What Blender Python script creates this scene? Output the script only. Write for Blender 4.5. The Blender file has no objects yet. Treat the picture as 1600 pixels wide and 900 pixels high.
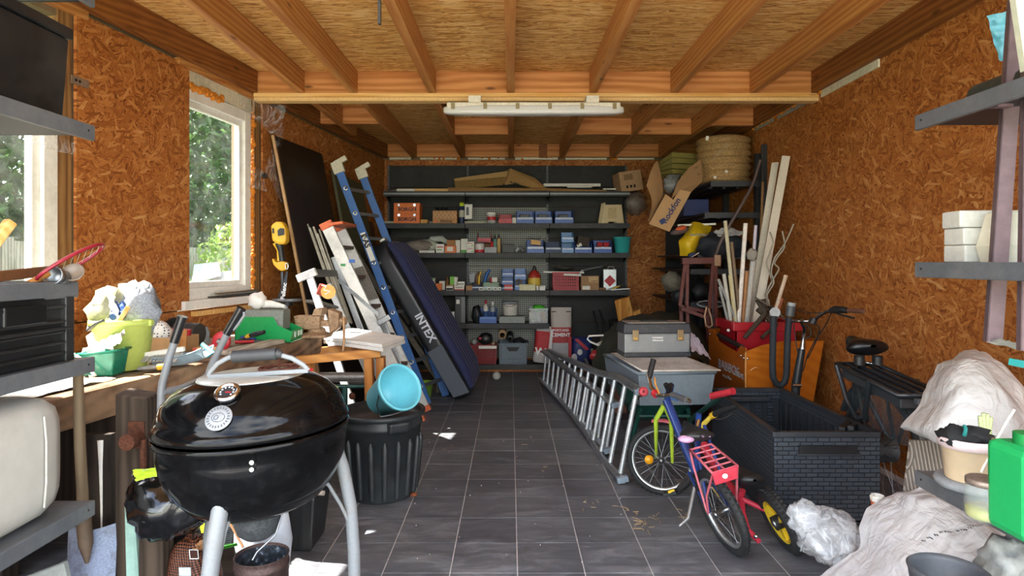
import bpy, math, random
from mathutils import Vector as V, Matrix, Euler, noise
random.seed(7)
PI = math.pi
SC = bpy.context.scene
COL = SC.collection
# ---------------------------------------------------------------- camera
F, CX, CY, EYE = 977.0, 800.0, 410.0, 1.40
cam = bpy.data.cameras.new('camera'); co = bpy.data.objects.new('camera', cam); COL.objects.link(co)
co.location = (0, 0, EYE); co.rotation_euler = (PI/2, 0, 0)
cam.sensor_width = 36; cam.lens = F/1600*36; cam.shift_y = -40/1600; cam.clip_start = .02; cam.clip_end = 300
SC.camera = co
# ---------------------------------------------------------------- light and exposure
SC.view_settings.view_transform = 'Standard'; SC.view_settings.look = 'None'
SC.view_settings.gamma = 1; SC.view_settings.use_curve_mapping = False
SC.view_settings.exposure = 2.45
sun = bpy.data.lights.new('sun', 'SUN'); sun.energy = 9.0; sun.angle = .009; sun.color = (1, .95, .86)
so = bpy.data.objects.new('sun', sun); COL.objects.link(so)
so.rotation_euler = V((1, .03, -1.4)).to_track_quat('-Z', 'Y').to_euler()
so.location = (-8, 2, 9)
w = bpy.data.worlds.new('sky'); SC.world = w; w.use_nodes = True
nt = w.node_tree; nt.nodes.clear()
out = nt.nodes.new('ShaderNodeOutputWorld'); bg = nt.nodes.new('ShaderNodeBackground')
sky = nt.nodes.new('ShaderNodeTexSky'); sky.sky_type = 'NISHITA'; sky.sun_disc = False
sky.sun_elevation = math.radians(50); sky.sun_rotation = math.radians(-90); sky.air_density = 1.0; sky.dust_density = 2.0
mul = nt.nodes.new('ShaderNodeMix'); mul.data_type = 'RGBA'; mul.blend_type = 'MULTIPLY'; mul.inputs[0].default_value = 1
mul.inputs[7].default_value = (.22, .22, .22, 1)
cn = nt.nodes.new('ShaderNodeTexNoise'); cn.inputs['Scale'].default_value = 3.0; cn.inputs['Detail'].default_value = 5
cr = nt.nodes.new('ShaderNodeValToRGB'); cr.color_ramp.elements[0].position = .38; cr.color_ramp.elements[1].position = .6
mx = nt.nodes.new('ShaderNodeMix'); mx.data_type = 'RGBA'; mx.inputs[7].default_value = (1.75, 1.8, 1.85, 1)
tc = nt.nodes.new('ShaderNodeTexCoord')
L = nt.links.new
L(tc.outputs['Generated'], cn.inputs['Vector']); L(cn.outputs[0], cr.inputs[0]); L(cr.outputs[0], mx.inputs[0])
L(sky.outputs[0], mul.inputs[6]); L(mul.outputs[2], mx.inputs[6]); L(mx.outputs[2], bg.inputs[0]); L(bg.outputs[0], out.inputs[0])
bg.inputs[1].default_value = 1.0
try:
    SC.cycles.use_denoising = True; SC.cycles.denoiser = 'OPENIMAGEDENOISE'
    SC.cycles.max_bounces = 8; SC.cycles.diffuse_bounces = 5; SC.cycles.transparent_max_bounces = 12
    SC.cycles.caustics_reflective = False; SC.cycles.caustics_refractive = False; SC.cycles.sample_clamp_indirect = 6
except Exception: pass

# ---------------------------------------------------------------- helpers
def P(px, py, Z):
    return V(((px-CX)*Z/F, Z, EYE-(py-CY)*Z/F))
def FL(px, py):
    Z = F*EYE/(py-CY); return V(((px-CX)*Z/F, Z, 0))
def R(d): return math.radians(d)
def rot(x=0, y=0, z=0): return Euler((R(x), R(y), R(z))).to_matrix()
def frame(zaxis, up=V((0, 0, 1))):
    z = V(zaxis).normalized(); u = V(up)
    if abs(z.dot(u)) > .98: u = V((0, 1, 0))
    x = u.cross(z).normalized(); y = z.cross(x)
    return Matrix((x, y, z)).transposed()
def T(loc, m3=None):
    m = (m3 or Matrix.Identity(3)).to_4x4(); m.translation = V(loc); return m

class MB:
    def __init__(s): s.v = []; s.f = []; s.m = []; s.s = []
    def add(s, vs, fs, mi=0, smooth=False, M=None):
        o = len(s.v)
        s.v += [tuple(M @ V(p)) if M is not None else tuple(p) for p in vs]
        s.f += [tuple(i+o for i in f) for f in fs]
        s.m += [mi]*len(fs); s.s += [smooth]*len(fs); return s
    def hexa(s, p, mi=0):   # 4 bottom (ccw) + 4 top
        return s.add(p, [(3,2,1,0),(4,5,6,7),(0,1,5,4),(1,2,6,5),(2,3,7,6),(3,0,4,7)], mi)
    def box(s, c, d, m3=None, mi=0):
        x, y, z = d[0]/2, d[1]/2, d[2]/2
        p = [(-x,-y,-z),(x,-y,-z),(x,y,-z),(-x,y,-z),(-x,-y,z),(x,-y,z),(x,y,z),(-x,y,z)]
        M = T(c, m3); return s.hexa([tuple(M @ V(q)) for q in p], mi)
    def bb(s, a, b, mi=0):
        return s.box([(a[i]+b[i])/2 for i in range(3)], [abs(b[i]-a[i]) for i in range(3)], None, mi)
    def bar(s, a, b, w, h, mi=0, up=(0,0,1)):   # box from a to b, w across, h along up
        a, b = V(a), V(b); m = frame(b-a, V(up))
        return s.box((a+b)/2, (w, h, (b-a).length), m, mi)
    def tube(s, pts, r, seg=8, mi=0, closed=False, caps=True, flat=1.0):
        pts = [V(p) for p in pts]; n = len(pts)
        rr = r if isinstance(r, (list, tuple)) else [r]*n
        vs = []; up = None
        for i in range(n):
            if closed: t = pts[(i+1)%n]-pts[i-1]
            else: t = pts[min(i+1,n-1)]-pts[max(i-1,0)]
            t.normalize()
            if up is None:
                up = V((0,0,1)) if abs(t.z) < .9 else V((0,1,0))
            x = up.cross(t)
            if x.length < 1e-5: x = V((1,0,0)).cross(t)
            x.normalize(); y = t.cross(x); up = y
            for k in range(seg):
                a = 2*PI*k/seg
                vs.append(pts[i]+x*(math.cos(a)*rr[i])+y*(math.sin(a)*rr[i]*flat))
        fs = []
        for i in range(n if closed else n-1):
            j = (i+1)%n
            for k in range(seg):
                l = (k+1)%seg
                fs.append((i*seg+k, i*seg+l, j*seg+l, j*seg+k))
        s.add(vs, fs, mi, True)
        if caps and not closed:
            s.add([vs[k] for k in range(seg)], [tuple(range(seg))[::-1]], mi)
            s.add([vs[(n-1)*seg+k] for k in range(seg)], [tuple(range(seg))], mi)
        return s
    def lathe(s, prof, seg=28, M=None, mi=0, smooth=True, sq=1.0, a0=0, a1=2*PI):
        full = abs(a1-a0-2*PI) < 1e-6; n = seg if full else seg+1
        vs = []
        for r, z in prof:
            for k in range(n):
                a = a0+(a1-a0)*k/seg
                vs.append((r*math.cos(a), r*sq*math.sin(a), z))
        fs = []
        for i in range(len(prof)-1):
            for k in range(n if full else n-1):
                l = (k+1)%n
                fs.append((i*n+k, i*n+l, (i+1)*n+l, (i+1)*n+k))
        return s.add(vs, fs, mi, smooth, M)
    def cyl(s, a, b, r, seg=16, mi=0, r2=None):
        a, b = V(a), V(b); h = (b-a).length; r2 = r if r2 is None else r2
        M = T(a, frame(b-a))
        s.lathe([(r,0),(r2,h)], seg, M, mi)
        ca = [(r*math.cos(2*PI*k/seg), r*math.sin(2*PI*k/seg), 0) for k in range(seg)]
        cb = [(r2*math.cos(2*PI*k/seg), r2*math.sin(2*PI*k/seg), h) for k in range(seg)]
        s.add(ca, [tuple(range(seg))[::-1]], mi, False, M); s.add(cb, [tuple(range(seg))], mi, False, M); return s
    def prism(s, poly, d, M=None, mi=0):    # polygon in local xy extruded along z by d
        n = len(poly); vs = [(x,y,0) for x,y in poly]+[(x,y,d) for x,y in poly]
        fs = [tuple(range(n))[::-1], tuple(range(n,2*n))]+[(i,(i+1)%n,(i+1)%n+n,i+n) for i in range(n)]
        return s.add(vs, fs, mi, False, M)
    def slab(s, pts, nrm, d, mi=0):         # 3D polygon extruded by nrm*d
        n = len(pts); k = V(nrm).normalized()*d
        vs = [V(p) for p in pts]+[V(p)+k for p in pts]
        fs = [tuple(range(n))[::-1], tuple(range(n,2*n))]+[(i,(i+1)%n,(i+1)%n+n,i+n) for i in range(n)]
        return s.add(vs, fs, mi)
    def sheet(s, fn, nu, nv, mi=0, smooth=True, cu=False, M=None):
        vs = [fn(i/nu, j/nv) for j in range(nv+1) for i in range(nu if cu else nu+1)]
        w = nu if cu else nu+1
        fs = [(j*w+i, j*w+(i+1)%w, (j+1)*w+(i+1)%w, (j+1)*w+i) for j in range(nv) for i in range(nu)]
        return s.add(vs, fs, mi, smooth, M)
    def ball(s, c, r, seg=16, mi=0, m3=None, fn=None):
        c = V(c); r = r if isinstance(r, (tuple, list)) else (r,r,r); n2 = max(6, seg//2)
        def g(u, v):
            a, b = 2*PI*u, PI*(v-.5)
            d = V((math.cos(a)*math.cos(b), math.sin(a)*math.cos(b), math.sin(b)))
            k = fn(d) if fn else 1
            q = V((d.x*r[0], d.y*r[1], d.z*r[2]))*k
            return c+(m3 @ q if m3 else q)
        return s.sheet(g, seg, n2, mi, True, True)

def smooth(pts, n=4):
    pts = [V(p) for p in pts]; out = []
    for i in range(len(pts)-1):
        p0, p1, p2, p3 = pts[max(i-1,0)], pts[i], pts[i+1], pts[min(i+2,len(pts)-1)]
        for k in range(n):
            t = k/n; out.append(.5*((2*p1)+(p2-p0)*t+(2*p0-5*p1+4*p2-p3)*t*t+(3*p1-p0-3*p2+p3)*t**3))
    return out+[pts[-1]]
def crump(seed, amp=.12, f=2.2, flat=None, sharp=1.0):
    """lumpy creased radius for bags and sacks"""
    o = V((seed*3.7, seed*1.3, seed*2.1))
    def fn(d):
        q = d*f+o
        a = noise.noise(q)*amp+abs(noise.noise(q*2.3))*amp*.8*sharp-abs(noise.noise(q*4.9))*amp*.5*sharp
        k = 1+a
        if flat is not None and d.z < -flat: k *= flat/(-d.z)
        return k
    return fn

def mesh_of(mb, name, mats):
    me = bpy.data.meshes.new(name); me.from_pydata(mb.v, [], mb.f)
    for m in (mats if isinstance(mats, (list, tuple)) else [mats]): me.materials.append(m)
    me.polygons.foreach_set('material_index', mb.m); me.polygons.foreach_set('use_smooth', mb.s)
    me.update(); return me
def offset(o):
    t = V((0,0,0))
    while o is not None: t += o.location; o = o.parent
    return t
def props(o, label=None, cat=None, group=None, kind=None):
    for k, v in (('label', label), ('category', cat), ('group', group), ('kind', kind)):
        if v: o[k] = v
    return o
def bevel(o, w, seg=2):
    m = o.modifiers.new('bevel', 'BEVEL'); m.width = w; m.segments = seg; m.limit_method = 'ANGLE'; m.angle_limit = R(40)
def thing(name, label, cat, loc, group=None, rz=0):
    o = bpy.data.objects.new(name, None); COL.objects.link(o); o.empty_display_size = .1
    o.location = V(loc); o.rotation_euler.z = rz
    return props(o, label, cat, group)
def part(name, mb, mats, parent, label=None, bv=0, kind=None, local=False):
    if not local:
        k = offset(parent); mb.v = [(x-k.x, y-k.y, z-k.z) for x, y, z in mb.v]
    o = bpy.data.objects.new(name, mesh_of(mb, name, mats)); COL.objects.link(o); o.parent = parent
    if bv: bevel(o, bv)
    return props(o, label, None, None, kind)
def single(name, mb, mats, label=None, cat=None, group=None, bv=0, kind=None):
    xs, ys, zs = zip(*mb.v); c = V(((min(xs)+max(xs))/2, (min(ys)+max(ys))/2, min(zs)))
    mb.v = [(x-c.x, y-c.y, z-c.z) for x, y, z in mb.v]
    o = bpy.data.objects.new(name, mesh_of(mb, name, mats)); COL.objects.link(o); o.location = c
    if bv: bevel(o, bv)
    return props(o, label, cat, group, kind)
def struct(name, mb, mats, parent=None, bv=0, label=None):
    if parent is None: return single(name, mb, mats, label, kind='structure', bv=bv)
    return part(name, mb, mats, parent, label, bv)
def text(name, s, size, mat, parent, loc, m3, depth=.0006, wide=1.0, bold=0.0):
    """flat lettering: local x right, local y up, local z out of the surface; loc in world"""
    cu = bpy.data.curves.new(name, 'FONT'); cu.body = s; cu.size = size; cu.align_x = 'CENTER'; cu.align_y = 'CENTER'
    cu.extrude = depth; cu.resolution_u = 3; cu.offset = bold
    tmp = bpy.data.objects.new(name, cu); COL.objects.link(tmp)
    dg = bpy.context.evaluated_depsgraph_get()
    me = bpy.data.meshes.new_from_object(tmp.evaluated_get(dg)); me.materials.clear(); me.materials.append(mat)
    bpy.data.objects.remove(tmp); bpy.data.curves.remove(cu)
    o = bpy.data.objects.new(name, me); COL.objects.link(o); o.parent = parent
    m = T(V(loc)-offset(parent), m3) @ Matrix.Diagonal((wide, 1, 1, 1))
    o.matrix_local = m
    return o
def dup(o, loc=None, label=None, group=None, parent=None, rz=None):
    c = o.copy(); COL.objects.link(c)
    if parent is not None: c.parent = parent
    if loc is not None: c.location = V(loc)
    if rz is not None: c.rotation_euler.z = rz
    if label: c['label'] = label
    if group: c['group'] = group
    for ch in list(o.children): dup(ch, parent=c)
    return c

# ---------------------------------------------------------------- materials
def lin(h):
    if isinstance(h, str):
        c = [int(h[i:i+2], 16)/255 for i in (0, 2, 4)]
        return tuple((x/12.92 if x <= .04045 else ((x+.055)/1.055)**2.4) for x in c)+(1,)
    return tuple(h)+(1,) if len(h) == 3 else h
class NT:
    def __init__(s, name):
        s.m = bpy.data.materials.new(name); s.m.use_nodes = True; s.t = s.m.node_tree; s.t.nodes.clear()
        s.o = s.n('OutputMaterial'); s.b = s.n('BsdfPrincipled'); s.l(s.b.outputs[0], s.o.inputs[0])
    def n(s, ty, **k):
        x = s.t.nodes.new('ShaderNode'+ty)
        for a, b in k.items():
            if hasattr(x, a): setattr(x, a, b)
            else: x.inputs[a.replace('_', ' ')].default_value = b
        return x
    def l(s, a, b): s.t.links.new(a, b)
    def mix(s, fac, a, b, mode='MIX'):
        x = s.n('Mix'); x.data_type = 'RGBA'; x.blend_type = mode
        for i, q in ((0, fac), (6, a), (7, b)):
            if hasattr(q, 'links'): s.l(q, x.inputs[i])
            else: x.inputs[i].default_value = q
        return x.outputs[2]
    def math(s, op, a, b=0.0):
        x = s.n('Math'); x.operation = op
        for i, q in ((0, a), (1, b)):
            if hasattr(q, 'links'): s.l(q, x.inputs[i])
            else: x.inputs[i].default_value = q
        return x.outputs[0]
    def ramp(s, f, stops):
        x = s.n('ValToRGB'); e = x.color_ramp.elements
        while len(e) < len(stops): e.new(.5)
        for k, (p, c) in zip(e, stops): k.position = p; k.color = lin(c)
        s.l(f, x.inputs[0]); return x.outputs[0]
    def bump(s, h, st, d=.01):
        x = s.n('Bump'); x.inputs['Strength'].default_value = st; x.inputs['Distance'].default_value = d
        s.l(h, x.inputs['Height']); s.l(x.outputs[0], s.b.inputs['Normal'])
    def coord(s, scale=(1,1,1), rotz=0, kind='Object', rotv=None):
        m = s.n('Mapping')
        if kind == 'Position': g = s.n('NewGeometry').outputs['Position']
        else: g = s.n('TexCoord').outputs[kind]
        s.l(g, m.inputs[0])
        m.inputs['Scale'].default_value = scale; m.inputs['Rotation'].default_value = rotv or (0, 0, rotz)
        return m.outputs[0]
_mc = {}
def M(color, rough=.5, metal=0.0, var=.12, scale=9.0, bump=0.0, dirt=None, damt=.35, spec=.5, trans=0, alpha=1, coat=0, sheen=0, bscale=None, sss=0):
    """plain surface with soft mottling, optional dirt colour and fine relief"""
    key = repr((color, rough, metal, var, scale, bump, dirt, damt, spec, trans, alpha, coat, sheen, bscale, sss))
    if key in _mc: return _mc[key]
    k = NT('surface_%d' % len(_mc)); c = lin(color)
    co = k.coord((scale,)*3); nz = k.n('TexNoise'); nz.inputs['Detail'].default_value = 5; k.l(co, nz.inputs[0])
    lo = tuple(x*(1-var) for x in c[:3]); hi = tuple(min(1, x*(1+var)) for x in c[:3])
    colr = k.ramp(nz.outputs[0], [(.3, lo), (.7, hi)])
    if dirt:
        n2 = k.n('TexNoise'); n2.inputs['Scale'].default_value = .45; n2.inputs['Detail'].default_value = 8; n2.inputs['Roughness'].default_value = .75; k.l(co, n2.inputs[0])
        f = k.ramp(n2.outputs[0], [(.48, (0,0,0)), (.72, (damt,)*3)])
        colr = k.mix(f, colr, lin(dirt))
    k.l(colr, k.b.inputs['Base Color'])
    k.b.inputs['Roughness'].default_value = rough; k.b.inputs['Metallic'].default_value = metal
    k.b.inputs['Specular IOR Level'].default_value = spec; k.b.inputs['Coat Weight'].default_value = coat
    k.b.inputs['Transmission Weight'].default_value = trans; k.b.inputs['Alpha'].default_value = alpha
    k.b.inputs['Sheen Weight'].default_value = sheen
    if sss: k.b.inputs['Subsurface Weight'].default_value = sss; k.b.inputs['Subsurface Radius'].default_value = (.02,.02,.02)
    if bump:
        n3 = k.n('TexNoise'); n3.inputs['Scale'].default_value = bscale or 3; n3.inputs['Detail'].default_value = 6; k.l(co, n3.inputs[0]); k.bump(n3.outputs[0], bump, .01)
    _mc[key] = k.m; return k.m
def wood(name, c1, c2, axis='x', rough=.6, knots=True, kind='Object', fine=1.0, dirt=None):
    k = NT(name); st = {'x': (1.2, 14, 14), 'y': (14, 1.2, 14), 'z': (14, 14, 1.2)}[axis]
    st = tuple(x*fine for x in st)
    co = k.coord(st, kind=kind); n1 = k.n('TexNoise'); n1.inputs['Scale'].default_value = 2.2; n1.inputs['Detail'].default_value = 7; n1.inputs['Distortion'].default_value = .6; k.l(co, n1.inputs[0])
    w1 = k.n('TexWave'); w1.wave_type = 'RINGS'; w1.rings_direction = axis.upper()
    w1.inputs['Scale'].default_value = 2.0; w1.inputs['Distortion'].default_value = 9; w1.inputs['Detail'].default_value = 3; w1.inputs['Detail Scale'].default_value = .6
    co2 = k.coord(tuple(x*.35 for x in st), kind=kind); k.l(co2, w1.inputs[0])
    f = k.math('ADD', k.math('MULTIPLY', n1.outputs[0], .65), k.math('MULTIPLY', w1.outputs[0], .35))
    colr = k.ramp(f, [(.25, c1), (.75, c2)])
    if knots:
        kc = k.coord({'x': (2.5, 8, 8), 'y': (8, 2.5, 8), 'z': (8, 8, 2.5)}[axis], kind=kind)
        vo = k.n('TexVoronoi'); vo.inputs['Scale'].default_value = .9; k.l(kc, vo.inputs[0])
        kf = k.ramp(vo.outputs['Distance'], [(.04, (1,1,1)), (.13, (0,0,0))])
        colr = k.mix(k.math('MULTIPLY', kf, .75), colr, lin('3a1c0a'))
    if dirt:
        n2 = k.n('TexNoise'); n2.inputs['Scale'].default_value = 5; n2.inputs['Detail'].default_value = 8; k.l(k.coord(kind=kind), n2.inputs[0])
        colr = k.mix(k.ramp(n2.outputs[0], [(.45, (0,0,0)), (.7, (.7,.7,.7))]), colr, lin(dirt))
    k.l(colr, k.b.inputs['Base Color']); k.b.inputs['Roughness'].default_value = rough; k.b.inputs['Specular IOR Level'].default_value = .3
    k.bump(f, .25, .004); return k.m
def osb(name, axes, ramp, flake=(26.0, 120.0), angles=(8, 62, 115, 155), pick=22.0, big=(9.0, 52.0), bang=(20, 75, 130, 165), bcut=.80):
    """strand board: fine strands lying at different angles with scattered long chips on top"""
    k = NT(name); g = k.n('NewGeometry').outputs['Position']
    sp = k.n('SeparateXYZ'); k.l(g, sp.inputs[0]); cb = k.n('CombineXYZ')
    k.l(sp.outputs['XYZ'.index(axes[0])], cb.inputs[0]); k.l(sp.outputs['XYZ'.index(axes[1])], cb.inputs[1])
    dn = k.n('TexNoise'); dn.inputs['Scale'].default_value = 6; dn.inputs['Detail'].default_value = 4; k.l(cb.outputs[0], dn.inputs[0])
    ds = k.n('VectorMath'); ds.operation = 'SCALE'; ds.inputs['Scale'].default_value = .06; k.l(dn.outputs['Color'], ds.inputs[0])
    ad = k.n('VectorMath'); ad.operation = 'ADD'; k.l(cb.outputs[0], ad.inputs[0]); k.l(ds.outputs[0], ad.inputs[1])
    def cells(a, fl, off):
        m1 = k.n('Mapping'); m1.inputs['Rotation'].default_value = (0, 0, R(a)); k.l(ad.outputs[0], m1.inputs[0])
        m2 = k.n('Mapping'); m2.inputs['Scale'].default_value = (fl[0], fl[1], 1); m2.inputs['Location'].default_value = (off*7.3, off*3.1, 0); k.l(m1.outputs[0], m2.inputs[0])
        vo = k.n('TexVoronoi'); vo.voronoi_dimensions = '2D'; vo.inputs['Scale'].default_value = 1.0; k.l(m2.outputs[0], vo.inputs['Vector'])
        sc = k.n('SeparateColor'); k.l(vo.outputs['Color'], sc.inputs[0]); return m2.outputs[0], vo.outputs['Distance'], sc
    def fmix(f, a, b):
        x = k.n('Mix'); x.data_type = 'FLOAT'; k.l(f, x.inputs[0]); k.l(a, x.inputs[2]); k.l(b, x.inputs[3]); return x.outputs[0]
    pv = k.n('TexVoronoi'); pv.voronoi_dimensions = '2D'; pv.inputs['Scale'].default_value = pick; k.l(ad.outputs[0], pv.inputs['Vector'])
    ps = k.n('SeparateColor'); k.l(pv.outputs['Color'], ps.inputs[0])
    val = None
    for i, a in enumerate(angles):
        c, d, sc = cells(a, flake, i+1)
        v = k.math('SUBTRACT', sc.outputs[0], k.math('MULTIPLY', k.math('GREATER_THAN', d, .62), .25))
        val = v if val is None else fmix(k.math('GREATER_THAN', ps.outputs[0], i/len(angles)), val, v)
    val = k.math('ADD', k.math('MULTIPLY', val, .62), .16)
    for i, a in enumerate(bang):
        c, d, sc = cells(a, big, i+11)
        st = k.n('TexNoise'); st.noise_dimensions = '2D'; st.inputs['Scale'].default_value = 2.5; st.inputs['Detail'].default_value = 3; k.l(c, st.inputs[0])
        v = k.math('ADD', k.math('MULTIPLY', sc.outputs[1], .62), k.math('MULTIPLY', st.outputs[0], .42))
        f = k.math('MULTIPLY', k.math('GREATER_THAN', sc.outputs[0], bcut), k.math('LESS_THAN', d, .55))
        val = fmix(f, val, v)
    bg_ = k.n('TexNoise'); bg_.inputs['Scale'].default_value = 1.4; bg_.inputs['Detail'].default_value = 2; k.l(cb.outputs[0], bg_.inputs[0])
    val = k.math('ADD', val, k.math('MULTIPLY', k.math('SUBTRACT', bg_.outputs[0], .5), .25))
    k.l(k.ramp(val, ramp), k.b.inputs['Base Color']); k.b.inputs['Roughness'].default_value = .62; k.b.inputs['Specular IOR Level'].default_value = .25
    k.bump(val, .35, .004); return k.m
OSB_W = [(.08, '6b3512'), (.34, '9a5a28'), (.58, 'ae6c35'), (.78, 'bd8149'), (.97, 'd6a873')]
OSB_C = [(.1, '8f5c26'), (.36, 'c8914a'), (.6, 'dcae68'), (.8, 'e8c384'), (.97, 'f0d6a2')]
m_osb_yz = osb('strand_board_side', 'YZ', OSB_W)
m_osb_xz = osb('strand_board_back', 'XZ', OSB_W)
m_osb_xy = osb('strand_board_roof', 'XY', OSB_C, flake=(14, 95), angles=(0, 4, -5, 10), pick=12, big=(6, 60), bang=(2, -6, 8, -2))
m_raf = wood('pine_rafter', 'a3652f', 'c68d52', 'y', kind='Position')
m_rafd = wood('dark_pine', '6e3d1a', '97602f', 'y', kind='Position')
m_beam = wood('pine_beam', 'ad6c34', 'd1945a', 'x', kind='Position')
m_strip = wood('fresh_pine', 'd09a52', 'e6bd7c', 'x', kind='Position')
m_stud = wood('stud_wood', '6d4a2a', '9a7448', 'z', kind='Position')
def m_floor():
    k = NT('slate_tile'); co = k.coord((1,1,1), kind='Position')
    n1 = k.n('TexNoise'); n1.inputs['Scale'].default_value = 7; n1.inputs['Detail'].default_value = 9; n1.inputs['Roughness'].default_value = .72; n1.inputs['Distortion'].default_value = .8
    mp = k.coord((.55,1.6,1), kind='Position'); k.l(mp, n1.inputs[0])
    oi = k.n('ObjectInfo'); f = k.math('ADD', n1.outputs[0], k.math('MULTIPLY', k.math('SUBTRACT', oi.outputs['Random'], .5), .09))
    c = k.ramp(f, [(.3, '414247'), (.5, '5c5e64'), (.72, '82858b')])
    n2 = k.n('TexNoise'); n2.inputs['Scale'].default_value = 1.3; n2.inputs['Detail'].default_value = 6; k.l(co, n2.inputs[0])
    c = k.mix(k.ramp(n2.outputs[0], [(.5, (0,0,0)), (.8, (.3,.3,.3))]), c, lin('8a8782'))
    k.l(c, k.b.inputs['Base Color'])
    k.l(k.ramp(n1.outputs[0], [(.3, (.36,)*3), (.7, (.6,)*3)]), k.b.inputs['Roughness'])
    k.bump(n1.outputs[0], .3, .004); return k.m
m_tile = m_floor()
m_grout = M('c4c4c4', .9, var=.2, scale=6)
def m_glassf():
    k = NT('dusty_window_glass'); k.t.nodes.remove(k.b)
    tr = k.n('BsdfTransparent'); gl = k.n('BsdfGlossy'); gl.inputs['Roughness'].default_value = .02
    fr = k.n('LayerWeight'); fr.inputs[0].default_value = .5; mxs = k.n('MixShader')
    fq = k.math('ADD', k.math('MULTIPLY', k.math('POWER', fr.outputs['Facing'], 4.0), .5), .04)
    k.l(fq, mxs.inputs[0]); k.l(tr.outputs[0], mxs.inputs[1]); k.l(gl.outputs[0], mxs.inputs[2])
    df = k.n('BsdfDiffuse'); df.inputs[0].default_value = (.75,.78,.8,1)
    nz = k.n('TexNoise'); nz.inputs['Scale'].default_value = 9; nz.inputs['Detail'].default_value = 8; k.l(k.coord(), nz.inputs[0])
    f = k.ramp(nz.outputs[0], [(.35, (.02,.02,.02)), (.75, (.15,.15,.15))])
    m2 = k.n('MixShader'); k.l(f, m2.inputs[0]); k.l(mxs.outputs[0], m2.inputs[1]); k.l(df.outputs[0], m2.inputs[2])
    k.l(m2.outputs[0], k.o.inputs[0]); return k.m
m_glass = m_glassf()
WHITE = M('e9e7e0', .45, var=.05, dirt='a09b8e', damt=.4)
CREAM = M('d6cfb8', .6, var=.1, dirt='6b5a3c', damt=.5)
FOAM = M('c9791b', .8, var=.3, scale=25, bump=.8)
STEEL = M('8d9093', .35, 1.0, var=.15)
CHROME = M('c8cacc', .15, 1.0, var=.05)
ALU = M('b9bcbe', .38, .85, var=.14, scale=14, dirt='6c6e70', damt=.5)
BLACKP = M('1b1c1e', .45, var=.2, dirt='4a4947', damt=.3)
RUBBER = M('17181a', .75, var=.2, dirt='4d4b48', damt=.35)
GSHELF = M('323232', .5, var=.12, dirt='6a6b6c', damt=.25, spec=.3)
CARD = M('b08a5e', .8, var=.1, scale=6)
DKBLUE = M('1a3f86', .4, var=.1)
INK = M('101010', .6, var=0)
WINK = M('ececea', .6, var=0)
# ================================================================ the setting
def lwx(Z): return -1.72-.135*(8.4-Z)
LN = V((1, -.135, 0)).normalized()      # into the room
def LW(Z, z, off=0): return V((lwx(Z), Z, z))+LN*off
def lbox(mb, Z1, Z2, z1, z2, o1, o2, mi=0):
    return mb.hexa([LW(Z1,z1,o2), LW(Z2,z1,o2), LW(Z2,z1,o1), LW(Z1,z1,o1), LW(Z1,z2,o2), LW(Z2,z2,o2), LW(Z2,z2,o1), LW(Z1,z2,o1)], mi)
XR, ZB, HT, HD = 2.53, 8.42, 2.80, 2.98
# floor: slab in grout colour, every tile a piece
floor = struct('floor', MB().bb((-3.1, .2, -.12), (2.75, 8.6, -.0012)), m_grout)
TS = .3042; tg = TS-.0052
tmb = MB().box((0, 0, -.004), (tg, tg, .010)); tme = mesh_of(tmb, 'tile', m_tile)
far = MB()
for j in range(-7, 20):
    for i in range(-9, 9):
        cx, cy = .0326+(i+.5)*TS-.0028*(2.817+(j+.5)*TS), 2.817+(j+.5)*TS
        if cy < .35 or cy > 8.4 or cx > 2.5 or cx < lwx(cy)-.05: continue
        if 2.2 < cy < 6.7:
            o = bpy.data.objects.new('tile', tme); COL.objects.link(o); o.parent = floor
            o.location = V((cx, cy, random.uniform(-.0006, .0006)))-floor.location; o.rotation_euler.z = .0028
        else: far.box((cx, cy, -.004), (tg, tg, .010))
part('tile_field', far, m_tile, floor, kind='stuff')
# left wall
wl = struct('wall_left', lbox(MB(), .3, 8.6, 0, 1.04, -.22, -.03), M('77644c', .9))
for a, b, z1, z2 in ((.3, 2.22, 1.04, 3.0), (3.42, 4.30, 1.04, 3.0), (5.24, 8.6, 1.04, 3.0), (2.22, 3.42, 2.72, 3.0), (4.30, 5.24, 2.72, 3.0)):
    part('wall_core', lbox(MB(), a, b, z1, z2, -.22, -.03), M('77644c', .9), wl)
g = .0015
for a, b, z1, z2 in ((.3, 2.25, 1.07, HT-.02), (3.43, 4.385, 1.07, HT-.02), (5.345, 6.55, 1.07, HT-.02), (6.55, 7.77, 1.07, HT-.02), (7.77, 8.42, 1.07, HT-.02),
                     (.3, 2.6, 0, 1.065), (2.6, 5.04, 0, 1.065), (5.04, 7.48, 0, 1.065), (7.48, 8.42, 0, 1.065)):
    struct('board_panel', lbox(MB(), a+g, b-g, z1+g, z2-g, -.018, random.uniform(0, .0015)), m_osb_yz, wl)
struct('stud', lbox(MB(), 3.335, 3.425, 1.04, 2.78, -.10, -.022), m_stud, wl, .003)
struct('stud', lbox(MB(), 5.235, 5.325, 1.04, 2.78, -.10, -.012), m_stud, wl, .003)
struct('wall_plate', lbox(MB(), .3, 5.16, HT, HD, .0, .06), m_rafd, wl)
struct('wall_plate', lbox(MB(), 5.26, 8.4, HT, HD, .0, .06), m_rafd, wl)
for a, b in ((4.36, 5.14), (3.1, 3.4)):
    struct('lintel', lbox(MB(), a-.1, b+.1, 2.755, HT, -.09, .015), m_raf, wl, .002)
struct('insulation_board', lbox(MB(), 4.34, 5.0, 2.645, 2.755, -.07, -.012), CREAM, wl)
struct('insulation_board', lbox(MB(), 5.02, 5.2, 2.645, 2.755, -.07, -.02), CREAM, wl)
fm = MB()
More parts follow.
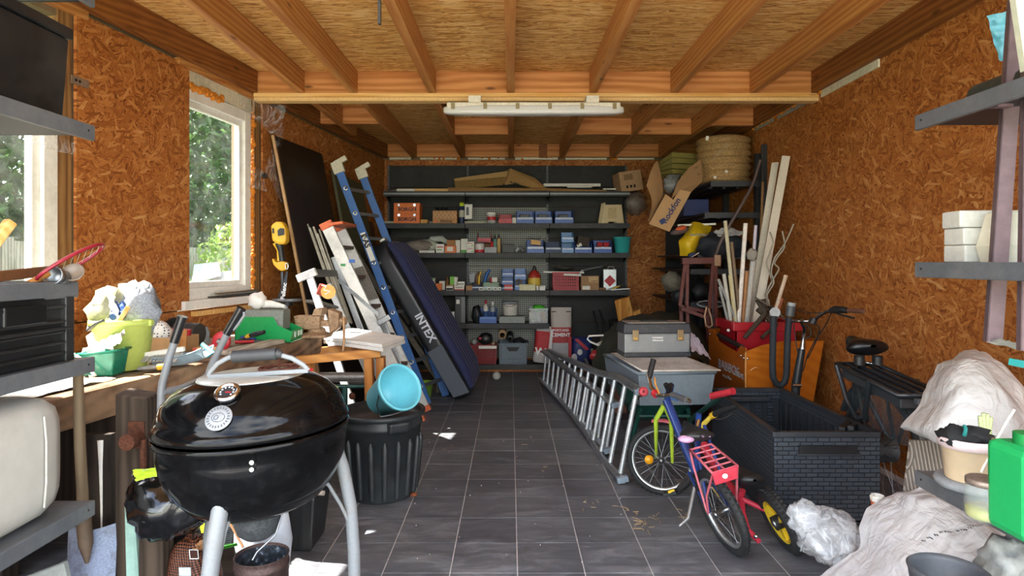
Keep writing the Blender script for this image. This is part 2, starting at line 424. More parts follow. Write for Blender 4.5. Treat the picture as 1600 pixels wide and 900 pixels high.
for k in range(90):
    t = k/89; q = LW(4.4+.8*t, 2.64+random.uniform(-.012, .02), -.012) if k < 45 else LW(5.218+random.uniform(-.012,.012), 1.2+1.45*(k-45)/44, -.015)
    fm.ball(q, random.uniform(.012, .028), 7)
part('foam_bead', fm, FOAM, wl, kind='stuff')
for py, Z in ((128, 3.45), (274, 5.36)):      # perforated metal straps
    c = P(115 if py == 128 else 405, py, Z); c = LW(c.y, c.z, .006)
    b = MB().box(c, (.003, .12, .045), rot(0, 0, -7.7))
    for k in (-.03, .0, .03): b.cyl(c+V((.001,k-.005,0)), c+V((.004,k-.005,0)), .008, 8, 1)
    part('metal_strap', b, [M('c9cbc9', .3, .9), INK], wl)
# windows
def window(n, Z1, Z2, z1, z2):
    fw = .085
    t = struct('window_%d' % n, lbox(MB(), Z1, Z1+fw, z1, z2, -.10, -.02), WHITE, bv=.004)
    for a, b, c, d in ((Z2-fw, Z2, z1, z2), (Z1+fw, Z2-fw, z1, z1+fw), (Z1+fw, Z2-fw, z2-fw, z2)):
        struct('window_frame', lbox(MB(), a, b, c, d, -.10, -.02), WHITE, t, .004)
    s = .045; a, b, c, d = Z1+fw, Z2-fw, z1+fw, z2-fw
    for q in ((a, a+s, c, d), (b-s, b, c, d), (a+s, b-s, c, c+s), (a+s, b-s, d-s, d)):
        struct('window_sash', lbox(MB(), *q, -.09, -.045), WHITE, t, .004)
    struct('window_pane', lbox(MB(), a+s, b-s, c+s, d-s, -.070, -.066), m_glass, t)
    struct('window_sill', lbox(MB(), Z1, Z2+.02, z1-.06, z1, -.18, .03), WHITE, t, .004)
    return t
window(1, 2.25, 3.335, 1.13, 2.64); window(2, 4.30, 5.20, 1.13, 2.64)
struct('sill_board', lbox(MB(), 4.40, 5.4, 1.02, 1.055, -.02, .05), m_strip, wl, .003)
# right wall
wr = struct('wall_right', MB().bb((XR+.02, .3, 0), (XR+.2, 8.6, 3.0)), M('77644c', .9))
e = [.3, 1.416, 2.636, 3.856, 5.076, 6.296, 7.516, 8.42]
for a, b in zip(e, e[1:]):
    struct('board_panel', MB().bb((XR+random.uniform(0, .0015), a+g, 0), (XR+.018, b-g, HT)), m_osb_yz, wr)
struct('wall_plate', MB().bb((XR-.06, .3, HT), (XR, 5.16, HD)), m_rafd, wr)
struct('wall_plate', MB().bb((XR-.06, 5.26, HT), (XR, 8.4, HD)), m_rafd, wr)
struct('insulation_strip', MB().bb((XR-.012, 4.30, 2.745), (XR, 5.10, 2.815)), CREAM, wr)
struct('insulation_strip', MB().bb((XR-.012, 5.35, 2.76), (XR, 5.93, 2.80)), M('8f8d84', .6), wr)
struct('insulation_strip', MB().bb((XR-.012, 6.05, 2.765), (XR, 6.5, 2.80)), M('8f8d84', .6), wr)
fm = MB()
for k in range(40): fm.ball((XR-.01, 5.1+1.5*k/39, 2.80+random.uniform(-.01,.02)), random.uniform(.012,.022), 7)
part('foam_bead', fm, FOAM, wr, kind='stuff')
# back wall
wb = struct('wall_back', MB().bb((-1.75, ZB+.02, 0), (XR, ZB+.2, 3.0)), M('77644c', .9))
for a, b in ((-1.72, -.5), (-.5, .72), (.72, 1.94), (1.94, XR)):
    struct('board_panel', MB().bb((a+g, ZB+random.uniform(-.001, .001), 0), (b-g, ZB+.018, 2.775)), m_osb_xz, wb)
RX = [-1.746, -1.307, -.66, -.01, .67, 1.34, 1.995]
xs = [-1.72]+RX[1:]+[XR]
for a, b in zip(xs, xs[1:]):
    a2, b2 = a+.045, b-.045
    struct('insulation_strip', MB().bb((a2+random.uniform(0,.03), ZB-.012, 2.782), (b2-random.uniform(0,.04), ZB, 2.81+random.uniform(-.004,.004))), CREAM, wb)
    struct('rim_board', MB().bb((a2-.01, ZB-.05, 2.815), (b2+.01, ZB-.005, HD)), m_beam, wb)
struct('post', MB().bb((.36, ZB-.09, 2.80), (.47, ZB-.05, HD)), m_rafd, wb)
fm = MB()
for k in range(26): fm.ball((1.3+.12*random.random() if k < 12 else random.uniform(-1.3, .7), ZB-.02, 2.80+random.uniform(-.015,.02)), random.uniform(.008,.02), 6)
part('foam_bead', fm, FOAM, wb, kind='stuff')
# ceiling: roof deck in panels, rafters, noggins, cross beam
ce = struct('ceiling', MB().hexa([LW(.25, HD+.02, -.2), V((2.75, .25, HD+.02)), V((2.75, 8.65, HD+.02)), LW(8.65, HD+.02, -.2), LW(.25, HD+.12, -.2), V((2.75, .25, HD+.12)), V((2.75, 8.65, HD+.12)), LW(8.65, HD+.12, -.2)]), M('6b5a45', .9))
px = [-2.95, -.66, 1.34, 2.75]
for j in range(7):
    y0 = .25+1.21*j
    for a, b in zip(px, px[1:]):
        y1 = min(8.6, y0+1.209); l0, l1 = (a+.001, a+.001) if a > -2.9 else (lwx(y0)-.1, lwx(y1)-.1); z = HD+random.uniform(0, .001)
        struct('roof_panel', MB().hexa([(l0, y0+.001, z), (b-.001, y0+.001, z), (b-.001, y1, z), (l1, y1, z), (l0, y0+.001, HD+.018), (b-.001, y0+.001, HD+.018), (b-.001, y1, HD+.018), (l1, y1, HD+.018)]), m_osb_xy, ce)
for x in RX:
    struct('rafter', MB().bb((x-.032, .27, HT), (x+.032, 5.168, HD)), m_raf, ce, .003)
    if x > -1.7: struct('rafter', MB().bb((x-.032, 5.245, HT), (x+.032, 8.40, HD)), m_raf, ce, .003)
    else: struct('rafter', MB().bb((x-.032, 5.245, HT), (x+.032, 6.9, HD)), m_raf, ce, .003)
for a, b, Z in ((-2.0, -1.78, 6.33), (-1.714, -1.339, 6.33), (-.628, -.042, 6.85), (.702, 1.308, 6.85), (1.372, 1.963, 6.85), (2.03, 2.47, 6.4)):
    struct('noggin', MB().bb((a, Z, HT+.005), (b, Z+.06, HD)), m_beam, ce, .003)
struct('cross_beam', MB().bb((-2.14, 5.17, HT-.002), (2.53, 5.243, HD)), m_beam, ce, .003)
struct('beam_strip', MB().bb((-2.13, 5.15, 2.765), (2.53, 5.255, HT-.004)), m_strip, ce, .002)
struct('beam_strip', MB().bb((-2.13, 5.155, 2.732), (2.53, 5.25, 2.763)), M('d9b277', .6), ce, .002)
# ---------------------------------------------------------------- outside
struct('ground_outside', MB().bb((-40, -60, -.2), (40, 40, -.13)), M('4f6b2c', .9, var=.3, scale=.8))
struct('path', MB().bb((-6.5, -16, -.13), (6.5, -1.1, -.1)), M('b0aca4', .85, var=.1, scale=2))
struct('added_dark_apron', MB().bb((-3.0, -1.1, -.13), (2.75, .2, -.01)), M('4a4b4e', .8))  # unseen dark strip added so the grill bowl mirrors less bright ground
fence_m = wood('weathered_fence', '5c5f56', '8d8f82', 'z', .8, kind='Position')
fo = thing('garden_fence', 'grey weathered plank fence outside the left windows', 'fence', (-4.6, 4, -.13))
for k in range(64):
    y = 1.2+k*.145
    part('plank', MB().bb((-4.6-.4*0-.135*(8.4-y)*.2+random.uniform(-.006,.006), y, -.13), (-4.575-.135*(8.4-y)*.2, y+.138, 1.62+random.uniform(-.02,.02))), fence_m, fo)
part('rail', MB().bar((-4.75,1.2,1.2),(-4.56,10.5,1.2), .04, .07), fence_m, fo)
part('rail', MB().bar((-4.75,1.2,.4),(-4.56,10.5,.4), .04, .07), fence_m, fo)
def leafm(c, t):
    k = NT('leaf_'+c); oi = k.n('TexNoise'); oi.inputs['Scale'].default_value = 6; k.l(k.coord(), oi.inputs[0])
    k.l(k.ramp(oi.outputs[0], [(.3, c), (.7, t)]), k.b.inputs['Base Color']); k.b.inputs['Roughness'].default_value = .45
    tl = k.n('BsdfTranslucent'); tl.inputs[0].default_value = lin(t); mx = k.n('MixShader'); mx.inputs[0].default_value = .35
    k.l(k.b.outputs[0], mx.inputs[1]); k.l(tl.outputs[0], mx.inputs[2]); k.l(mx.outputs[0], k.o.inputs[0]); return k.m
leaf_d, leaf_l = leafm('1f3a1c', '46682f'), leafm('5d8230', '9cb85a')
BARK = M('4a3c2e', .9, var=.3, bump=.6)
def tree(name, label, x, y, h, r, n, m, seed, low=.35, size=.075):
    rnd = random.Random(seed); t = thing(name, label, 'tree', (x, y, -.13))
    part('trunk', MB().tube([(x, y, -.13), (x+.05, y, h*.4), (x, y+.1, h*.8)], [.1, .07, .03], 8), BARK, t)
    b = MB()
    for k in range(n):
        d = V((rnd.gauss(0,1), rnd.gauss(0,1), rnd.gauss(0,1))).normalized(); rr = (.55+.45*rnd.random()**.5)*(1+.25*noise.noise(d*2.2+V((seed,0,0))))
        c = V((x+d.x*r*rr, y+d.y*r*rr, h*(low+1)/2+d.z*h*(1-low)/2*rr)); s = size*rnd.uniform(.6, 1.3)
        m3 = Euler((rnd.uniform(-1.2,1.2), rnd.uniform(-1.2,1.2), rnd.uniform(0, 6.3))).to_matrix()
        b.add([c+m3@V(q) for q in ((-s,0,0),(0,-s*.45,.1*s),(s,0,-.1*s),(0,s*.45,.1*s))], [(0,1,2,3)])
    part('foliage', b, m, t, kind='stuff')
tree('garden_tree', 'dense dark green tree outside the far left window', -6.0, 11.4, 5.4, 1.8, 11000, leaf_d, 1, .15, .10)
tree('garden_tree', 'tall dark green tree outside behind the grey plank fence', -6.1, 7.3, 4.6, 1.7, 11000, leaf_d, 2, .2, .095)
tree('garden_shrub', 'pale yellow-green shrub low outside the far left window', -3.9, 8.9, 2.0, .62, 2200, leaf_l, 3, .1, .055)
tree('garden_shrub', 'light green leafy shrub at the edge of the far left window', -2.75, 7.3, 2.6, .26, 700, leaf_l, 4, .3, .06)
tree('garden_tree', 'broad green tree outside beyond the near left window', -8.6, 4.2, 4.6, 1.6, 9000, leaf_d, 5, .2, .1)
tree('garden_tree', 'dark tree deep in the garden between the other crowns', -9.6, 15.0, 6.0, 2.4, 6000, leaf_d, 6, .1, .1)
ow = thing('cold_frame', 'white tilted cover of a cold frame outside the far left window', 'cold frame', P(330, 430, 6.5)-V((0,0,.9)))
FRM = M('8d918f', .5, var=.08)
part('panel', MB().slab([P(300,440,6.0), P(345,428,5.9), P(342,409,7.2), P(303,413,7.3)], (0,.2,-1), .02), FRM, ow); part('panel', MB().slab([P(308,452,5.7), P(385,448,5.5), P(392,420,6.6), P(345,424,6.7)], (0,.2,-1), .02), FRM, ow)
c0 = P(345,440,6.2); part('base', MB().bb((c0.x-.4, c0.y-.4, -.13), (c0.x+.1, c0.y+.5, c0.z-.25)), M('6c6f6a', .8), ow)
tree('garden_tree', 'wide dark hedge-like tree closing the view behind the fence', -11.0, 8.6, 6.4, 2.2, 9000, leaf_d, 12, .02, .13)
tree('garden_tree', 'dark bushy tree deep beyond the far left window', -11.5, 22.5, 7.0, 2.8, 9000, leaf_d, 13, .02, .16)
tree('garden_tree', 'dark bushy tree far out beyond the near left window', -15.5, 3.0, 6.0, 2.2, 7000, leaf_d, 14, .02, .14)
hd = MB(); rnd = random.Random(9)
for k in range(5000):
    c = V((rnd.uniform(-14, 14), -17+rnd.uniform(-.7,.7), rnd.uniform(-.1, 1.9))); s = .12
    m3 = Euler((rnd.uniform(-1.2,1.2), rnd.uniform(-1.2,1.2), rnd.uniform(0, 6.3))).to_matrix()
    hd.add([c+m3@V(q) for q in ((-s,0,0),(0,-s*.5,0),(s,0,0),(0,s*.5,0))], [(0,1,2,3)])
props(single('garden_hedge', hd, leaf_l), 'low green hedge across the garden in front of the garage', 'hedge', kind='stuff')
# ================================================================ grey shelving on the back wall
def m_peg():
    k = NT('perforated_steel'); sp = k.n('SeparateXYZ'); k.l(k.n('NewGeometry').outputs['Position'], sp.inputs[0])
    def cell(o): return k.math('POWER', k.math('SUBTRACT', k.math('FRACT', k.math('MULTIPLY', o, 36.0)), .5), 2.0)
    d = k.math('SQRT', k.math('ADD', cell(sp.outputs[0]), cell(sp.outputs[2])))
    k.l(k.ramp(d, [(.2, 'b3b2a4'), (.3, '55574f')]), k.b.inputs['Base Color']); k.b.inputs['Roughness'].default_value = .5; return k.m
m_pegb = m_peg(); m_bpan = M('2e2e2d', .6, var=.12, scale=3, dirt='5c5f5a', damt=.25, spec=.25)
ZL, ZPN = 7.95, 8.39
SX = [-1.64, -.596, .478, 1.505]; SZ = {1: 2.303, 2: 1.896, 3: 1.52, 4: 1.042, 5: .619, 6: .098}
gs = thing('gondola_shelving', 'long dark grey metal shop shelving in three bays against the back wall', 'shelving', (0, 8.2, 0))
for i in range(3):
    a, b = SX[i], SX[i+1]; pa, pb = (-1.655, -.593, .473, 1.53)[i:i+2]
    for r, (z0, z1) in enumerate(((.12, .6), (.6, 1.04), (1.04, 1.35), (1.35, 1.72), (1.72, 2.14), (2.14, 2.40), (2.40, 2.70))):
        part('back_panel', MB().bb((pa+.012, ZPN, z0+.002), (pb-.012, ZPN+.02, z1-.002)), m_pegb if i == 1 and z1 < 2.2 else m_bpan, gs, bv=.002)
    for n, z in SZ.items():
        if n == 5 and i == 2: continue
        m = MB().bb((a+.003, ZL+.012, z-.028), (b-.003, ZPN-.005, z)).bb((a+.003, ZL, z-.062), (b-.003, ZL+.012, z+.002))
        part('base_deck' if n == 6 else 'shelf', m, GSHELF, gs, bv=.002)
        if n != 6:
            for x in (a+.012, b-.012): part('bracket', MB().slab([(x-.003, ZL+.06, z-.03), (x-.003, ZPN, z-.03), (x-.003, ZPN, z-.13)], (1,0,0), .004), GSHELF, gs)
    part('pale_lip_strip', MB().bb((a+.006, ZL-.006, SZ[1]-.04), (b-.006, ZL-.001, SZ[1]-.018)), M('8a918f', .4), gs)  # paler strip along the front of the top shelf's lip
part('kick_board', MB().bb((-1.62, ZL+.06, .001), (1.0, ZL+.085, .036)), m_osb_xz, gs)
slotm = M('0a0a0a', .8, var=0)
for x in (-1.655, -.593, .473, 1.53):
    u = part('upright', MB().bb((x-.012, ZPN-.012, 0), (x+.012, ZPN+.02, 2.70)), M('55585a', .45), gs)
    part('slots', MB().bb((x-.0, ZPN-.0125, .15), (x+.0, ZPN-.0124, .16)), slotm, u) if 0 else None
    sl = MB()
    for k in range(52): sl.bb((x-.004, ZPN-.0135, .15+k*.048), (x+.004, ZPN-.0118, .175+k*.048))
    part('slot', sl, slotm, u, kind='stuff')

def px2x(px, Z): return (px-CX)*Z/F
def span(x0, x1, y0, n, Z, zb=None):
    """world box of an item standing on shelf n: pixel columns x0..x1, top at pixel row y0"""
    z = SZ[n] if zb is None else zb
    return px2x(x0, Z), px2x(x1, Z), z+.001, EYE-(y0-CY)*Z/F
def prints(o, x0, x1, z0, z1, Z, deco):
    for u0, u1, v0, v1, m in deco:
        part('printed_label', MB().bb((x0+(x1-x0)*u0, Z-.0012, z0+(z1-z0)*v0), (x0+(x1-x0)*u1, Z+.0005, z0+(z1-z0)*v1)), m, o)
def carton(name, label, cat, x0, x1, y0, n, Z, d, m, deco=(), zb=None, group=None, bv=.003, lid=None, y1=None):
    a, b, z0, z1 = span(x0, x1, y0, n, Z, zb)
    if y1 is not None: z0 = EYE-(y1-CY)*Z/F
    t = thing(name, label, cat, ((a+b)/2, Z+d/2, z0), group)
    part('body', MB().bb((a, Z, z0), (b, Z+d, z1-.004)), m, t, bv=bv)
    part('lid_flap', MB().bb((a+.001, Z+.001, z1-.004), ((a+b)/2-.001, Z+d-.001, z1)), lid or m, t)
    part('lid_flap', MB().bb(((a+b)/2+.001, Z+.001, z1-.004), (b-.001, Z+d-.001, z1)), lid or m, t)
    prints(t, a, b, z0, z1, Z, deco); return t
def bin_(label, x0, x1, y0, n, Z, m, strip=None, zb=None, group=None, d=.24, y1=None, name='storage_bin'):
    """open-fronted stacking bin with a low label lip"""
    a, b, z0, z1 = span(x0, x1, y0, n, Z, zb)
    if y1 is not None: z0 = EYE-(y1-CY)*Z/F
    h = z1-z0; t = thing(name, label, 'bin', ((a+b)/2, Z+d/2, z0), group); w = .005
    part('tray', MB().bb((a, Z, z0), (b, Z+d, z0+w)).bb((a, Z+d-w, z0+w), (b, Z+d, z1)), m, t)
    for x in (a, b-w):
        part('side', MB().slab([(x, Z, z0), (x, Z+d, z0), (x, Z+d, z1), (x, Z+.09, z1), (x, Z+.015, z0+h*.58), (x, Z, z0+h*.42)], (1,0,0), w), m, t)
    part('front_lip', MB().bb((a, Z-.003, z0), (b, Z+w, z0+h*.44)), m, t, bv=.002)
    part('label_holder', MB().bb((a+.01, Z-.006, z0+h*.30), (b-.01, Z-.002, z0+h*.46)), strip or M('b9c6de', .5), t)
    return t
def round_(name, label, cat, xc, y0, n, Z, prof, m, group=None, extra=None, zb=None, seg=20, y1=None):
    """turned item; prof in fractions: (radius m, height fraction, material index)"""
    z0 = (SZ[n] if zb is None else zb)+.001
    if y1 is not None: z0 = EYE-(y1-CY)*Z/F
    z1 = EYE-(y0-CY)*Z/F; h = z1-z0; x = px2x(xc, Z)
    t = thing(name, label, cat, (x, Z, z0), group)
    for pn, seq, mm in prof:
        part(pn, MB().lathe([(max(r, .0004), z0+f*h) for r, f in seq], seg, T((x, Z, 0))), mm, t)
    return t
ORANGE = M('e2711d', .45, var=.06); RED = M('b3212b', .45, var=.1); BLUE = M('1d4fa0', .4, var=.1); LBLUE = M('5f8fc4', .4, var=.1)
GREENP = M('4f9a3a', .5); YEL = M('e0b32a', .5, var=.1); PAPER = M('e4e2d8', .7, var=.05); DGREY = M('4a4d50', .5); LGREY = M('9a9d9e', .5)
TEAL = M('3fb3b0', .4, var=.05); NAVY = M('1b2a4c', .5); BROWN = M('7a5434', .7); BEIGE = M('d6bf92', .55, var=.06)
# --- shelf 2 (orange boxes)
for q, (y0, y1, lab) in enumerate(((333, None, 'lower of the two stacked bright orange tool cases on the back shelf'), (317, 333, 'upper of the two stacked bright orange tool cases on the back shelf'))):
    t = carton('tool_case', lab, 'tool case', 615, 656, y0, 2, 8.03, .25, ORANGE, zb=None if q == 0 else SZ[2]+.128, group='orange tool cases', bv=.008)
    zc = offset(t).z
    for dx in (-.1, .1): part('latch', MB().bb((t.location.x+dx-.016, 8.022, zc+.095), (t.location.x+dx+.016, 8.035, zc+.128)), CHROME, t, bv=.002)
    for dx in (-.115, .13): part('rib', MB().bb((t.location.x+dx-.006, 8.024, zc+.012), (t.location.x+dx+.006, 8.031, zc+.085)), ORANGE, t)
    text('lettering', 'BORGH', .062, INK, t, (t.location.x, 8.028, zc+.055), rot(90), wide=1.15, bold=.002)
single('wood_offcut', MB().bb((px2x(657,8.05), 8.05, SZ[2]+.001), (px2x(668,8.05), 8.2, SZ[2]+.055)), m_strip, 'small pale wood block beside the orange tool cases', 'wood block', bv=.003)
for a, b, lab in ((595, 682, 'cream plastic trunking length lying behind the orange tool cases'), (726, 782, 'cream plastic trunking length lying behind the white pot')):
    single('trunking', MB().bb((px2x(a,8.30), 8.285, SZ[2]+.001), (px2x(b,8.30), 8.345, SZ[2]+.05)), CREAM, lab, 'trunking', bv=.004)
t = carton('cardboard_box', 'brown carton with a lattice print and black cables on top, second shelf', 'box', 676, 714, 329, 2, 8.03, .22, M('b98a5c', .8), [(.06, .16, .1, .26, ORANGE)])
a, b, z0, z1 = span(676, 714, 329, 2, 8.03); lt = MB()
for k in range(6):
    u = a+.03+(b-a-.06)*k/5
    for s in (-1, 1): lt.bar((u-s*.03, 8.0295, z0+.07), (u+s*.03, 8.0295, z1-.02), .004, .001, up=(0,1,0))
part('lattice_print', lt, M('d8c3a0', .8), t, kind='stuff')
text('lettering', 'bticino', .055, INK, t, (a+.175, 8.0285, z0+.034), rot(90), bold=.001)
cb = MB(); rnd = random.Random(4)
for k in range(7): cb.tube([(a+.05+.02*k+rnd.uniform(-.03,.03), 8.1+rnd.uniform(-.05,.05), z1+.01+.035*abs(math.sin(j*1.1+k))) for j in range(5)], .006, 6)
props(single('cable_bundle', cb, BLACKP), 'black tangled cables lying on the lattice-printed carton', 'cables', kind='stuff')
round_('spray_can', 'blue spray can with a yellow-green cap on the second shelf', 'spray can', 721.5, 316, 2, 8.06, [('body', [(0,0),(.034,0),(.036,.02),(.036,.78),(.03,.82)], NAVY), ('label', [(.0365,.3),(.0365,.62)], M('b9b9a6',.5)), ('cap', [(.031,.8),(.033,.82),(.032,.95),(.02,1),(0,1)], M('b7cc2a',.4))], None)
carton('tool_box_carton', 'white carton with a dark tool picture standing beside the spray can', 'box', 726, 738, 319, 2, 8.10, .08, PAPER, [(.2,.55,.25,.8,DGREY)], y1=342, zb=SZ[2]+.052)
bx = bpy.data.objects[-1] if 0 else None
round_('plastic_pot', 'white lidded pot with a red label on the second shelf', 'pot', 768, 332, 2, 8.08, [('body', [(0,0),(.05,0),(.058,.8)], M('cfcfcc',.35)), ('label', [(.0545,.3),(.0575,.62)], RED), ('lid', [(.062,.8),(.064,.82),(.064,.97),(.06,1),(0,1)], PAPER)], None)
bin_('dark red stacking bin between the white pot and the blue bins', 779, 800, 333, 2, 8.03, RED, strip=M('c44a52',.5))
carton('small_carton', 'small white carton squeezed beside the first blue bin', 'box', 800.5, 806.5, 340, 2, 8.04, .1, PAPER)
gb = 'blue open-fronted bins'
for x0, x1, w in ((807, 834, 'nearest the red bin'), (836, 863, 'in the middle of the row of three'), (867, 896, 'last of the row of three, by a bare stretch of shelf')):
    t = bin_('blue stacking bin, '+w, x0, x1, 328, 2, 8.03, BLUE, group=gb)
    part('contents', MB().bb((t.location.x-.07, 8.12, t.location.z+.01), (t.location.x+.06, 8.2, t.location.z+.13)), DGREY, t, bv=.01)
# folding stool pair
for k in range(3):
    y = 8.08+.055*k; x = px2x(957, y)-.02*k; z = SZ[2]+.001
    t = thing('step_stool', 'beige plastic folding stool %s leaning stack' % ('at the front of the', 'in the middle of the', 'at the back of the')[k], 'stool', (x, y, z), 'beige folding stools')
    pl = [(-.15,0),(-.06,0),(-.045,.03),(.045,.03),(.06,0),(.15,0),(.12,.25),(-.11,.25)]
    part('panel', MB().prism([(x+u, z+v) for u, v in pl], .02, T((0, y+.02, 0), rot(90))), BEIGE, t, bv=.004)
    part('recess', MB().bb((x-.055, y-.003, z+.07), (x+.055, y-.0005, z+.21)), M('c4ab7c',.6), t)
    part('peg', MB().cyl((x-.1, y+.01, z+.25), (x-.1, y+.01, z+.275), .01), BEIGE, t)
# --- shelf 1
z1s = SZ[1]+.002
def lying(name, label, cat, a, b, y0, y1, Z, m, d=.05, tilt=0):
    x0, x1 = px2x(a, Z), px2x(b, Z); h = (y1-y0)*Z/F; c = V(((x0+x1)/2, Z, EYE-((y0+y1)/2-CY)*Z/F))
    return single(name, MB().box(c, (x1-x0, d, h), rot(0, tilt)), m, label, cat, bv=.003)
t = thing('wallpaper_brush', 'long brush with wrapped white handle lying on the top shelf', 'brush', P(650, 299, 8.1))
zc = z1s+.027
part('handle', MB().bb((px2x(648,8.1), 8.08, z1s), (px2x(703,8.1), 8.12, z1s+.05)), m_strip, t, bv=.006)
part('wrap', MB().bb((px2x(620,8.1), 8.082, z1s+.002), (px2x(648,8.1), 8.118, z1s+.048)), PAPER, t, bv=.006)
part('neck', MB().cyl((px2x(606,8.1), 8.1, zc), (px2x(620,8.1), 8.1, zc), .012, 10, 0, .022), STEEL, t)
part('tip', MB().bb((px2x(600,8.1), 8.08, z1s), (px2x(606.5,8.1), 8.12, z1s+.046)), BROWN, t, bv=.006)
t = thing('cardboard_trough', 'brown folded cardboard trough lying tilted on the top shelf', 'cardboard', P(750, 299, 8.15))
za = 8.15; A, B, C, D = P(709,279,za), P(793,267,za), P(792,276,za), P(711,283,za)
part('rim_fold', MB().slab([A,B,C,D], (0,1,0), .02), M('b0905c',.8), t, bv=.003)
part('side_fold', MB().slab([P(710,283,za+.03), P(790,274,za+.03), P(786,289,za-.04), P(712,296,za-.04)], (0,1,0), .01), M('8c7140',.8), t)
part('end_fold', MB().slab([P(709,280,za), P(712,296,za-.04), P(712,296,za+.14), P(709,280,za+.14)], (1,0,0), .008), M('8c7140',.8), t)
t = thing('cardboard_sheet', 'brown cardboard carton flattened and twisted, top shelf', 'cardboard', P(822, 299, 8.1))
part('panel', MB().slab([P(797,263,8.2), P(836,278,8.15), P(858,298,8.0), P(831,294,8.0), P(805,287,8.05), P(789,289,8.1)], (0,1,.2), .012), M('b08c58',.8), t, bv=.002)
part('fold', MB().slab([P(788,270,8.22), P(797,263,8.22), P(789,289,8.12), P(786,285,8.12)], (.3,1,0), .012), M('9a7848',.8), t)
text('print', 'Rockfon', .035, INK, t, P(804, 286, 8.04), rot(85, 12, 0), bold=.001)
single('cardboard_strip', MB().slab([P(700,293,8.0), P(852,294,7.99), P(948,297,7.97), P(948,303,7.96), P(900,300,7.97), P(852,298,7.98), P(700,299,7.99)], (0,1,0), .02), M('8f6c40',.8), 'long thin brown cardboard strip along the front of the top shelf', 'cardboard')
for q, (a, b, y0, y1, Z, lab) in enumerate(((849,938,287,291.5,8.25,'white painted lath lying behind the cardboard strip, top shelf'), (886,925,291.5,293.5,8.12,'short white lath with a printed edge, top shelf'), (942,962,294.5,297,8.15,'white lath end sticking out past the cardboard strip'))):
    lying('lath', lab, 'lath', a, b, y0, y1, Z, WHITE)
t = thing('pipe_shell', 'brown half pipe shell lying on the top shelf', 'pipe shell', P(941, 297, 8.15))
part('shell', MB().lathe([(.06, 0), (.06, .22), (.052, .22), (.052, 0)], 12, T(P(941, 292, 8.05)-V((0,0,.03)), rot(-90)), a0=0, a1=PI), BROWN, t)
t = carton('cardboard_box', 'small brown shipping carton perched on the end of the top shelf', 'box', 968, 1004, 268, 1, 8.0, .28, M('b5906a',.8), [(.2,.6,.55,.85,M('8d6c4c',.8)), (.25,.34,.16,.3,INK), (.42,.51,.16,.3,INK), (.58,.67,.16,.3,INK)], lid=M('a27f5a',.8))
t.rotation_euler = (0, R(-9), R(8)); t.location.z += .012
single('plastic_bag', MB().ball(P(992, 318, 8.2), (.15, .12, .15), 20, fn=crump(3, .35, 2.5)), M('8f8a84', .2, alpha=.35, spec=.8), 'clear crumpled plastic bag hanging at the right end of the shelving', 'bag')
# --- shelf 3
def sack(name, label, cat, a, b, y0, y1, Z, m, d=.15, seed=1, amp=.25, seg=22, group=None, f=2.2):
    c = P((a+b)/2, (y0+y1)/2, Z); rx, rz = (b-a)/2*Z/F, (y1-y0)/2*Z/F
    return single(name, MB().ball(c, (rx, d, rz), seg, fn=crump(seed, amp, f, .85)), m, label, cat, group)
sack('rag_heap', 'grey-brown crumpled paper on the third shelf beside the mattress top', 'paper', 632, 676, 375, 395.4, 8.15, M('8f857c',.8,var=.3), .14, 2)
sack('plastic_bag', 'pale green-white crumpled bag on the third shelf', 'bag', 650, 684, 374, 394, 8.2, M('c6ccbd',.6,var=.2), .12, 5)
single('rolled_cloth', MB().tube([P(668,381,8.28), P(675,374,8.28), P(690,373,8.28), P(700,380,8.28)], [.03,.045,.045,.03], 10), M('b9beb3',.8), 'pale rolled cloth lying on top of the crumpled bags', 'cloth')
for a, b in ((655, 667), (667.5, 679)):
    single('lamp_tube_box', MB().bb((px2x(a,7.99), 7.98, SZ[3]+.001), (px2x(b,7.99), 8.02, SZ[3]+.032)), PAPER, 'thin white carton at the %s of the third shelf edge pair' % ('outer end' if a < 660 else 'inner end'), 'box', 'thin white cartons', bv=.003)
carton('small_carton', 'white carton with red lettering in front of the rolled cloth', 'box', 681, 694, 381, 3, 8.05, .1, PAPER, [(.1,.9,.6,.7,RED),(.1,.7,.3,.4,GREENP)])
carton('small_carton', 'orange carton with a pale label on the third shelf', 'box', 695, 712, 384, 3, 8.02, .14, ORANGE, [(.2,.75,.25,.85,PAPER)])
carton('small_carton', 'small brown carton stacked on the orange carton', 'box', 698, 711, 375, 3, 8.05, .1, M('a8764a',.8), zb=SZ[3]+.092)
carton('small_carton', 'plain cream carton standing upright behind the orange carton', 'box', 711.5, 719, 375, 3, 8.12, .1, PAPER)
carton('small_carton', 'tall white carton with a green base band', 'box', 720, 731, 373, 3, 8.08, .12, PAPER, [(0,1,0,.22,GREENP)])
for y0, zb, w in ((386, None, 'lower'), (377.5, SZ[3]+.076, 'upper')):
    carton('small_carton', w+' of two stacked white cartons with red print, third shelf', 'box', 729, 741, y0, 3, 7.99, .12, PAPER, [(.08,.8,.62,.72,RED),(.6,.9,.15,.35,GREENP)], zb=zb, group='stacked white cartons')
round_('paint_tin', 'paint tin with a white and red label on the third shelf', 'paint tin', 749.5, 378.5, 3, 8.06, [('body', [(0,0),(.06,0),(.06,1),(.055,1),(.055,.97),(0,.97)], M('b9babb',.3,.7)), ('label', [(.0606,.12),(.0606,.85)], M('d9d3cc',.5)), ('band', [(.061,.05),(.061,.3)], RED)], None)
carton('grey_carton', 'flat grey carton supporting the raised red bin', 'box', 757, 776, 386, 3, 8.0, .18, LGREY)
bin_('dark red bin raised on boxes above the paint tin', 746, 767, 364, 3, 8.18, RED, strip=M('c44a52',.5), zb=SZ[3]+.14)
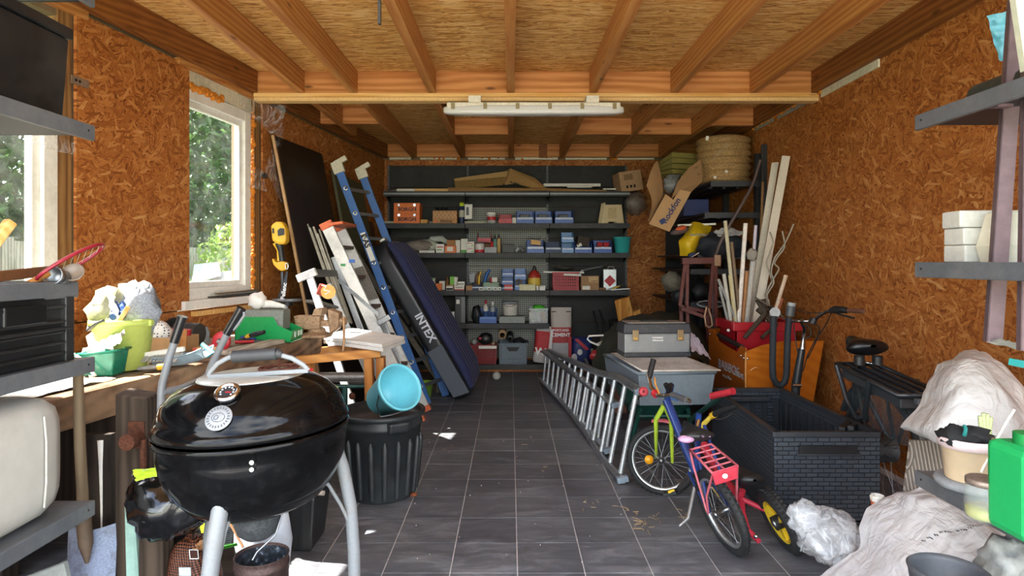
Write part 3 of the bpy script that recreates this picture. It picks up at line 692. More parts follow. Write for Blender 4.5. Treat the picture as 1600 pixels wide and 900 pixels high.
carton('small_carton', 'plain brown carton under the raised red bin', 'box', 757.5, 770, 380.5, 3, 8.2, .17, BROWN)
for xc, y0, m, w in ((773.5, 366, M('5f8f86',.4), 'teal-grey'), (779.5, 365, M('c9a56a',.4), 'tan'), (769, 372, M('c03038',.4), 'red')):
    round_('sealant_tube', w+' sealant cartridge standing on the third shelf', 'cartridge', xc, y0, 3, 8.1, [('tube', [(0,0),(.024,0),(.024,.72),(.012,.76)], m), ('nozzle', [(.012,.74),(.004,1),(0,1)], BLACKP)], None, group='sealant cartridges')
carton('tool_case', 'small dark olive case on the third shelf in front of the pegboard', 'case', 784, 804, 381, 3, 8.02, .16, M('2d2f2a',.5), bv=.008)
t = thing('hand_tool', 'small black pistol-grip tool lying beside the olive case', 'tool', P(812, 396, 8.05))
part('barrel', MB().bar(P(806,393,8.05), P(812,386,8.05), .03, .03), LGREY, t, bv=.004); part('grip', MB().bar(P(811,385,8.05), P(819,393.5,8.05), .04, .035), BLACKP, t, bv=.006)
BS = M('c7d2e6', .5)
t = bin_('blue bin holding a wooden block and wire on the third shelf', 823, 850, 374, 3, 8.0, BLUE, BS, group=gb)
part('wood_block', MB().box(P(837, 379, 8.12), (.13,.06,.06), rot(0,6)), m_strip, t, bv=.004); part('wire', MB().tube([P(826,376,8.15), P(827,369,8.15), P(836,375,8.15), P(843,373,8.15), P(846,368,8.15)], .003, 5), BLACKP, t)
t = bin_('dark grey-blue open carton beside the stacked light blue bins', 852, 877, 377, 3, 8.0, M('3a4a66',.6), M('b8c2d2',.5))
for y0, y1, w in ((378.5, None, 'lower'), (362, 378.5, 'upper')):
    bin_('%s of two stacked light blue bins on the third shelf' % w, 877.5, 896.5, y0, 3, 8.02, LBLUE, BS, y1=y1, group=gb)
t = bin_('blue bin holding a black and brown carton on the third shelf', 898, 925, 377, 3, 8.0, BLUE, BS, group=gb)
part('contents', MB().box(P(910, 377, 8.12), (.15,.1,.12), rot(0,8,10)), M('3a2c20',.6), t, bv=.004); part('contents', MB().box(P(905, 383, 8.08), (.06,.04,.04), rot(0,-20)), PAPER, t)
t = bin_('blue bin holding red parts on the third shelf', 928, 956, 375, 3, 8.0, BLUE, BS, group=gb)
for x in (937, 947): part('contents', MB().box(P(x, 382, 8.12), (.07,.05,.06), rot(0,10,10)), RED, t, bv=.006)
t = round_('bucket', 'turquoise bucket at the right end of the third shelf', 'bucket', 972, 370.5, 3, 8.12, [('shell', [(0,0),(.085,0),(.09,.02),(.113,.93),(.12,.94),(.122,1),(.116,1),(.11,.95),(.087,.04),(0,.04)], TEAL)], None, seg=28)
# --- shelf 4
def cart4(lab, a, b, y0, m, deco=(), Z=8.0, d=.1, y1=None, nm='small_carton', group='loose cartons on the fourth shelf'):
    return carton(nm, lab, 'box', a, b, y0, 4, Z, d, m, deco, y1=y1, zb=None, group=group)
cart4('speckled white carton at the foot of the mattress side, fourth shelf', 667, 678, 444.5, M('c9cac4',.7,var=.3,scale=60), Z=7.99)
cart4('white carton with green and red print stacked on the speckled carton', 667, 679, 434.5, PAPER, [(.05,.95,.8,.98,GREENP),(.1,.8,.3,.4,RED)], y1=444.5)
cart4('small orange carton on the fourth shelf', 681, 690, 443, ORANGE, Z=7.98, d=.08)
cart4('small white carton behind the orange carton', 686, 695, 439, PAPER, Z=8.1)
cart4('white carton with black zigzag print on the fourth shelf edge', 697, 708, 447, PAPER, [(.05,.95,.1,.55,INK)], Z=7.98)
cart4('tan carton under the green packets', 697, 709, 445, M('b08a5c',.8), Z=8.06)
cart4('white and red striped carton on the fourth shelf', 710, 725, 447, PAPER, [(0,1,.0,.3,M('b0503a',.6)),(.1,.9,.6,.75,INK)], Z=7.98)
cart4('white carton with a row of black dots on the fourth shelf', 715, 726, 440, PAPER, [(.12,.26,.3,.6,INK),(.4,.54,.3,.6,INK),(.68,.82,.3,.6,INK)], y1=447)
cart4('bright green packet standing among cartons, fourth shelf', 703, 711, 432, M('6fb52c',.5), Z=8.15, d=.04)
cart4('upright white packet beside the green packet', 709.5, 715, 433, PAPER, Z=8.13, d=.05)
round_('bottle', 'small brown bottle behind the tan carton', 'bottle', 699, 432, 4, 8.18, [('body', [(0,0),(.025,0),(.025,.65),(.01,.8),(.01,1),(0,1)], BROWN)], None)
sack('plastic_bag', 'green and tan crumpled bag beside the mattress on the fourth shelf', 'bag', 658, 671, 427, 453.6, 8.12, M('7f8f55',.6,var=.3), .06, 8)
cart4('plain brown small carton at the bay joint, fourth shelf', 728, 738, 446.5, M('a8805c',.8), Z=7.98)
t = bin_('dark blue tray holding pliers and a yellow clamp', 737, 753, 442, 4, 8.0, NAVY, BS, name='tool_tray')
part('clamp', MB().tube([P(748,444,8.1), P(749,432,8.1), P(752,424,8.1)], [.018,.014,.008], 7), YEL, t); part('handle', MB().tube([P(744,444,8.1), P(745,432,8.1), P(748,425,8.1)], .012, 7), BROWN, t); part('blade', MB().slab([P(733,429,8.14), P(742,426,8.14), P(741,441,8.14), P(735,441,8.14)], (0,1,0), .006), LGREY, t)
t = bin_('pale green tray holding a blue clamp and a red tool', 753.5, 780, 442, 4, 8.0, M('9fb59a',.5), BS, name='tool_tray')
part('clamp', MB().tube([P(757,441,8.1), P(760,430,8.1), P(765,421,8.1)], [.018,.024,.016], 8), M('1f5fa8',.4), t); part('tool', MB().tube([P(768,442,8.1), P(766,434,8.1)], .014, 7), RED, t); part('carton', MB().box(P(773,437,8.12), (.07,.06,.06)), PAPER, t, bv=.003)
for a, b, w in ((748,756,'left of'), (761,768,'below'), (771,777,'beside'), (778,783,'last before')):
    cart4('tiny white screw carton %s the pale green tray front' % w if w != 'last before' else 'tiny white screw carton last before the stacked blue bins', a, b, 448.5, PAPER, [(.2,.8,.3,.6,INK)], Z=7.97, d=.04, group='tiny white screw cartons')
for y0, y1, w in ((444.5, None, 'bottom'), (432.5, 444.5, 'middle'), (420.5, 432.5, 'top')):
    bin_('%s one of three stacked blue bins, fourth shelf, by the pegboard' % w, 784, 802, y0, 4, 8.06, M('3f66a8',.4), BS, y1=y1, d=.2, group=gb)
cart4('red and white carton in front of the stacked blue bins', 788, 801, 444.5, RED, [(0,1,.35,.55,PAPER)], Z=7.97, d=.06)
for y0, y1, w in ((437, None, 'lower'), (420, 437, 'upper')):
    bin_('%s of two stacked mid-blue bins beside the red bottle' % w, 804, 822, y0, 4, 8.06, M('4a74b4',.4), BS, y1=y1, d=.2, group=gb)
t = thing('tape_roll', 'brown tape roll standing in front of the mid-blue bins', 'tape roll', P(811, 453.5, 8.0))
part('roll', MB().lathe([(.018,-.02),(.04,-.02),(.04,.02),(.018,.02),(.018,-.02)], 20, T((px2x(811,8.0), 8.0, SZ[4]+.105), rot(90))), M('6d5a44',.5), t)
round_('bottle', 'red and yellow cleaner bottle on the fourth shelf', 'bottle', 835, 415, 4, 8.14, [('body', [(0,0),(.08,0),(.083,.04),(.083,.55),(.06,.72),(.02,.82)], M('b0342c',.4)), ('label', [(.0845,.12),(.0845,.5)], M('d9b84a',.5)), ('cap', [(.02,.8),(.022,.82),(.018,.95),(.006,1),(0,1)], BLACKP)], None)
cart4('long cream carton lying in front of the cleaner bottle', 811.5, 837, 444.5, M('d2cfa8',.6), Z=7.97, d=.08)
for a, b, w in ((838, 842, 'narrow'), (843, 852, 'wide')):
    cart4('%s white carton at the right of the cream carton' % w, a, b, 446.5, PAPER, Z=7.98, d=.08)
def crate(label, x0, x1, y0, n, Z, m, d=.26, mesh=True, zb=None, name='crate', group=None, hole=None):
    a, b, z0, z1 = span(x0, x1, y0, n, Z, zb); h = z1-z0; tp = .012
    t = thing(name, label, 'crate', ((a+b)/2, Z+d/2, z0), group)
    def wall(p0, p1, nv):
        p0, p1 = V(p0), V(p1); u = p1-p0; mb = MB(); e = u.normalized()*.016
        if not mesh: mb.slab([p0, p1, p1+V((0,0,h)), p0+V((0,0,h))], nv, .006); return mb
        mb.slab([p0, p1, p1+V((0,0,.03)), p0+V((0,0,.03))], nv, .006); mb.slab([p0+V((0,0,h-.03)), p1+V((0,0,h-.03)), p1+V((0,0,h)), p0+V((0,0,h))], nv, .008)
        nx = max(4, int(u.length/.028))
        for k in range(nx+1):
            q = p0+u*k/nx; s = u.normalized()*.006; mb.slab([q-s, q+s, q+s+V((0,0,h)), q-s+V((0,0,h))], nv, .004)
        nz = max(3, int(h/.035))
        for k in range(1, nz): mb.slab([p0+V((0,0,h*k/nz-.005)), p1+V((0,0,h*k/nz-.005)), p1+V((0,0,h*k/nz+.005)), p0+V((0,0,h*k/nz+.005))], nv, .004)
        return mb
    part('base', MB().bb((a+tp, Z+.01, z0), (b-tp, Z+d-.01, z0+.005)), m, t)
    part('front_wall', wall((a+tp, Z, z0), (b-tp, Z, z0), (0,1,0)), m, t); part('rear_wall', wall((b-tp, Z+d, z0), (a+tp, Z+d, z0), (0,-1,0)), m, t)
    for x, s in ((a+tp, 1), (b-tp, -1)): part('side_wall', wall((x, Z+d, z0), (x, Z, z0), (s,0,0)), m, t)
    rm = MB()
    for p, q in (((a,Z-.008),(b,Z-.008)), ((b,Z-.008),(b,Z+d+.008)), ((b,Z+d+.008),(a,Z+d+.008)), ((a,Z+d+.008),(a,Z-.008))): rm.bar((*p, z1), (*q, z1), .014, .014)
    part('rim', rm, m, t); return t
t = crate('pinkish red basket crate full of oddments on the fourth shelf', 864, 905, 426, 4, 8.0, M('c8444c',.45))
part('white_rail', MB().bar(P(849,425,8.02), P(912,426,8.1), .03, .02), PAPER, t); part('white_rail', MB().bar(P(881,429,7.99), P(908,430,7.99), .02, .025), PAPER, t); part('grey_blade', MB().slab([P(903,427,8.1), P(910,421,8.1), P(912,423,8.1), P(906,429,8.1)], (0,1,0), .008), LGREY, t)
single('frying_pan', MB().lathe([(0,0),(.11,.0),(.135,.035),(.128,.035),(.105,.008),(0,.008)], 24, T(P(882, 421.5, 8.2))), M('34352f',.5), 'dark shallow pan lying on top of the pinkish red crate', 'pan')
single('black_bar', MB().bar(P(911, 422, 8.2), P(941, 416, 8.2), .03, .03), BLACKP, 'black bar lying tilted across the red crate and the carton', 'bar', bv=.004)
t = carton('cardboard_box', 'brown carton with two cream labels on the fourth shelf', 'box', 908, 936, 431, 4, 8.0, .2, M('a07c5a',.8), [(.42,.95,.55,.95,M('c9aa7a',.7)),(.08,.5,.05,.3,PAPER),(.6,.9,.62,.68,INK)])
carton('small_carton', 'flat brown carton beside the silver can', 'box', 936.5, 947, 449.5, 4, 7.98, .08, BROWN)
t = carton('solvent_can', 'silver solvent can with a red diamond mark', 'can', 943, 963, 421, 4, 8.04, .1, M('b9bcbd',.35,.7), y1=None)
a, b, z0, z1 = span(943, 963, 421, 4, 8.04); dm = MB().slab([((a+b)/2-.075, 8.0385, z0+.12), ((a+b)/2, 8.0385, z0+.045), ((a+b)/2+.075, 8.0385, z0+.12), ((a+b)/2, 8.0385, z0+.195)], (0,1,0), .002)
part('diamond_mark', dm, M('b3212b',.5), t); part('spout', MB().cyl((a+.03, 8.09, z1), (a+.03, 8.09, z1+.025), .018), BLACKP, t); part('handle', MB().tube([(a+.06,8.09,z1), (a+.07,8.09,z1+.035), (b-.03,8.09,z1+.035), (b-.02,8.09,z1)], .005, 6), STEEL, t)
t = thing('tool_bundle', 'white-handled knife tool lying at the shelf end in front of the silver can', 'tool', P(967, 454, 7.97))
part('blade', MB().bar(P(950,452,7.97), P(972,444,8.0), .02, .006), STEEL, t); part('handle', MB().bar(P(955,453,7.96), P(984,451,7.96), .025, .015), PAPER, t, bv=.004)
single('trowel', MB().bar(P(957,451,7.99), P(968,447,8.0), .03, .012), YEL, 'small yellow tool lying behind the white-handled knife', 'tool')
# --- shelf 5
t = carton('white_appliance', 'white box-shaped appliance half hidden by the mattress', 'appliance', 688, 710, 487, 5, 8.05, .2, PAPER)
part('top_knob', MB().bb((px2x(697,8.1), 8.08, offset(t).z+.148), (px2x(701,8.1), 8.12, offset(t).z+.165)), PAPER, t)
carton('cardboard_box', 'brown carton wedged behind the mattress on the low shelf', 'box', 695, 707, 492, 5, 7.985, .05, M('9a7c5c',.8))
t = carton('computer_case', 'black and grey computer case standing on the low shelf', 'computer case', 711, 727, 463, 5, 8.0, .34, BLACKP, [(.12,.45,.72,.88,PAPER),(.6,.98,.03,.97,M('5d5f5e',.4))])
t = bin_('blue bin with bottles in it on the low pegboard shelf', 749, 776, 483, 5, 8.0, BLUE, M('5a7fc0',.5), group=gb)
for xc, m, c2, yy in ((759, M('c9c4b8',.25), RED, 469), (770, M('8d9494',.25), PAPER, 471)):
    round_('bottle', 'clear bottle with a %s cap standing in the low blue bin' % ('red' if yy == 469 else 'white'), 'bottle', xc, yy, 5, 8.14, [('body', [(0,0),(.036,0),(.036,.68),(.013,.84)], m), ('label', [(.0365,.2),(.0365,.5)], M('2a4a80',.5)), ('cap', [(.015,.83),(.016,.85),(.016,.98),(0,1)], c2)], None, zb=SZ[5]+.007)
sack('black_rag', 'black cloth heap beside the low blue bin', 'cloth', 737, 753, 478, 506, 8.1, BLACKP, .08, 4)
carton('metal_box', 'flat grey metal box under the white bucket', 'box', 780, 820, 494.5, 5, 8.02, .25, M('6a6d68',.45,.3))
t = round_('bucket', 'white lidded bucket standing on the flat grey metal box', 'bucket', 797, 471, 5, 8.16, [('shell', [(0,0),(.088,0),(.092,.03),(.104,.8)], M('d3cfc6',.4)), ('lid', [(.104,.8),(.11,.81),(.112,.98),(.106,1),(0,1)], M('8d9498',.4))], None, zb=SZ[5]+.092, seg=28)
part('handle', MB().tube([(t.location.x-.09, 8.09, SZ[5]+.24), (t.location.x-.03, 8.05, SZ[5]+.21), (t.location.x+.04, 8.05, SZ[5]+.22), (t.location.x+.09, 8.09, SZ[5]+.25)], .004, 6), BROWN, t)
t = thing('clear_crate', 'clear plastic box with a green toy inside at the end of the low shelf', 'box', (px2x(841,8.12), 8.12, SZ[5]+.001))
a, b, z0, z1 = span(826, 857, 477+5, 5, 8.0)
part('shell', MB().bb((a+.01, 8.0, z0), (b-.01, 8.006, z1)).bb((a+.01, 8.23, z0), (b-.01, 8.236, z1)).bb((a+.01, 8.006, z0), (a+.016, 8.23, z1)).bb((b-.016, 8.006, z0), (b-.01, 8.23, z1)).bb((a+.01, 8.0, z0), (b-.01, 8.236, z0+.004)), M('c9d0cf', .15, alpha=.35), t)
part('rim', MB().bb((a, 7.99, z1-.012), (b, 8.01, z1)).bb((a, 8.226, z1-.012), (b, 8.246, z1)).bb((a, 8.01, z1-.012), (a+.015, 8.226, z1)).bb((b-.015, 8.01, z1-.012), (b, 8.226, z1)), M('b5bcbb', .3), t)
part('toy', MB().ball(((a+b)/2+.01, 8.12, z1-.01), (.08,.07,.05), 16, fn=crump(6,.3,3)), M('57c93a',.4), t)
for k, (u, c) in enumerate(((.2,'c9c8a0'),(.75,'b5762e'),(.5,'d9d9d2'),(.3,'9fb0b8'))): part('contents', MB().box((a+(b-a)*u, 8.06+.04*k, z0+.08), (.06,.05,.13), rot(0,10*k-15,20*k)), M(c,.5), t, bv=.005)
# --- base deck
DR = M('9a1f28', .5, var=.15, scale=20)
t = crate('red basket crate of tools half hidden behind the mattress', 712, 734, 541, 6, 8.0, DR, name='basket_crate')
t = crate('red basket crate piled with tools on the base shelf', 736, 776, 540, 6, 8.0, DR, name='basket_crate')
c = P(756, 533, 8.1)
part('drill', MB().ball(c+V((.02,0,.03)), (.09,.06,.07), 12, fn=crump(5,.4,2)), BLACKP, t); part('red_tool', MB().box(c+V((-.02,-.03,.03)), (.1,.04,.03), rot(0,20)), RED, t, bv=.008)
part('white_rule', MB().bb((px2x(748,7.98), 7.97, .30), (px2x(776,7.98), 7.985, .335)), PAPER, t); part('fitting', MB().ball(c+V((-.12,0,-.01)), .035, 10), LGREY, t); part('fitting', MB().ball(c+V((.12,.02,-.03)), .03, 10), M('8d7f6a',.5), t)
t = crate('solid grey plastic crate holding rolled tubes on the base shelf', 778, 825, 537, 6, 7.98, M('5d6a74',.5,var=.1), mesh=False, d=.36)
a, b, z0, z1 = span(778, 825, 537, 6, 7.98)
part('hand_hole', MB().slab([((a+b)/2-.085, 7.976, z1-.045), ((a+b)/2-.05, 7.976, z1-.095), ((a+b)/2+.05, 7.976, z1-.095), ((a+b)/2+.085, 7.976, z1-.045)], (0,1,0), .003), INK, t)
part('ledge', MB().bb((a+.02, 7.97, z0+.02), (b-.02, 7.98, z0+.07)), M('5d6a74',.5,var=.1), t, bv=.008)
for x in (a+.03, b-.03): part('corner_rib', MB().bb((x-.015, 7.968, z0), (x+.015, 7.98, z1-.02)), M('5d6a74',.5,var=.1), t, bv=.006)
single('cardboard_tube', MB().lathe([(.036,0),(.05,0),(.05,.28),(.036,.28),(.036,0)], 20, T(P(785, 524, 8.02)+V((0,0,-.0)), rot(-80))), M('a98d68',.7), 'brown cardboard tube sticking out of the grey crate', 'tube')
single('foil_roll', MB().lathe([(.02,0),(.045,0),(.045,.28),(.02,.28),(.02,0)], 18, T(P(797, 529, 8.04), rot(-85))), BLACKP, 'black roll lying in the grey crate beside the cardboard tube', 'roll')
single('black_hose', MB().tube([P(803,533,8.06), P(812,529,8.1), P(822,536,8.14)], .028, 8), BLACKP, 'short black hose lying in the grey crate', 'hose')
# bags on the base deck
def pbag(name, label, x0, x1, y0, y1, Z, d, m, seed, lean=0):
    """upright filled paper sack"""
    a, b = px2x(x0, Z), px2x(x1, Z); z0 = EYE-(y1-CY)*Z/F; z1 = EYE-(y0-CY)*Z/F; so = V((seed*5, 1, seed))
    t = thing(name, label, 'bag', ((a+b)/2, Z+d/2, z0))
    def shell(u, v):
        an = 2*PI*u; w = (b-a)/2; ca, sa = math.cos(an), math.sin(an)
        k = 1-.75*max(0, (v-.72)/.28)**1.3
        e = 4; r = (abs(ca)**e+abs(sa)**e)**(-1/e)
        n = 1+.06*noise.noise(V((ca*1.5, sa*1.5, v*4))+so)
        if v == 0: n = .9
        return V(((a+b)/2+w*ca*r*min(1, .98)*n+lean*v, Z+d/2+d/2*sa*r*k*n, z0+(z1-z0)*v))
    part('sack', MB().sheet(shell, 28, 18, 0, True, True), m, t)
    return t, shell, z0, z1
def bands(name, stops):
    k = NT(name); sp = k.n('SeparateXYZ'); k.l(k.n('TexCoord').outputs['Object'], sp.inputs[0])
    x = k.n('ValToRGB'); x.color_ramp.interpolation = 'CONSTANT'; e = x.color_ramp.elements
    while len(e) < len(stops): e.new(.5)
    for q, (p, c) in zip(e, stops): q.position = p; q.color = lin(c)
    k.l(sp.outputs[2], x.inputs[0])
    nz = k.n('TexNoise'); nz.inputs['Scale'].default_value = 14; nz.inputs['Detail'].default_value = 6; k.l(k.coord(), nz.inputs[0])
    k.l(k.mix(k.ramp(nz.outputs[0], [(.3, (.0,)*3), (.8, (.25,)*3)]), x.outputs[0], lin('6f6a66')), k.b.inputs['Base Color'])
    k.b.inputs['Roughness'].default_value = .6; k.bump(nz.outputs[0], .5, .01); return k.m
t, sh, z0, z1 = pbag('cement_bag', 'tall grey and red cement bag standing on the base shelf', 861, 894, 481, 563, 8.0, .15, bands('cement_paper', [(0, 'b3b4b6'), (.22, 'b02a2a'), (.42, 'bfb6ac')]), 1)
xc = t.location.x; yf = 7.985
text('lettering', 'PORTLAND', .04, WINK, t, (xc-.01, yf, z0+.385), rot(90), bold=.001); text('lettering', 'CEMENT', .062, WINK, t, (xc-.01, yf, z0+.325), rot(90), bold=.002)
part('side_band', MB().bb((xc+.085, yf+.004, z0+.02), (xc+.125, yf+.008, z0+.30)), RED, t); part('strip', MB().bb((xc-.13, yf+.03, z1-.055), (xc-.07, yf+.04, z1-.045)), INK, t); part('strip', MB().bb((xc+.06, yf+.03, z1-.055), (xc+.12, yf+.04, z1-.045)), INK, t)
t, sh, z0, z1 = pbag('mortar_bag', 'red and white mortar bag beside the cement bag on the base shelf', 832, 860, 510, 567, 7.99, .16, bands('mortar_paper', [(0, 'c9c6c4'), (.13, 'b81e24'), (.40, 'cfcac6')]), 2)
t.rotation_euler.y = R(6)
text('lettering', 'W', .13, WINK, t, (t.location.x-.03, 7.975, z0+.14), rot(90), bold=.004)
part('white_edge', MB().bb((t.location.x+.07, 7.985, z0+.12), (t.location.x+.11, 8.0, z0+.44)), M('d6d2ce',.6), t, bv=.004)
t, sh, z0, z1 = pbag('blue_bag', 'dark blue bag with a red stripe slumped by the cement bag', 893, 924, 528, 566, 7.98, .18, M('20316e',.5,var=.2,bump=.5), 3, .02)
part('stripe', MB().slab([(t.location.x-.09, 7.97, z1-.02), (t.location.x-.05, 7.97, z1-.005), (t.location.x+.1, 7.965, z0+.17), (t.location.x+.06, 7.965, z0+.15)], (0,1,0), .006), RED, t)
part('white_mark', MB().ball((t.location.x-.02, 7.972, z0+.13), (.035,.006,.04), 10), WINK, t); part('white_mark', MB().ball((t.location.x-.09, 7.98, z0+.06), (.04,.01,.05), 10), WINK, t)
# ================================================================ left front: metal shelf unit
MSH = M('56595d', .45, var=.1, dirt='7f7d79', damt=.4); MSD = M('232427', .5)
def shelf_unit(name, label, xa, xb, y0, y1, levels, post_x):
    t = thing(name, label, 'shelving', ((xa+xb)/2, (y0+y1)/2, 0)); s = 1 if xb > xa else -1   # xa = lip edge, xb = back edge
    for z in levels:
        p = part('shelf', MB().bb((min(xa,xb), y0, z-.012), (max(xa,xb), y1, z)), MSH, t, bv=.002)
        part('lip', MB().bb((xa-s*.004, y0, z-.05), (xa+s*.014, y1, z+.003)), MSH, p, bv=.003)
        part('end_lip', MB().bb((xa, y1-.006, z-.03), (xb, y1, z-.001)), MSD, p)
        part('under_channel', MB().bb((min(xa,xb)+.05, y0, z-.03), (max(xa,xb)-.05, y1-.01, z-.013)), MSD, p)
        part('bolt', MB().cyl((xa-s*.005, y1-.035, z-.02), (xa-s*.001, y1-.035, z-.02), .004, 8), INK, p)
    for y in (y0+.03, (y0+y1)/2, y1-.12): part('upright', MB().bb((post_x-.02, y-.02, 0), (post_x+.02, y+.02, 2.6)), MSH, t, bv=.003)
    return t
SL = (2.345, 1.877, 1.066, .562)
shelf_unit('metal_shelf_unit', 'grey metal shelf unit by the near left window, holding the white canister', -1.47, -1.94, 1.15, 2.2, SL, -1.965)
# black storage box with a sticker (turned a little)
DUSTB = M('161719', .45, var=.3, scale=5, dirt='3f3f3d', damt=.5)
t = thing('storage_box', 'black dusty plastic box with a small barcode sticker on the upper left shelf', 'box', (-1.72, 1.80, 1.878))
part('body', MB().hexa([(-1.93,1.3,1.879), (-1.53,1.3,1.879), (-1.53,2.13,1.879), (-1.93,2.13,1.879), (-1.93,1.3,2.16), (-1.515,1.3,2.16), (-1.515,2.14,2.16), (-1.93,2.14,2.16)]), DUSTB, t, bv=.006)
part('lid', MB().bb((-1.935, 1.29, 2.162), (-1.505, 2.15, 2.20)), DUSTB, t, bv=.006)
part('barcode_sticker', MB().bb((-1.5225, 1.76, 2.105), (-1.518, 1.83, 2.145)), PAPER, t)
bc = MB()
for k in range(12): bc.bb((-1.5178, 1.766+k*.005, 2.118), (-1.5172, 1.768+k*.005+.001*(k%3), 2.14))
part('barcode', bc, INK, t, kind='stuff')
single('wooden_lath', MB().bb((-1.62, 1.3, 2.202), (-1.55, 2.16, 2.216)), M('b7a98a',.8), 'grey-white wooden lath lying on the black dusty box', 'lath', bv=.002)
# black ribbed drawer crate
t = thing('ribbed_crate', 'black ribbed plastic crate with a grey rim on the middle left shelf', 'crate', (-1.70, 1.75, 1.067))
part('body', MB().bb((-1.9, 1.2, 1.068), (-1.505, 2.12, 1.30)), DUSTB, t, bv=.008)
part('rim', MB().bb((-1.92, 1.18, 1.285), (-1.488, 2.15, 1.336)).bb((-1.5, 2.0, 1.28), (-1.49, 2.15, 1.29)), MSH, t, bv=.005)
part('inner_floor', MB().bb((-1.89, 1.2, 1.3361), (-1.52, 2.12, 1.3375)), MSD, t)
for z in (1.095, 1.13, 1.165, 1.20, 1.25): part('rib', MB().bb((-1.508, 1.2, z), (-1.488, 2.10, z+.010)), DUSTB, t, bv=.003)
part('rib', MB().bb((-1.508, 1.2, 1.176), (-1.482, 2.11, 1.187)), DUSTB, t, bv=.003)
part('corner_post', MB().bb((-1.515, 2.085, 1.069), (-1.486, 2.125, 1.285)), DUSTB, t, bv=.004)
part('name_plate', MB().bb((-1.506, 1.83, 1.205), (-1.484, 2.0, 1.268)), M('0f1012',.4,var=.2), t, bv=.006)
# racket and bits on it
def loop(c, u, w, a, b, n=22): return [V(c)+V(u)*math.cos(2*PI*k/n)*a+V(w)*math.sin(2*PI*k/n)*b for k in range(n)]
z0 = 1.34
t = thing('racket', 'red wooden racket lying tilted on the ribbed crate', 'racket', (-1.62, 1.95, z0))
h0, h1 = P(40, 446, 2.0), P(147, 392, 2.2); u = (h1-h0); ul = u.normalized(); wv = V((.55,-.6,.35)).normalized()
part('head', MB().tube(loop(h0+u*.64, ul, wv, .125, .07), .0065, 6, closed=True), M('8d1d2c',.4), t)
part('handle', MB().tube([h0+u*.05, h0+u*.2, h0+u*.32], [.012,.012,.009], 8), M('a06a2e',.5), t)
st = MB()
for k in range(-4, 5):
    q = h0+u*.64+ul*.026*k; l = .065*math.sqrt(max(0, 1-(k*.026/.125)**2)); st.tube([q-wv*l, q+wv*l], .001, 4)
part('strings', st, M('b9b09a',.5), t, kind='stuff')
single('tin_cup', MB().lathe([(.0,0),(.028,0),(.032,.06),(.028,.06),(.025,.005),(0,.005)], 18, T(P(98,436,2.1), rot(75,25))), STEEL, 'small steel tin lying under the racket head', 'tin')
single('glass_dish', MB().lathe([(0,.006),(.026,.007),(.034,.022),(.032,.025),(.024,.01),(0,.009)], 18, T(P(117,430,2.12), rot(60,0,20))), M('8a7d70',.2,alpha=.7), 'small dusty glass dish at the end of the ribbed crate', 'dish')
single('long_lath', MB().bar(P(-40, 436, 1.9), P(97, 421, 2.35), .012, .035), M('7d5130',.7), 'brown wooden slat lying across the ribbed crate by the window', 'slat', bv=.002)
single('hammer_shaft', MB().bar(P(-12, 384, 1.9), P(17, 346, 1.95), .03, .03), m_strip, 'light wooden tool handle sticking up from the ribbed crate', 'handle', bv=.005)
# white jerrycan
def rbox(c, d, r, e=5, nu=40, nv=22, bend=0):
    """rounded box (superellipsoid), d full sizes"""
    c = V(c)
    def g(u, v):
        a, b = 2*PI*u, PI*(v-.5)
        q = V((math.cos(a)*math.cos(b), math.sin(a)*math.cos(b), math.sin(b)))
        k = (abs(q.x)**e+abs(q.y)**e+abs(q.z)**e)**(-1/e)
        return c+V((q.x*k*d[0]/2, q.y*k*d[1]/2, q.z*k*d[2]/2))
    return MB().sheet(g, nu, nv, 0, True, True)
t = thing('water_canister', 'large dirty white plastic canister on the low left shelf', 'canister', (-1.70, 1.86, .563))
part('body', rbox((-1.70, 1.85, .765), (.42, .56, .405), .06, 5.5), M('b5b2ab', .5, var=.05, scale=4, dirt='8b867c', damt=.35, bump=.05), t)
for y in (1.72, 1.99): part('mould_rib', MB().tube([(-1.489, y, .62), (-1.482, y, .70), (-1.482, y, .83), (-1.489, y, .91)], .004, 6), M('b5b2ab', .6), t)
part('cap', MB().cyl((-1.74, 1.68, .96), (-1.74, 1.68, 1.0), .035), M('b3342c',.5), t)
# shovel standing between shelf and bench
t = thing('spade', 'old spade with a paint-spotted pale blue blade leaning by the left shelf', 'spade', P(135, 900, 2.34)-V((0,0,.25)))
part('shaft', MB().tube([P(122,585,2.30), P(125,700,2.31), P(131,815,2.33)], [.017,.019,.02], 10), wood('ash_shaft', '6b5a46', '8d7b62', 'z', .8, False), t)
BLD = M('7f8aa3', .6, var=.2, scale=30, dirt='4a4038', damt=.8)
def blade(u, v):
    x = (u-.5)*.185; return P(137,830,2.335)+V((x, -.03*(1-(2*u-1)**2)-.02*v+.03, -.30*v+.02*abs(2*u-1)*(1-v)))
part('blade', MB().sheet(blade, 10, 8), BLD, t); part('socket', MB().tube([P(130,800,2.325), P(134,850,2.30), P(136,880,2.30)], [.026,.024,.006], 10), M('5b4a3c',.7), t)
part('socket_sleeve', MB().cyl(P(129,785,2.325), P(131,822,2.325), .024), BLD, t)
single('grey_board', MB().slab([P(35,905,2.1), P(100,880,2.2), P(118,960,2.2), P(40,985,2.1)], (0,1,.2), .02), M('8d918e',.7), 'grey-white board lying low under the shelf beside the spade', 'board', bv=.003)
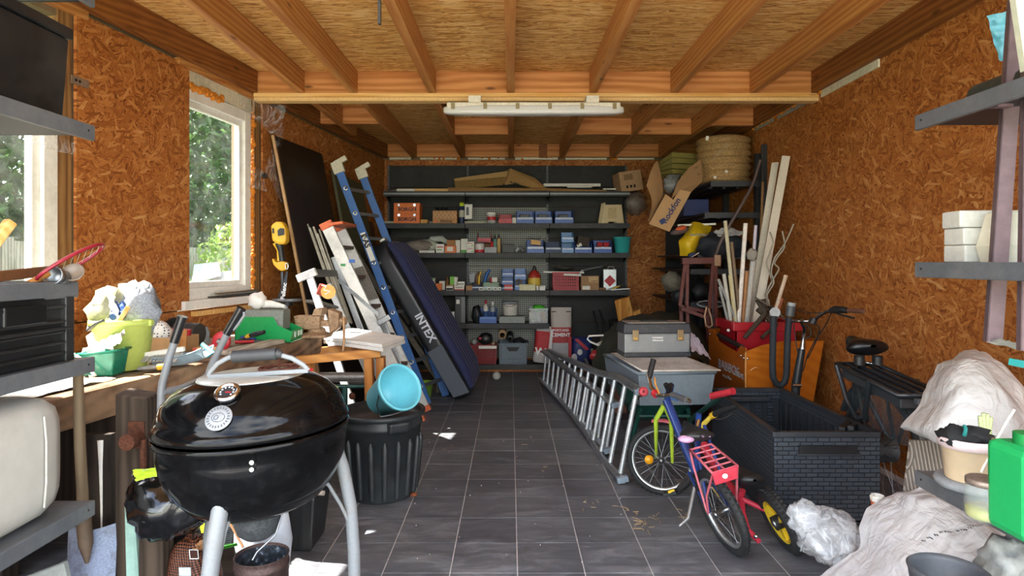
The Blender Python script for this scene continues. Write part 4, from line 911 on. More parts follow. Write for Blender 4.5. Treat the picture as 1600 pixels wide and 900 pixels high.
# ================================================================ workbench
OLDW = wood('old_bench_wood', '4d382a', '80624a', 'y', .8, kind='Position', dirt='a08568'); OLDV = wood('old_dark_post', '1f1a17', '3b322b', 'z', .85, kind='Position')
OLDT = wood('pale_bench_top', '8d7d6c', 'b7a793', 'y', .8, kind='Position', dirt='6d5d4c'); OLDE = wood('vise_jaw_wood', '2b221b', '4d4035', 'z', .85, kind='Position')
ZT = .88
def bx(Z, o=0): return -1.43-.165*(4.23-Z)-o      # front edge of the bench, parallel to the wall
def bslab(Z1, Z2, o1, o2, z1, z2): return MB().hexa([(bx(Z1,o2),Z1,z1), (bx(Z1,o1),Z1,z1), (bx(Z2,o1),Z2,z1), (bx(Z2,o2),Z2,z1), (bx(Z1,o2),Z1,z2), (bx(Z1,o1),Z1,z2), (bx(Z2,o1),Z2,z2), (bx(Z2,o2),Z2,z2)])
wbn = thing('workbench', 'long old timber workbench along the left wall under the windows', 'workbench', (-1.9, 3.4, 0))
part('front_beam', bslab(2.28, 4.55, 0, .11, ZT-.135, ZT), OLDW, wbn, bv=.014)
for o1, o2, h in ((.114, .28, .012), (.284, .47, 0), (.474, .68, .004)): part('plank', bslab(2.25, 4.55, o1, o2, ZT-.05, ZT-h), OLDT, wbn, bv=.004)
for x, y in ((-1.74, 2.75), (-1.46, 4.46), (-2.25, 2.75), (-2.02, 4.4)):
    part('leg', MB().bb((x-.06, y-.055, 0), (x+.05, y+.055, ZT-.131)), OLDV, wbn, bv=.006)
part('dark_backing', bslab(2.3, 4.5, .66, .68, .02, .7), OLDV, wbn)  # dark sheet added to stand for the shade under the bench
part('rail', bslab(2.8, 4.42, .05, .1, .18, .3), OLDV, wbn, bv=.005)
t = part('vise_jaw', MB().hexa([(-1.50,2.36,.05), (-1.375,2.36,.05), (-1.375,2.46,.05), (-1.50,2.46,.05), (-1.50,2.36,.905), (-1.375,2.36,.885), (-1.375,2.455,.89), (-1.50,2.455,.91)]), OLDE, wbn, bv=.008)
RUST = M('5a3322', .8, .3, var=.35, scale=20, bump=.5)
part('screw_plate', MB().bb((-1.446, 2.354, .70), (-1.385, 2.361, .80)), RUST, t); part('screw', MB().cyl((-1.405, 2.36, .745), (-1.40, 2.29, .745), .022, 12).cyl((-1.40, 2.30, .745), (-1.40, 2.27, .745), .03, 10), RUST, t)
part('tommy_bar', MB().cyl((-1.375, 2.33, .74), (-1.372, 2.33, .52), .012, 8), RUST, t)
part('paint_drip', MB().tube([(-1.62,2.46,.70), (-1.615,2.455,.60), (-1.612,2.455,.42), (-1.612,2.455,.34)], [.013,.008,.005,.003], 8, flat=.4), WHITE, wbn)
part('backing_plank', MB().bb((-1.70, 2.47, .0), (-1.585, 2.50, .72)), OLDV, wbn)
# --- things on the bench
LIME = M('bfd06a', .4, var=.05)
def bucket(name, label, base, rb, rt, h, m, m3=None, handle=None, lip=.008, seg=32, cat='bucket', hm=None):
    t = thing(name, label, cat, base); Mx = T(base, m3)
    part('shell', MB().lathe([(0,.0),(rb-.005,0),(rb,.006),(rt-.004,h-.03),(rt,h-.028),(rt+lip,h-.026),(rt+lip,h-.004),(rt+lip*.5,h),(rt-.003,h-.002),(rt-.006,h-.03),(rb-.006,.008),(0,.008)], seg, Mx), m, t)
    if handle:
        part('handle', MB().tube([Mx @ V(p) for p in handle], .004, 6), hm or STEEL, t)
    return t
bc0 = P(193, 576, 3.06); bc0.z = ZT+.001
t = bucket('bucket', 'lime green bucket stuffed with paper bags on the workbench', bc0, .105, .138, .245, LIME)
part('handle', MB().tube([bc0+V((-.13,-.05,.225)), bc0+V((-.09,-.12,.20)), bc0+V((-.03,-.155,.235)), bc0+V((-.0,-.15,.25))], .011, 8, flat=.5), BLACKP, t)
part('lug', MB().box(bc0+V((.14,-.02,.225)), (.03,.03,.03)), LIME, t, bv=.005)
def crumple(pts, seed, thick=.0, n=12, amp=.03, f=6):
    """bilinear patch between four corners with crumpled relief: a sheet of paper, film or cloth"""
    a, b, c, d = [V(p) for p in pts]; nr = (b-a).cross(d-a).normalized(); o = V((seed*3.1, seed, seed*1.7))
    def g(u, v):
        p = a*(1-u)*(1-v)+b*u*(1-v)+c*u*v+d*(1-u)*v
        return p+nr*(amp*noise.noise(V((u*f, v*f, 0))+o)+amp*.6*abs(noise.noise(V((u*f*2, v*f*2, 3))+o)))
    return MB().sheet(g, n, n)
single('paper_bag', MB().ball(bc0+V((-.06,0,.29)), (.1,.09,.10), 20, fn=crump(11,.4,2.4)), M('8b8a6c',.5,var=.15), 'olive translucent crumpled bag in the lime bucket', 'bag')
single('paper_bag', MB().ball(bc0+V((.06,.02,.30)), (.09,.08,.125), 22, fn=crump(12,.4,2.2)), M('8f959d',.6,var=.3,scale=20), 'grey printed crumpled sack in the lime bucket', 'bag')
t = single('paper_bag', crumple([bc0+V((-.12,-.06,.225)), bc0+V((.06,-.11,.235)), bc0+V((-.0,-.07,.36)), bc0+V((-.05,-.06,.37))], 3, n=14, amp=.02), PAPER, 'white paper bag with a round blue mark in the lime bucket', 'bag')
part('blue_mark', MB().cyl(bc0+V((.018,-.105,.262)), bc0+V((.018,-.112,.261)), .016, 14), M('2b4a86',.5), t)
single('blue_wrapper', crumple([bc0+V((.0,-.08,.235)), bc0+V((.06,-.10,.24)), bc0+V((.05,-.06,.33)), bc0+V((.0,-.05,.33))], 5, n=8), M('2e4f8e',.5), 'blue printed wrapper between the bags in the lime bucket', 'wrapper')
single('wooden_stick', MB().bar(bc0+V((.05,-.12,.235)), bc0+V((.085,-.10,.31)), .012, .02), m_strip, 'small pale wooden stick at the front of the lime bucket', 'stick', bv=.003)
GCL = M('1d7a62', .25, var=.15, alpha=.85)
c = P(162, 584, 2.9); c.z = ZT+.001
t = thing('green_tub', 'translucent green tub of papers in front of the lime bucket', 'tub', c)
part('walls', MB().hexa([c+V(q) for q in ((-.07,-.05,0),(.07,-.05,0),(.07,.05,0),(-.07,.05,0),(-.085,-.06,.1),(.085,-.06,.115),(.085,.06,.115),(-.085,.06,.1))]), GCL, t, bv=.008)
part('rim', MB().tube([c+V(q) for q in ((-.088,-.063,.1),(.088,-.063,.116),(.088,.063,.116),(-.088,.063,.1))], .006, 6, closed=True), GCL, t)
single('paper_sheet', crumple([c+V((-.09,-.02,.10)), c+V((.08,-.05,.118)), c+V((.11,-.01,.20)), c+V((-.02,.03,.16))], 7, n=10), PAPER, 'crumpled white paper sheet lying on the green tub', 'paper')
single('book', MB().box(c+V((-.05,.06,.15)), (.13,.02,.15), rot(-30,-38,0)), [M('cfc5b6',.7)], 'worn pale book leaning behind the green tub', 'book', bv=.002)
t = thing('wrapped_cord', 'white plastic wrapped strap hanging out of the green tub', 'strap', c+V((.0,-.1,0)))
part('strap', MB().tube([c+V((-.08,-.07,.1)), c+V((-.02,-.085,.06)), c+V((.02,-.09,.01)), c+V((.0,-.10,.006))], .009, 7, flat=.6), PAPER, t); part('green_tip', MB().tube([c+V((-.11,-.07,.1)), c+V((-.08,-.07,.1))], .01, 7), M('1d8a6a',.4), t)
single('paper_litter', crumple([(-2.15,2.3,ZT+.008), (-1.83,2.3,ZT+.008), (-1.76,2.78,ZT+.008), (-2.1,2.78,ZT+.01)], 21, n=14, amp=.008), M('d9dcd3',.7), 'white paper sheets spread on the bench below the ribbed crate', 'paper')
# carton with dotted cloth, roll, red tray
c = P(262, 545, 3.7); c.z = ZT+.001
t = thing('cardboard_tray', 'brown open cardboard tray beside the lime bucket', 'box', c)
for p, q in (((-.13,-.09),(.12,-.11)), ((.12,-.11),(.14,.09)), ((.14,.09),(-.11,.11)), ((-.11,.11),(-.13,-.09))):
    part('side', MB().slab([c+V((*p,0)), c+V((*q,0)), c+V((*q,.085)), c+V((*p,.085))], (-(q[1]-p[1]), q[0]-p[0], 0), .004), CARD, t)
part('base', MB().bb(c+V((-.12,-.09,0)), c+V((.12,.09,.004))), CARD, t)
def m_dots():
    k = NT('dotted_cloth'); vo = k.n('TexVoronoi'); vo.inputs['Scale'].default_value = 62; vo.inputs['Randomness'].default_value = .15; k.l(k.coord(), vo.inputs[0])
    k.l(k.ramp(vo.outputs['Distance'], [(.26, '14161a'), (.3, 'e6e6e2')]), k.b.inputs['Base Color']); k.b.inputs['Roughness'].default_value = .8; return k.m
single('dotted_cloth', MB().ball(c+V((-.055,-.02,.10)), (.085,.05,.075), 18, fn=crump(8,.3,2)), m_dots(), 'white cloth with black dots bunched in the cardboard tray', 'cloth')
single('red_tray', MB().box(c+V((.05,.03,.10)), (.14,.03,.05), rot(0,4)), RED, 'dark red plastic tray standing in the cardboard tray', 'tray', bv=.006)
single('carton_flap', MB().slab([c+V((.06,-.1,.03)), c+V((.16,-.1,.03)), c+V((.155,-.08,.13)), c+V((.07,-.08,.125))], (0,1,0), .006), M('a5703c',.8), 'small brown carton lid standing at the right of the cardboard tray', 'cardboard')
c = P(298, 525, 4.0); c.z = ZT+.085
t = thing('sanding_roll', 'black drum-shaped roll lying behind the cardboard tray', 'roll', c-V((0,0,.084)))
part('disc', MB().cyl(c+V((-.1,-.02,0)), c+V((-.07,-.03,0)), .085, 28), RUBBER, t); part('drum', MB().cyl(c+V((-.07,-.03,-.012)), c+V((.08,-.05,-.02)), .07, 24), M('3a3836',.6), t)
single('glass_jar', MB().lathe([(0,0),(.03,0),(.03,.07),(.02,.085),(.02,.1),(0,.1)], 14, T(P(320,535,4.05)*1+V((0,0,0)))), M('9fb5bd',.15,alpha=.5), 'small glass jar standing behind the black roll', 'jar')
# dustpan and brush
c = P(280, 575, 3.08); c.z = ZT+.003
t = thing('dustpan', 'translucent grey dustpan lying on the bench behind the grill handle', 'dustpan', c); PAN = M('8fa3ad', .25, var=.1, alpha=.8)
def pan(u, v):
    x = -.11+.24*v; w = .075-.012*v; y = (u-.5)*2*w; return c+V((x, y+.02, .004+.05*(abs(2*u-1)**4)+.045*v**3))
part('pan', MB().sheet(pan, 16, 10), PAN, t); part('rim', MB().tube([pan(0,k/8) for k in range(9)]+[pan(k/8,1) for k in range(9)]+[pan(1,1-k/8) for k in range(9)], .004, 6), PAN, t)
part('grip', MB().tube([pan(.5,1), pan(.5,1)+V((.03,0,.02)), pan(.5,1)+V((-.04,.02,.06))], [.01,.012,.012], 8, flat=.5), M('4f95a8',.4), t)
c2 = P(245, 578, 2.98); c2.z = ZT+.03
t = thing('hand_brush', 'hand brush with white bristles and a grey and yellow handle on the bench', 'brush', c2-V((0,0,.029)))
part('handle', MB().tube([c2+V((-.07,-.03,-.012)), c2+V((-.02,-.03,-.006)), c2+V((.06,-.02,.0))], [.012,.016,.012], 10, flat=.7), M('8d8f8e',.5), t); part('yellow_band', MB().cyl(c2+V((.02,-.027,-.004)), c2+V((.055,-.021,-.001)), .0155, 12), YEL, t)
part('block', MB().box(c2+V((-.02,.09,.05)), (.2,.03,.025), rot(0,-8,8)), PAPER, t, bv=.006)
br = MB(); rnd = random.Random(2)
for k in range(110):
    a = c2+V((-.11+.18*rnd.random(), .08+.03*rnd.random(), .045)); br.tube([a, a+V((rnd.uniform(-.01,.01), -.05, -.035))], .0018, 3, caps=False)
part('bristles', br, M('b9b7b0',.7), t, kind='stuff')
# red reel, wooden handle, pliers, driver, board
c = P(346, 537, 3.7); c.z = ZT+.052
t = thing('tape_reel', 'round red measuring tape reel standing on the bench', 'tape reel', c-V((0,0,.051)))
part('case', MB().lathe([(0,-.016),(.04,-.016),(.056,-.012),(.06,0),(.056,.012),(.04,.016),(0,.016)], 28, T(c, rot(82,0,-12))), M('c3303a',.4), t)
part('hub', MB().cyl(c+V((0,-.017,0)), c+V((-.004,-.024,0)), .02, 16), DGREY, t); part('crank', MB().cyl(c+V((-.004,-.024,0)), c+V((-.005,-.03,.006)), .012, 12), LGREY, t)
part('arm', MB().bar(c+V((-.05,-.01,-.02)), c+V((-.15,-.02,-.045)), .018, .012), M('c3303a',.4), t, bv=.003)
t = thing('rasp', 'tool with a turned wooden handle lying in front of the red reel', 'tool', P(325,550,3.6)); c = P(325, 549, 3.6); c.z = ZT+.02
part('handle', MB().tube([c+V((-.06,0,0)), c+V((-.02,-.0,.004)), c+V((.05,-.02,.002)), c+V((.075,-.025,0))], [.012,.017,.015,.008], 10), M('c99a63',.5), t); part('ferrule', MB().cyl(c+V((-.085,.004,0)), c+V((-.06,0,0)), .01), M('c8503a',.5), t)
c = P(390, 531, 4.0); c.z = ZT+.015
t = thing('pliers', 'pliers with red and blue grips lying by the green bin', 'pliers', c-V((0,0,.014)))
part('handle', MB().tube([c+V((-.08,-.03,0)), c+V((-.02,-.01,.0)), c+V((.03,0,.0))], .011, 7), RED, t); part('handle', MB().tube([c+V((-.07,.04,.02)), c+V((-.02,.03,.02)), c+V((.03,.01,.01))], .012, 7), M('2b4a8e',.4), t); part('jaw', MB().bar(c+V((.03,.005,.005)), c+V((.09,.01,.0)), .02, .012), DGREY, t)
t = thing('screwdriver', 'screwdriver with a black and yellow grip leaning on the green bin', 'screwdriver', c+V((.02,.05,-.014)))
part('grip', MB().tube([c+V((.03,-.06,.045)), c+V((.07,-.07,.055)), c+V((.13,-.09,.07))], [.014,.017,.013], 10), BLACKP, t); part('yellow_band', MB().tube([c+V((0,-.05,.035)), c+V((.03,-.06,.045))], [.012,.0145], 10), YEL, t); part('shaft', MB().cyl(c+V((-.06,-.03,.012)), c+V((0,-.05,.035)), .004, 8), STEEL, t)
single('offcut_board', MB().hexa([V((q.x, q.y, q.z)) for q in (V((-1.66,3.50,ZT+.001)), V((-1.56,3.5,ZT+.001)), V((-1.46,4.02,ZT+.001)), V((-1.56,4.02,ZT+.001)), V((-1.66,3.50,ZT+.022)), V((-1.56,3.5,ZT+.022)), V((-1.46,4.02,ZT+.026)), V((-1.56,4.02,ZT+.026)))]), wood('grey_offcut', '8d8374', 'b5aa98', 'y', .8, False), 'rough grey board offcut lying on the bench edge before the green bin', 'board', bv=.003)
# green bin with block
c = V((-1.61, 4.16, ZT+.001)); GRN = M('12904a', .35, var=.05)
t = thing('storage_bin', 'large bright green open-fronted bin on the workbench', 'bin', c); x0, x1, y0, y1, h = -1.80, -1.43, 4.06, 4.28, .165
part('tray', MB().bb((x0,y0,c.z), (x1,y1,c.z+.006)).bb((x0,y0,c.z), (x0+.006,y1,c.z+h)), GRN, t)
for y in (y0, y1-.006): part('side', MB().slab([(x0,y,c.z), (x1-.02,y,c.z), (x1,y,c.z+.07), (x1-.09,y,c.z+.11), (x1-.12,y,c.z+h), (x0,y,c.z+h)], (0,1,0), .006), GRN, t, bv=.002)
part('front_lip', MB().slab([(x1-.02,y0,c.z), (x1-.02,y1,c.z), (x1,y1,c.z+.075), (x1,y0,c.z+.075)], (1,0,-.2), .006), GRN, t)
for y in (4.10, 4.17, 4.22): part('lip_slot', MB().bb((x1+.002,y,c.z+.03), (x1+.008,y+.025,c.z+.065)), M('c9dccb',.5), t)
single('concrete_block', MB().box((-1.625, 4.16, c.z+.142), (.25, .16, .13), rot(0,1,3)), M('7f837b',.9,var=.2,scale=30,bump=.5), 'grey concrete block sitting in the large green bin', 'block', bv=.006)
t = thing('white_bottle', 'white bottle wrapped in cloth lying on the concrete block', 'bottle', (-1.63, 4.18, c.z+.21))
part('cloth', MB().ball((-1.70, 4.18, c.z+.262), (.06,.05,.055), 16, fn=crump(4,.3,2)), WHITE, t); part('body', MB().tube([(-1.69,4.19,c.z+.24), (-1.61,4.18,c.z+.24), (-1.51,4.16,c.z+.225)], [.028,.026,.012], 10), WHITE, t)
# engineer's vise
VI = M('a98b6c', .6, .35, var=.3, scale=14, dirt='6d452c', damt=.8, bump=.4)
c = V((-1.36, 4.36, ZT+.001)); t = thing('bench_vise', 'heavy rusty steel vise bolted to the end of the workbench', 'vise', c)
part('base', MB().lathe([(0,0),(.10,0),(.10,.02),(.06,.035),(.055,.06),(0,.06)], 20, T(c+V((0,0,0)), None)).bb(c+V((-.11,-.09,0)), c+V((.09,.09,.02))), VI, t, bv=.006)
part('body', MB().hexa([c+V(q) for q in ((-.13,-.05,.055),(.03,-.05,.055),(.03,.05,.055),(-.13,.05,.055),(-.15,-.05,.15),(.04,-.06,.15),(.04,.06,.15),(-.15,.05,.15))]).cyl(c+V((-.04,-.055,.09)), c+V((-.04,-.06,.09)), .03, 14), VI, t, bv=.01)
part('fixed_jaw', MB().hexa([c+V(q) for q in ((-.02,-.06,.15),(.05,-.06,.15),(.05,.06,.15),(-.02,.06,.15),(.0,-.06,.20),(.055,-.06,.20),(.055,.06,.20),(.0,.06,.20))]), VI, t, bv=.006)
part('moving_jaw', MB().hexa([c+V(q) for q in ((.10,-.05,.02),(.16,-.05,.06),(.16,.05,.06),(.10,.05,.02),(.085,-.06,.20),(.17,-.055,.17),(.17,.055,.17),(.085,.06,.20))]), VI, t, bv=.012)
part('slide', MB().bb(c+V((-.02,-.025,.075)), c+V((.12,.025,.115))), VI, t); part('screw_boss', MB().cyl(c+V((.155,0,.11)), c+V((.205,0,.11)), .032, 14, 0, .026), VI, t)
part('handle', MB().tube([c+V((.195,-.03,.125)), c+V((.20,-.04,-.02)), c+V((.19,-.05,-.13))], .009, 8).ball(c+V((.195,-.03,.13)), .015, 8).ball(c+V((.19,-.05,-.135)), .014, 8), M('b08a62',.5,.4,dirt='5a3322',damt=.8), t)
# white profiled boards on a pine trestle
TP = [(504,526,4.55), (545,511,5.22), (632,526,4.55), (597,538,4.12)]
tp = [P(*q) for q in TP]
for q in tp: q.z = .86
for k in range(2):
    z = .836-.026*k
    b = MB().hexa([V((q.x+.006*k, q.y, z)) for q in (tp[3], tp[2], tp[1], tp[0])]+[V((q.x+.006*k, q.y, z+.024)) for q in (tp[3], tp[2], tp[1], tp[0])])
    single('white_board', b, WHITE, '%s of two sunlit white boards stacked on the pine trestle' % ('upper', 'lower')[k], 'board', 'white boards on the trestle', bv=.003)
PINE = wood('trestle_pine', 'b06f30', 'd9994f', 'x', .5, kind='Position'); PINEZ = wood('trestle_pine_leg', '9c5f2a', 'cf8c48', 'z', .5, kind='Position')
t = thing('trestle', 'orange pine trestle carrying the white boards', 'trestle', (-1.25, 4.6, 0))
for (x0_, y0_, x1_, y1_) in ((-1.46,4.18,-.90,4.28), (-1.50,4.52,-.97,4.68)): part('beam', MB().bar((x0_,y0_,.745), (x1_,y1_,.782), .06, .055), PINE, t, bv=.003)
part('end_rail', MB().bar((-1.41,4.19,.69), (-1.45,4.53,.69), .05, .06), PINE, t, bv=.003)
for x, y in ((-.98,4.28), (-.905,4.31)): part('leg', MB().bar((x,y,.75), (x+.015,y+.03,0), .055, .075), PINEZ, t, bv=.003)
for x, y in ((-1.42,4.22), (-1.38,4.3)): part('leg', MB().bar((x,y,.72), (x-.02,y+.03,0), .05, .06), PINEZ, t, bv=.003)
t = thing('roller_stand', 'green roller stand with a grey metal roller behind the black dustbin', 'roller stand', (-1.1, 4.35, 0)); GS = M('1f4a44', .5)
za = P(548, 590, 4.3).z
part('roller', MB().cyl((-1.32,4.3,za+.005), (-1.0,4.3,za+.005), .032, 18), M('8d8a86',.4,.6,dirt='5a4a40',damt=.7), t); part('bracket', MB().tube([(-1.33,4.3,za-.06), (-.975,4.3,za-.06), (-.975,4.3,za+.01)], .014, 6).tube([(-1.33,4.3,za-.06), (-1.335,4.3,za+.01)], .014, 6), GS, t)
part('post', MB().cyl((-1.15,4.3,0), (-1.15,4.3,za-.06), .02, 10), GS, t); part('foot', MB().tube([(-1.4,4.3,.015), (-.95,4.3,.015)], .015, 6), GS, t); part('clamp_knob', MB().ball((-1.09,4.27,za-.12), .025, 10), RUST, t)
# ================================================================ kettle grill
ENM = M('080809', .10, var=.1, scale=40, spec=.2, dirt='2a2a2c', damt=.25); GALV = M('7c8084', .5, .1, var=.06, scale=20, dirt='7d6a56', damt=.3)
gc = V((-.825, 2.0, 0)); ZR = .885
g = thing('kettle_grill', 'big black kettle barbecue on bent grey legs in the left foreground', 'barbecue', gc)
G3 = rot(0, -2.2, 0)
def GM(z=0): return T(gc+V((0,0,ZR)), G3)
R0 = .285
lid = part('lid', MB().lathe([(R0+.004,.004),(R0+.002,.028),(.283,.03),(.278,.055),(.262,.088),(.232,.118),(.195,.140),(.160,.152)], 56, GM()), ENM, g)
part('lid_rim', MB().lathe([(R0-.004,.002),(R0+.007,.004),(R0+.008,.016),(R0+.003,.026)], 56, GM()), ENM, lid)
part('bowl', MB().lathe([(.29,-.004),(.294,-.008),(.292,-.02),(.284,-.026),(.283,-.06),(.272,-.12),(.246,-.18),(.2,-.232),(.14,-.262),(.08,-.274),(0,-.276)], 56, GM()), ENM, g)
part('lid_plate', MB().lathe([(.163,.152),(.160,.158),(.08,.163),(0,.165)], 40, GM()), M('c4c5c0',.42,.7,var=.1,dirt='85826f',damt=.4), lid)
sp = MB()
for s in (-1, 1):
    sp.tube([GM() @ V((.075+.05*s*math.cos(a)+.01*s, .03+.055*math.sin(a), .171)) for a in [k*2*PI/18 for k in range(18)]], .005, 6, closed=True)
part('vent_wheel', sp, M('5d3327',.8,.2,var=.3,bump=.5), lid); part('vent_stem', MB().cyl(GM() @ V((.075,.03,.165)), GM() @ V((.075,.03,.205)), .004, 8), RUST, lid)
hm = MB().bar(GM() @ V((-.11,-.06,.165)), GM() @ V((.20,-.06,.172)), .012, .012)
arc = [GM() @ V((x, -.06, z)) for x, z in ((-.11,.167),(-.105,.18),(-.08,.205),(-.045,.222),(.10,.228),(.15,.212),(.185,.19),(.20,.172))]
hm.tube(arc, .008, 8, flat=.6)
part('handle_strap', hm, GALV, lid); part('handle_grip', MB().cyl(GM() @ V((-.032,-.06,.224)), GM() @ V((.105,-.06,.228)), .019, 18).cyl(GM() @ V((.105,-.06,.228)), GM() @ V((.12,-.06,.224)), .017, 14, 0, .010), M('2e2f31',.55), lid)
def on_lid(az, r, z): return GM() @ V((r*math.sin(az), -r*math.cos(az), z))
def lid_frame(az, tilt): 
    n = G3 @ V((math.sin(az)*math.cos(tilt), -math.cos(az)*math.cos(tilt), math.sin(tilt))); return frame(n, V((0,0,1)))
az = .075; f3 = lid_frame(az, R(57)); pc = on_lid(az, .206, .134)
th = part('thermometer', MB().lathe([(0,.0),(.03,0),(.036,.004),(.036,.014),(.031,.018),(.027,.018),(.025,.012),(0,.012)], 28, T(pc, f3)), CHROME, lid)
part('dial', MB().lathe([(0,.0125),(.0255,.0125)], 24, T(pc, f3)), M('2a2c30',.3), th)
dm = MB()
for k in range(9): a = -2.2+k*.55; dm.box(T(pc, f3) @ V((.018*math.sin(a), .018*math.cos(a), .0132)), (.004,.004,.001), f3)
part('dial_marks', dm, WINK, th, kind='stuff'); part('needle', MB().box(T(pc, f3) @ V((.004,-.002,.0135)), (.016,.003,.0008), f3), RED, th)
az = .055; f3 = lid_frame(az, R(36)); pc = on_lid(az, .2665, .083)
bd = part('badge', MB().lathe([(0,.004),(.034,.004),(.037,.0)], 28, T(pc, f3)), M('85888c',.6,.1), lid)
tm = MB()
for k in range(22):
    a = k*2*PI/22; q = T(pc, f3) @ V((.028*math.sin(a), .028*math.cos(a), .0044)); tm.box(q, (.004,.007,.0006), f3 @ rot(0,0,-math.degrees(a)))
tm.tube([T(pc, f3) @ V((.018*math.sin(k*.4), .013*math.cos(k*.4), .0044)) for k in range(16)], .001, 4, closed=True)
tm.tube([T(pc, f3) @ V((-.006+.006*math.sin(k*.6), .006*math.cos(k*.6), .0044)) for k in range(11)], .001, 4, closed=True)
part('badge_ring_print', tm, M('4d5056',.5), bd, kind='stuff')
# legs, brace, ash pot, cart handle
part('leg', MB().tube([P(357,752,1.79), P(345,790,1.77), P(333,860,1.75), P(325,920,1.74), V((-.87,1.73,.2)), V((-.88,1.73,.0))], .0235, 14), GALV, g)
part('leg', MB().tube([P(522,690,2.06), P(536,730,2.08), P(548,790,2.10), P(553,860,2.10), P(554,920,2.10), V((-.53,2.10,.15)), V((-.535,2.10,.0))], .0205, 14), GALV, g)
part('leg', MB().tube([V((-1.03,2.2,.72)), V((-1.1,2.27,.4)), V((-1.12,2.29,.0))], .0205, 12), GALV, g)
part('bolt', MB().cyl(P(393,723,1.72)+V((0,.02,0)), P(393,723,1.70), .006, 10).cyl(P(393,734,1.72)+V((0,.02,0)), P(393,734,1.70), .006, 10), CHROME, g)
part('brace_rod', MB().tube([P(501,743,2.0), P(515,760,2.03), P(533,790,2.07), P(545,815,2.09)], .006, 8), GALV, g)
part('brace_rod', MB().tube([P(358,782,1.80), P(365,790,1.81), P(352,830,1.80), P(338,890,1.77), P(330,930,1.76)], .006, 8), GALV, g)
ap = gc+V((.02, -.02, .53)); HMT = M('4f5356', .35, .5, var=.3, scale=25, dirt='8d8f90', damt=.6)
part('ash_pot', MB().lathe([(0,0),(.04,.002),(.062,.02),(.074,.06),(.078,.085),(.081,.087),(.08,.094),(.076,.094),(.072,.085),(.058,.024),(0,.008)], 32, T(ap)), HMT, g)
part('pot_wire', MB().tube([ap+V((.085,-.01,.09)), ap+V((.075,-.05,.03)), ap+V((.03,-.08,-.01)), ap+V((.02,-.09,-.03))], .003, 6), STEEL, g)
part('vent_neck', MB().cyl(ap+V((-.01,.02,.09)), ap+V((-.01,.02,.11)), .05, 16), HMT, g)
GALT = GALV
ch = part('cart_handle', MB().tube([P(250,735,2.28), P(251,670,2.28), P(252,612,2.28), P(254,598,2.28), P(264,560,2.28), P(273,533,2.28)], .0135, 12)
    .tube([P(322,605,2.5), P(326,585,2.5), P(330,572,2.5), P(343,545,2.5), P(356,520,2.5)], .0135, 12)
    .tube([P(254,613,2.28), P(285,606,2.36), P(318,592,2.47), P(326,584,2.5)], .0125, 10)
    .tube([P(281,607,2.36), P(282,640,2.30), P(300,655,2.2)], .011, 8), GALT, g)
for a, b, Z in ((P(272,535,2.28), P(285,495,2.28), 2.28), (P(354,522,2.5), P(377,482,2.5), 2.5)):
    part('grip', MB().cyl(a, b, .0165, 14).cyl(b-(b-a)*.04, b+(b-a)*.02, .019, 14), M('1c1d1f',.3,coat=.3), ch)
part('brake_lever', MB().tube([P(358,513,2.5), P(366,515,2.5), P(372,507,2.5), P(382,492,2.5), P(380,486,2.5)], .006, 8), GALT, ch)
part('side_ring', MB().tube(loop(P(264,655,2.2), V((.2,.8,.2)).normalized(), V((.25,0,1)).normalized(), .05, .09), .006, 6, closed=True), STEEL, g)
# ================================================================ around the grill
t = thing('chimney_starter', 'rusty sheet-metal chimney starter standing under the grill', 'chimney starter', (-.945, 2.36, 0))
CHR = M('55433f', .6, .5, var=.3, scale=18, dirt='2a2526', damt=.6)
part('cylinder', MB().lathe([(.097,0),(.097,.255),(.1,.257),(.1,.27),(.097,.272),(.097,.295),(.1,.298),(.096,.299),(.093,.29),(.093,.0)], 36, T((-.945,2.36,.001))), CHR, t)
def m_ash():
    k = NT('charred_inside'); n = k.n('TexNoise'); n.inputs['Scale'].default_value = 50; n.inputs['Detail'].default_value = 6; k.l(k.coord(), n.inputs[0])
    k.l(k.ramp(n.outputs[0], [(.45, '1b2026'), (.62, '3f4854'), (.7, 'aab2ba')]), k.b.inputs['Base Color']); k.b.inputs['Roughness'].default_value = .7; return k.m
part('lining', MB().lathe([(.0925,.0),(.0925,.29)], 36, T((-.945,2.36,.001))).lathe([(0,.13),(.0925,.13)], 24, T((-.945,2.36,.001))), m_ash(), t)
part('rivet', MB().ball((-.925,2.258,.245), .005, 8), WINK, t)
# black ribbed bin behind the grill
t = thing('ribbed_tub', 'small black ribbed tub on the floor between grill and dustbin', 'tub', (-1.02, 3.1, 0))
part('body', MB().hexa([(-1.14,3.02,.001),(-.97,3.02,.001),(-.97,3.24,.001),(-1.14,3.24,.001),(-1.17,3.0,.27),(-.945,3.0,.27),(-.945,3.28,.27),(-1.17,3.28,.27)]), BLACKP, t, bv=.012)
for k in range(5): part('rib', MB().bar((-1.13+.038*k,3.012,.01), (-1.155+.046*k,2.994,.262), .006, .006), BLACKP, t)
single('sealing_brush', MB().cyl((-1.08,3.06,.283), (-.93,3.03,.283), .006, 8).cyl((-.96,3.036,.283), (-.91,3.027,.283), .012, 10), M('a99e92',.6), 'short rod with a white end lying on the black ribbed tub', 'rod')
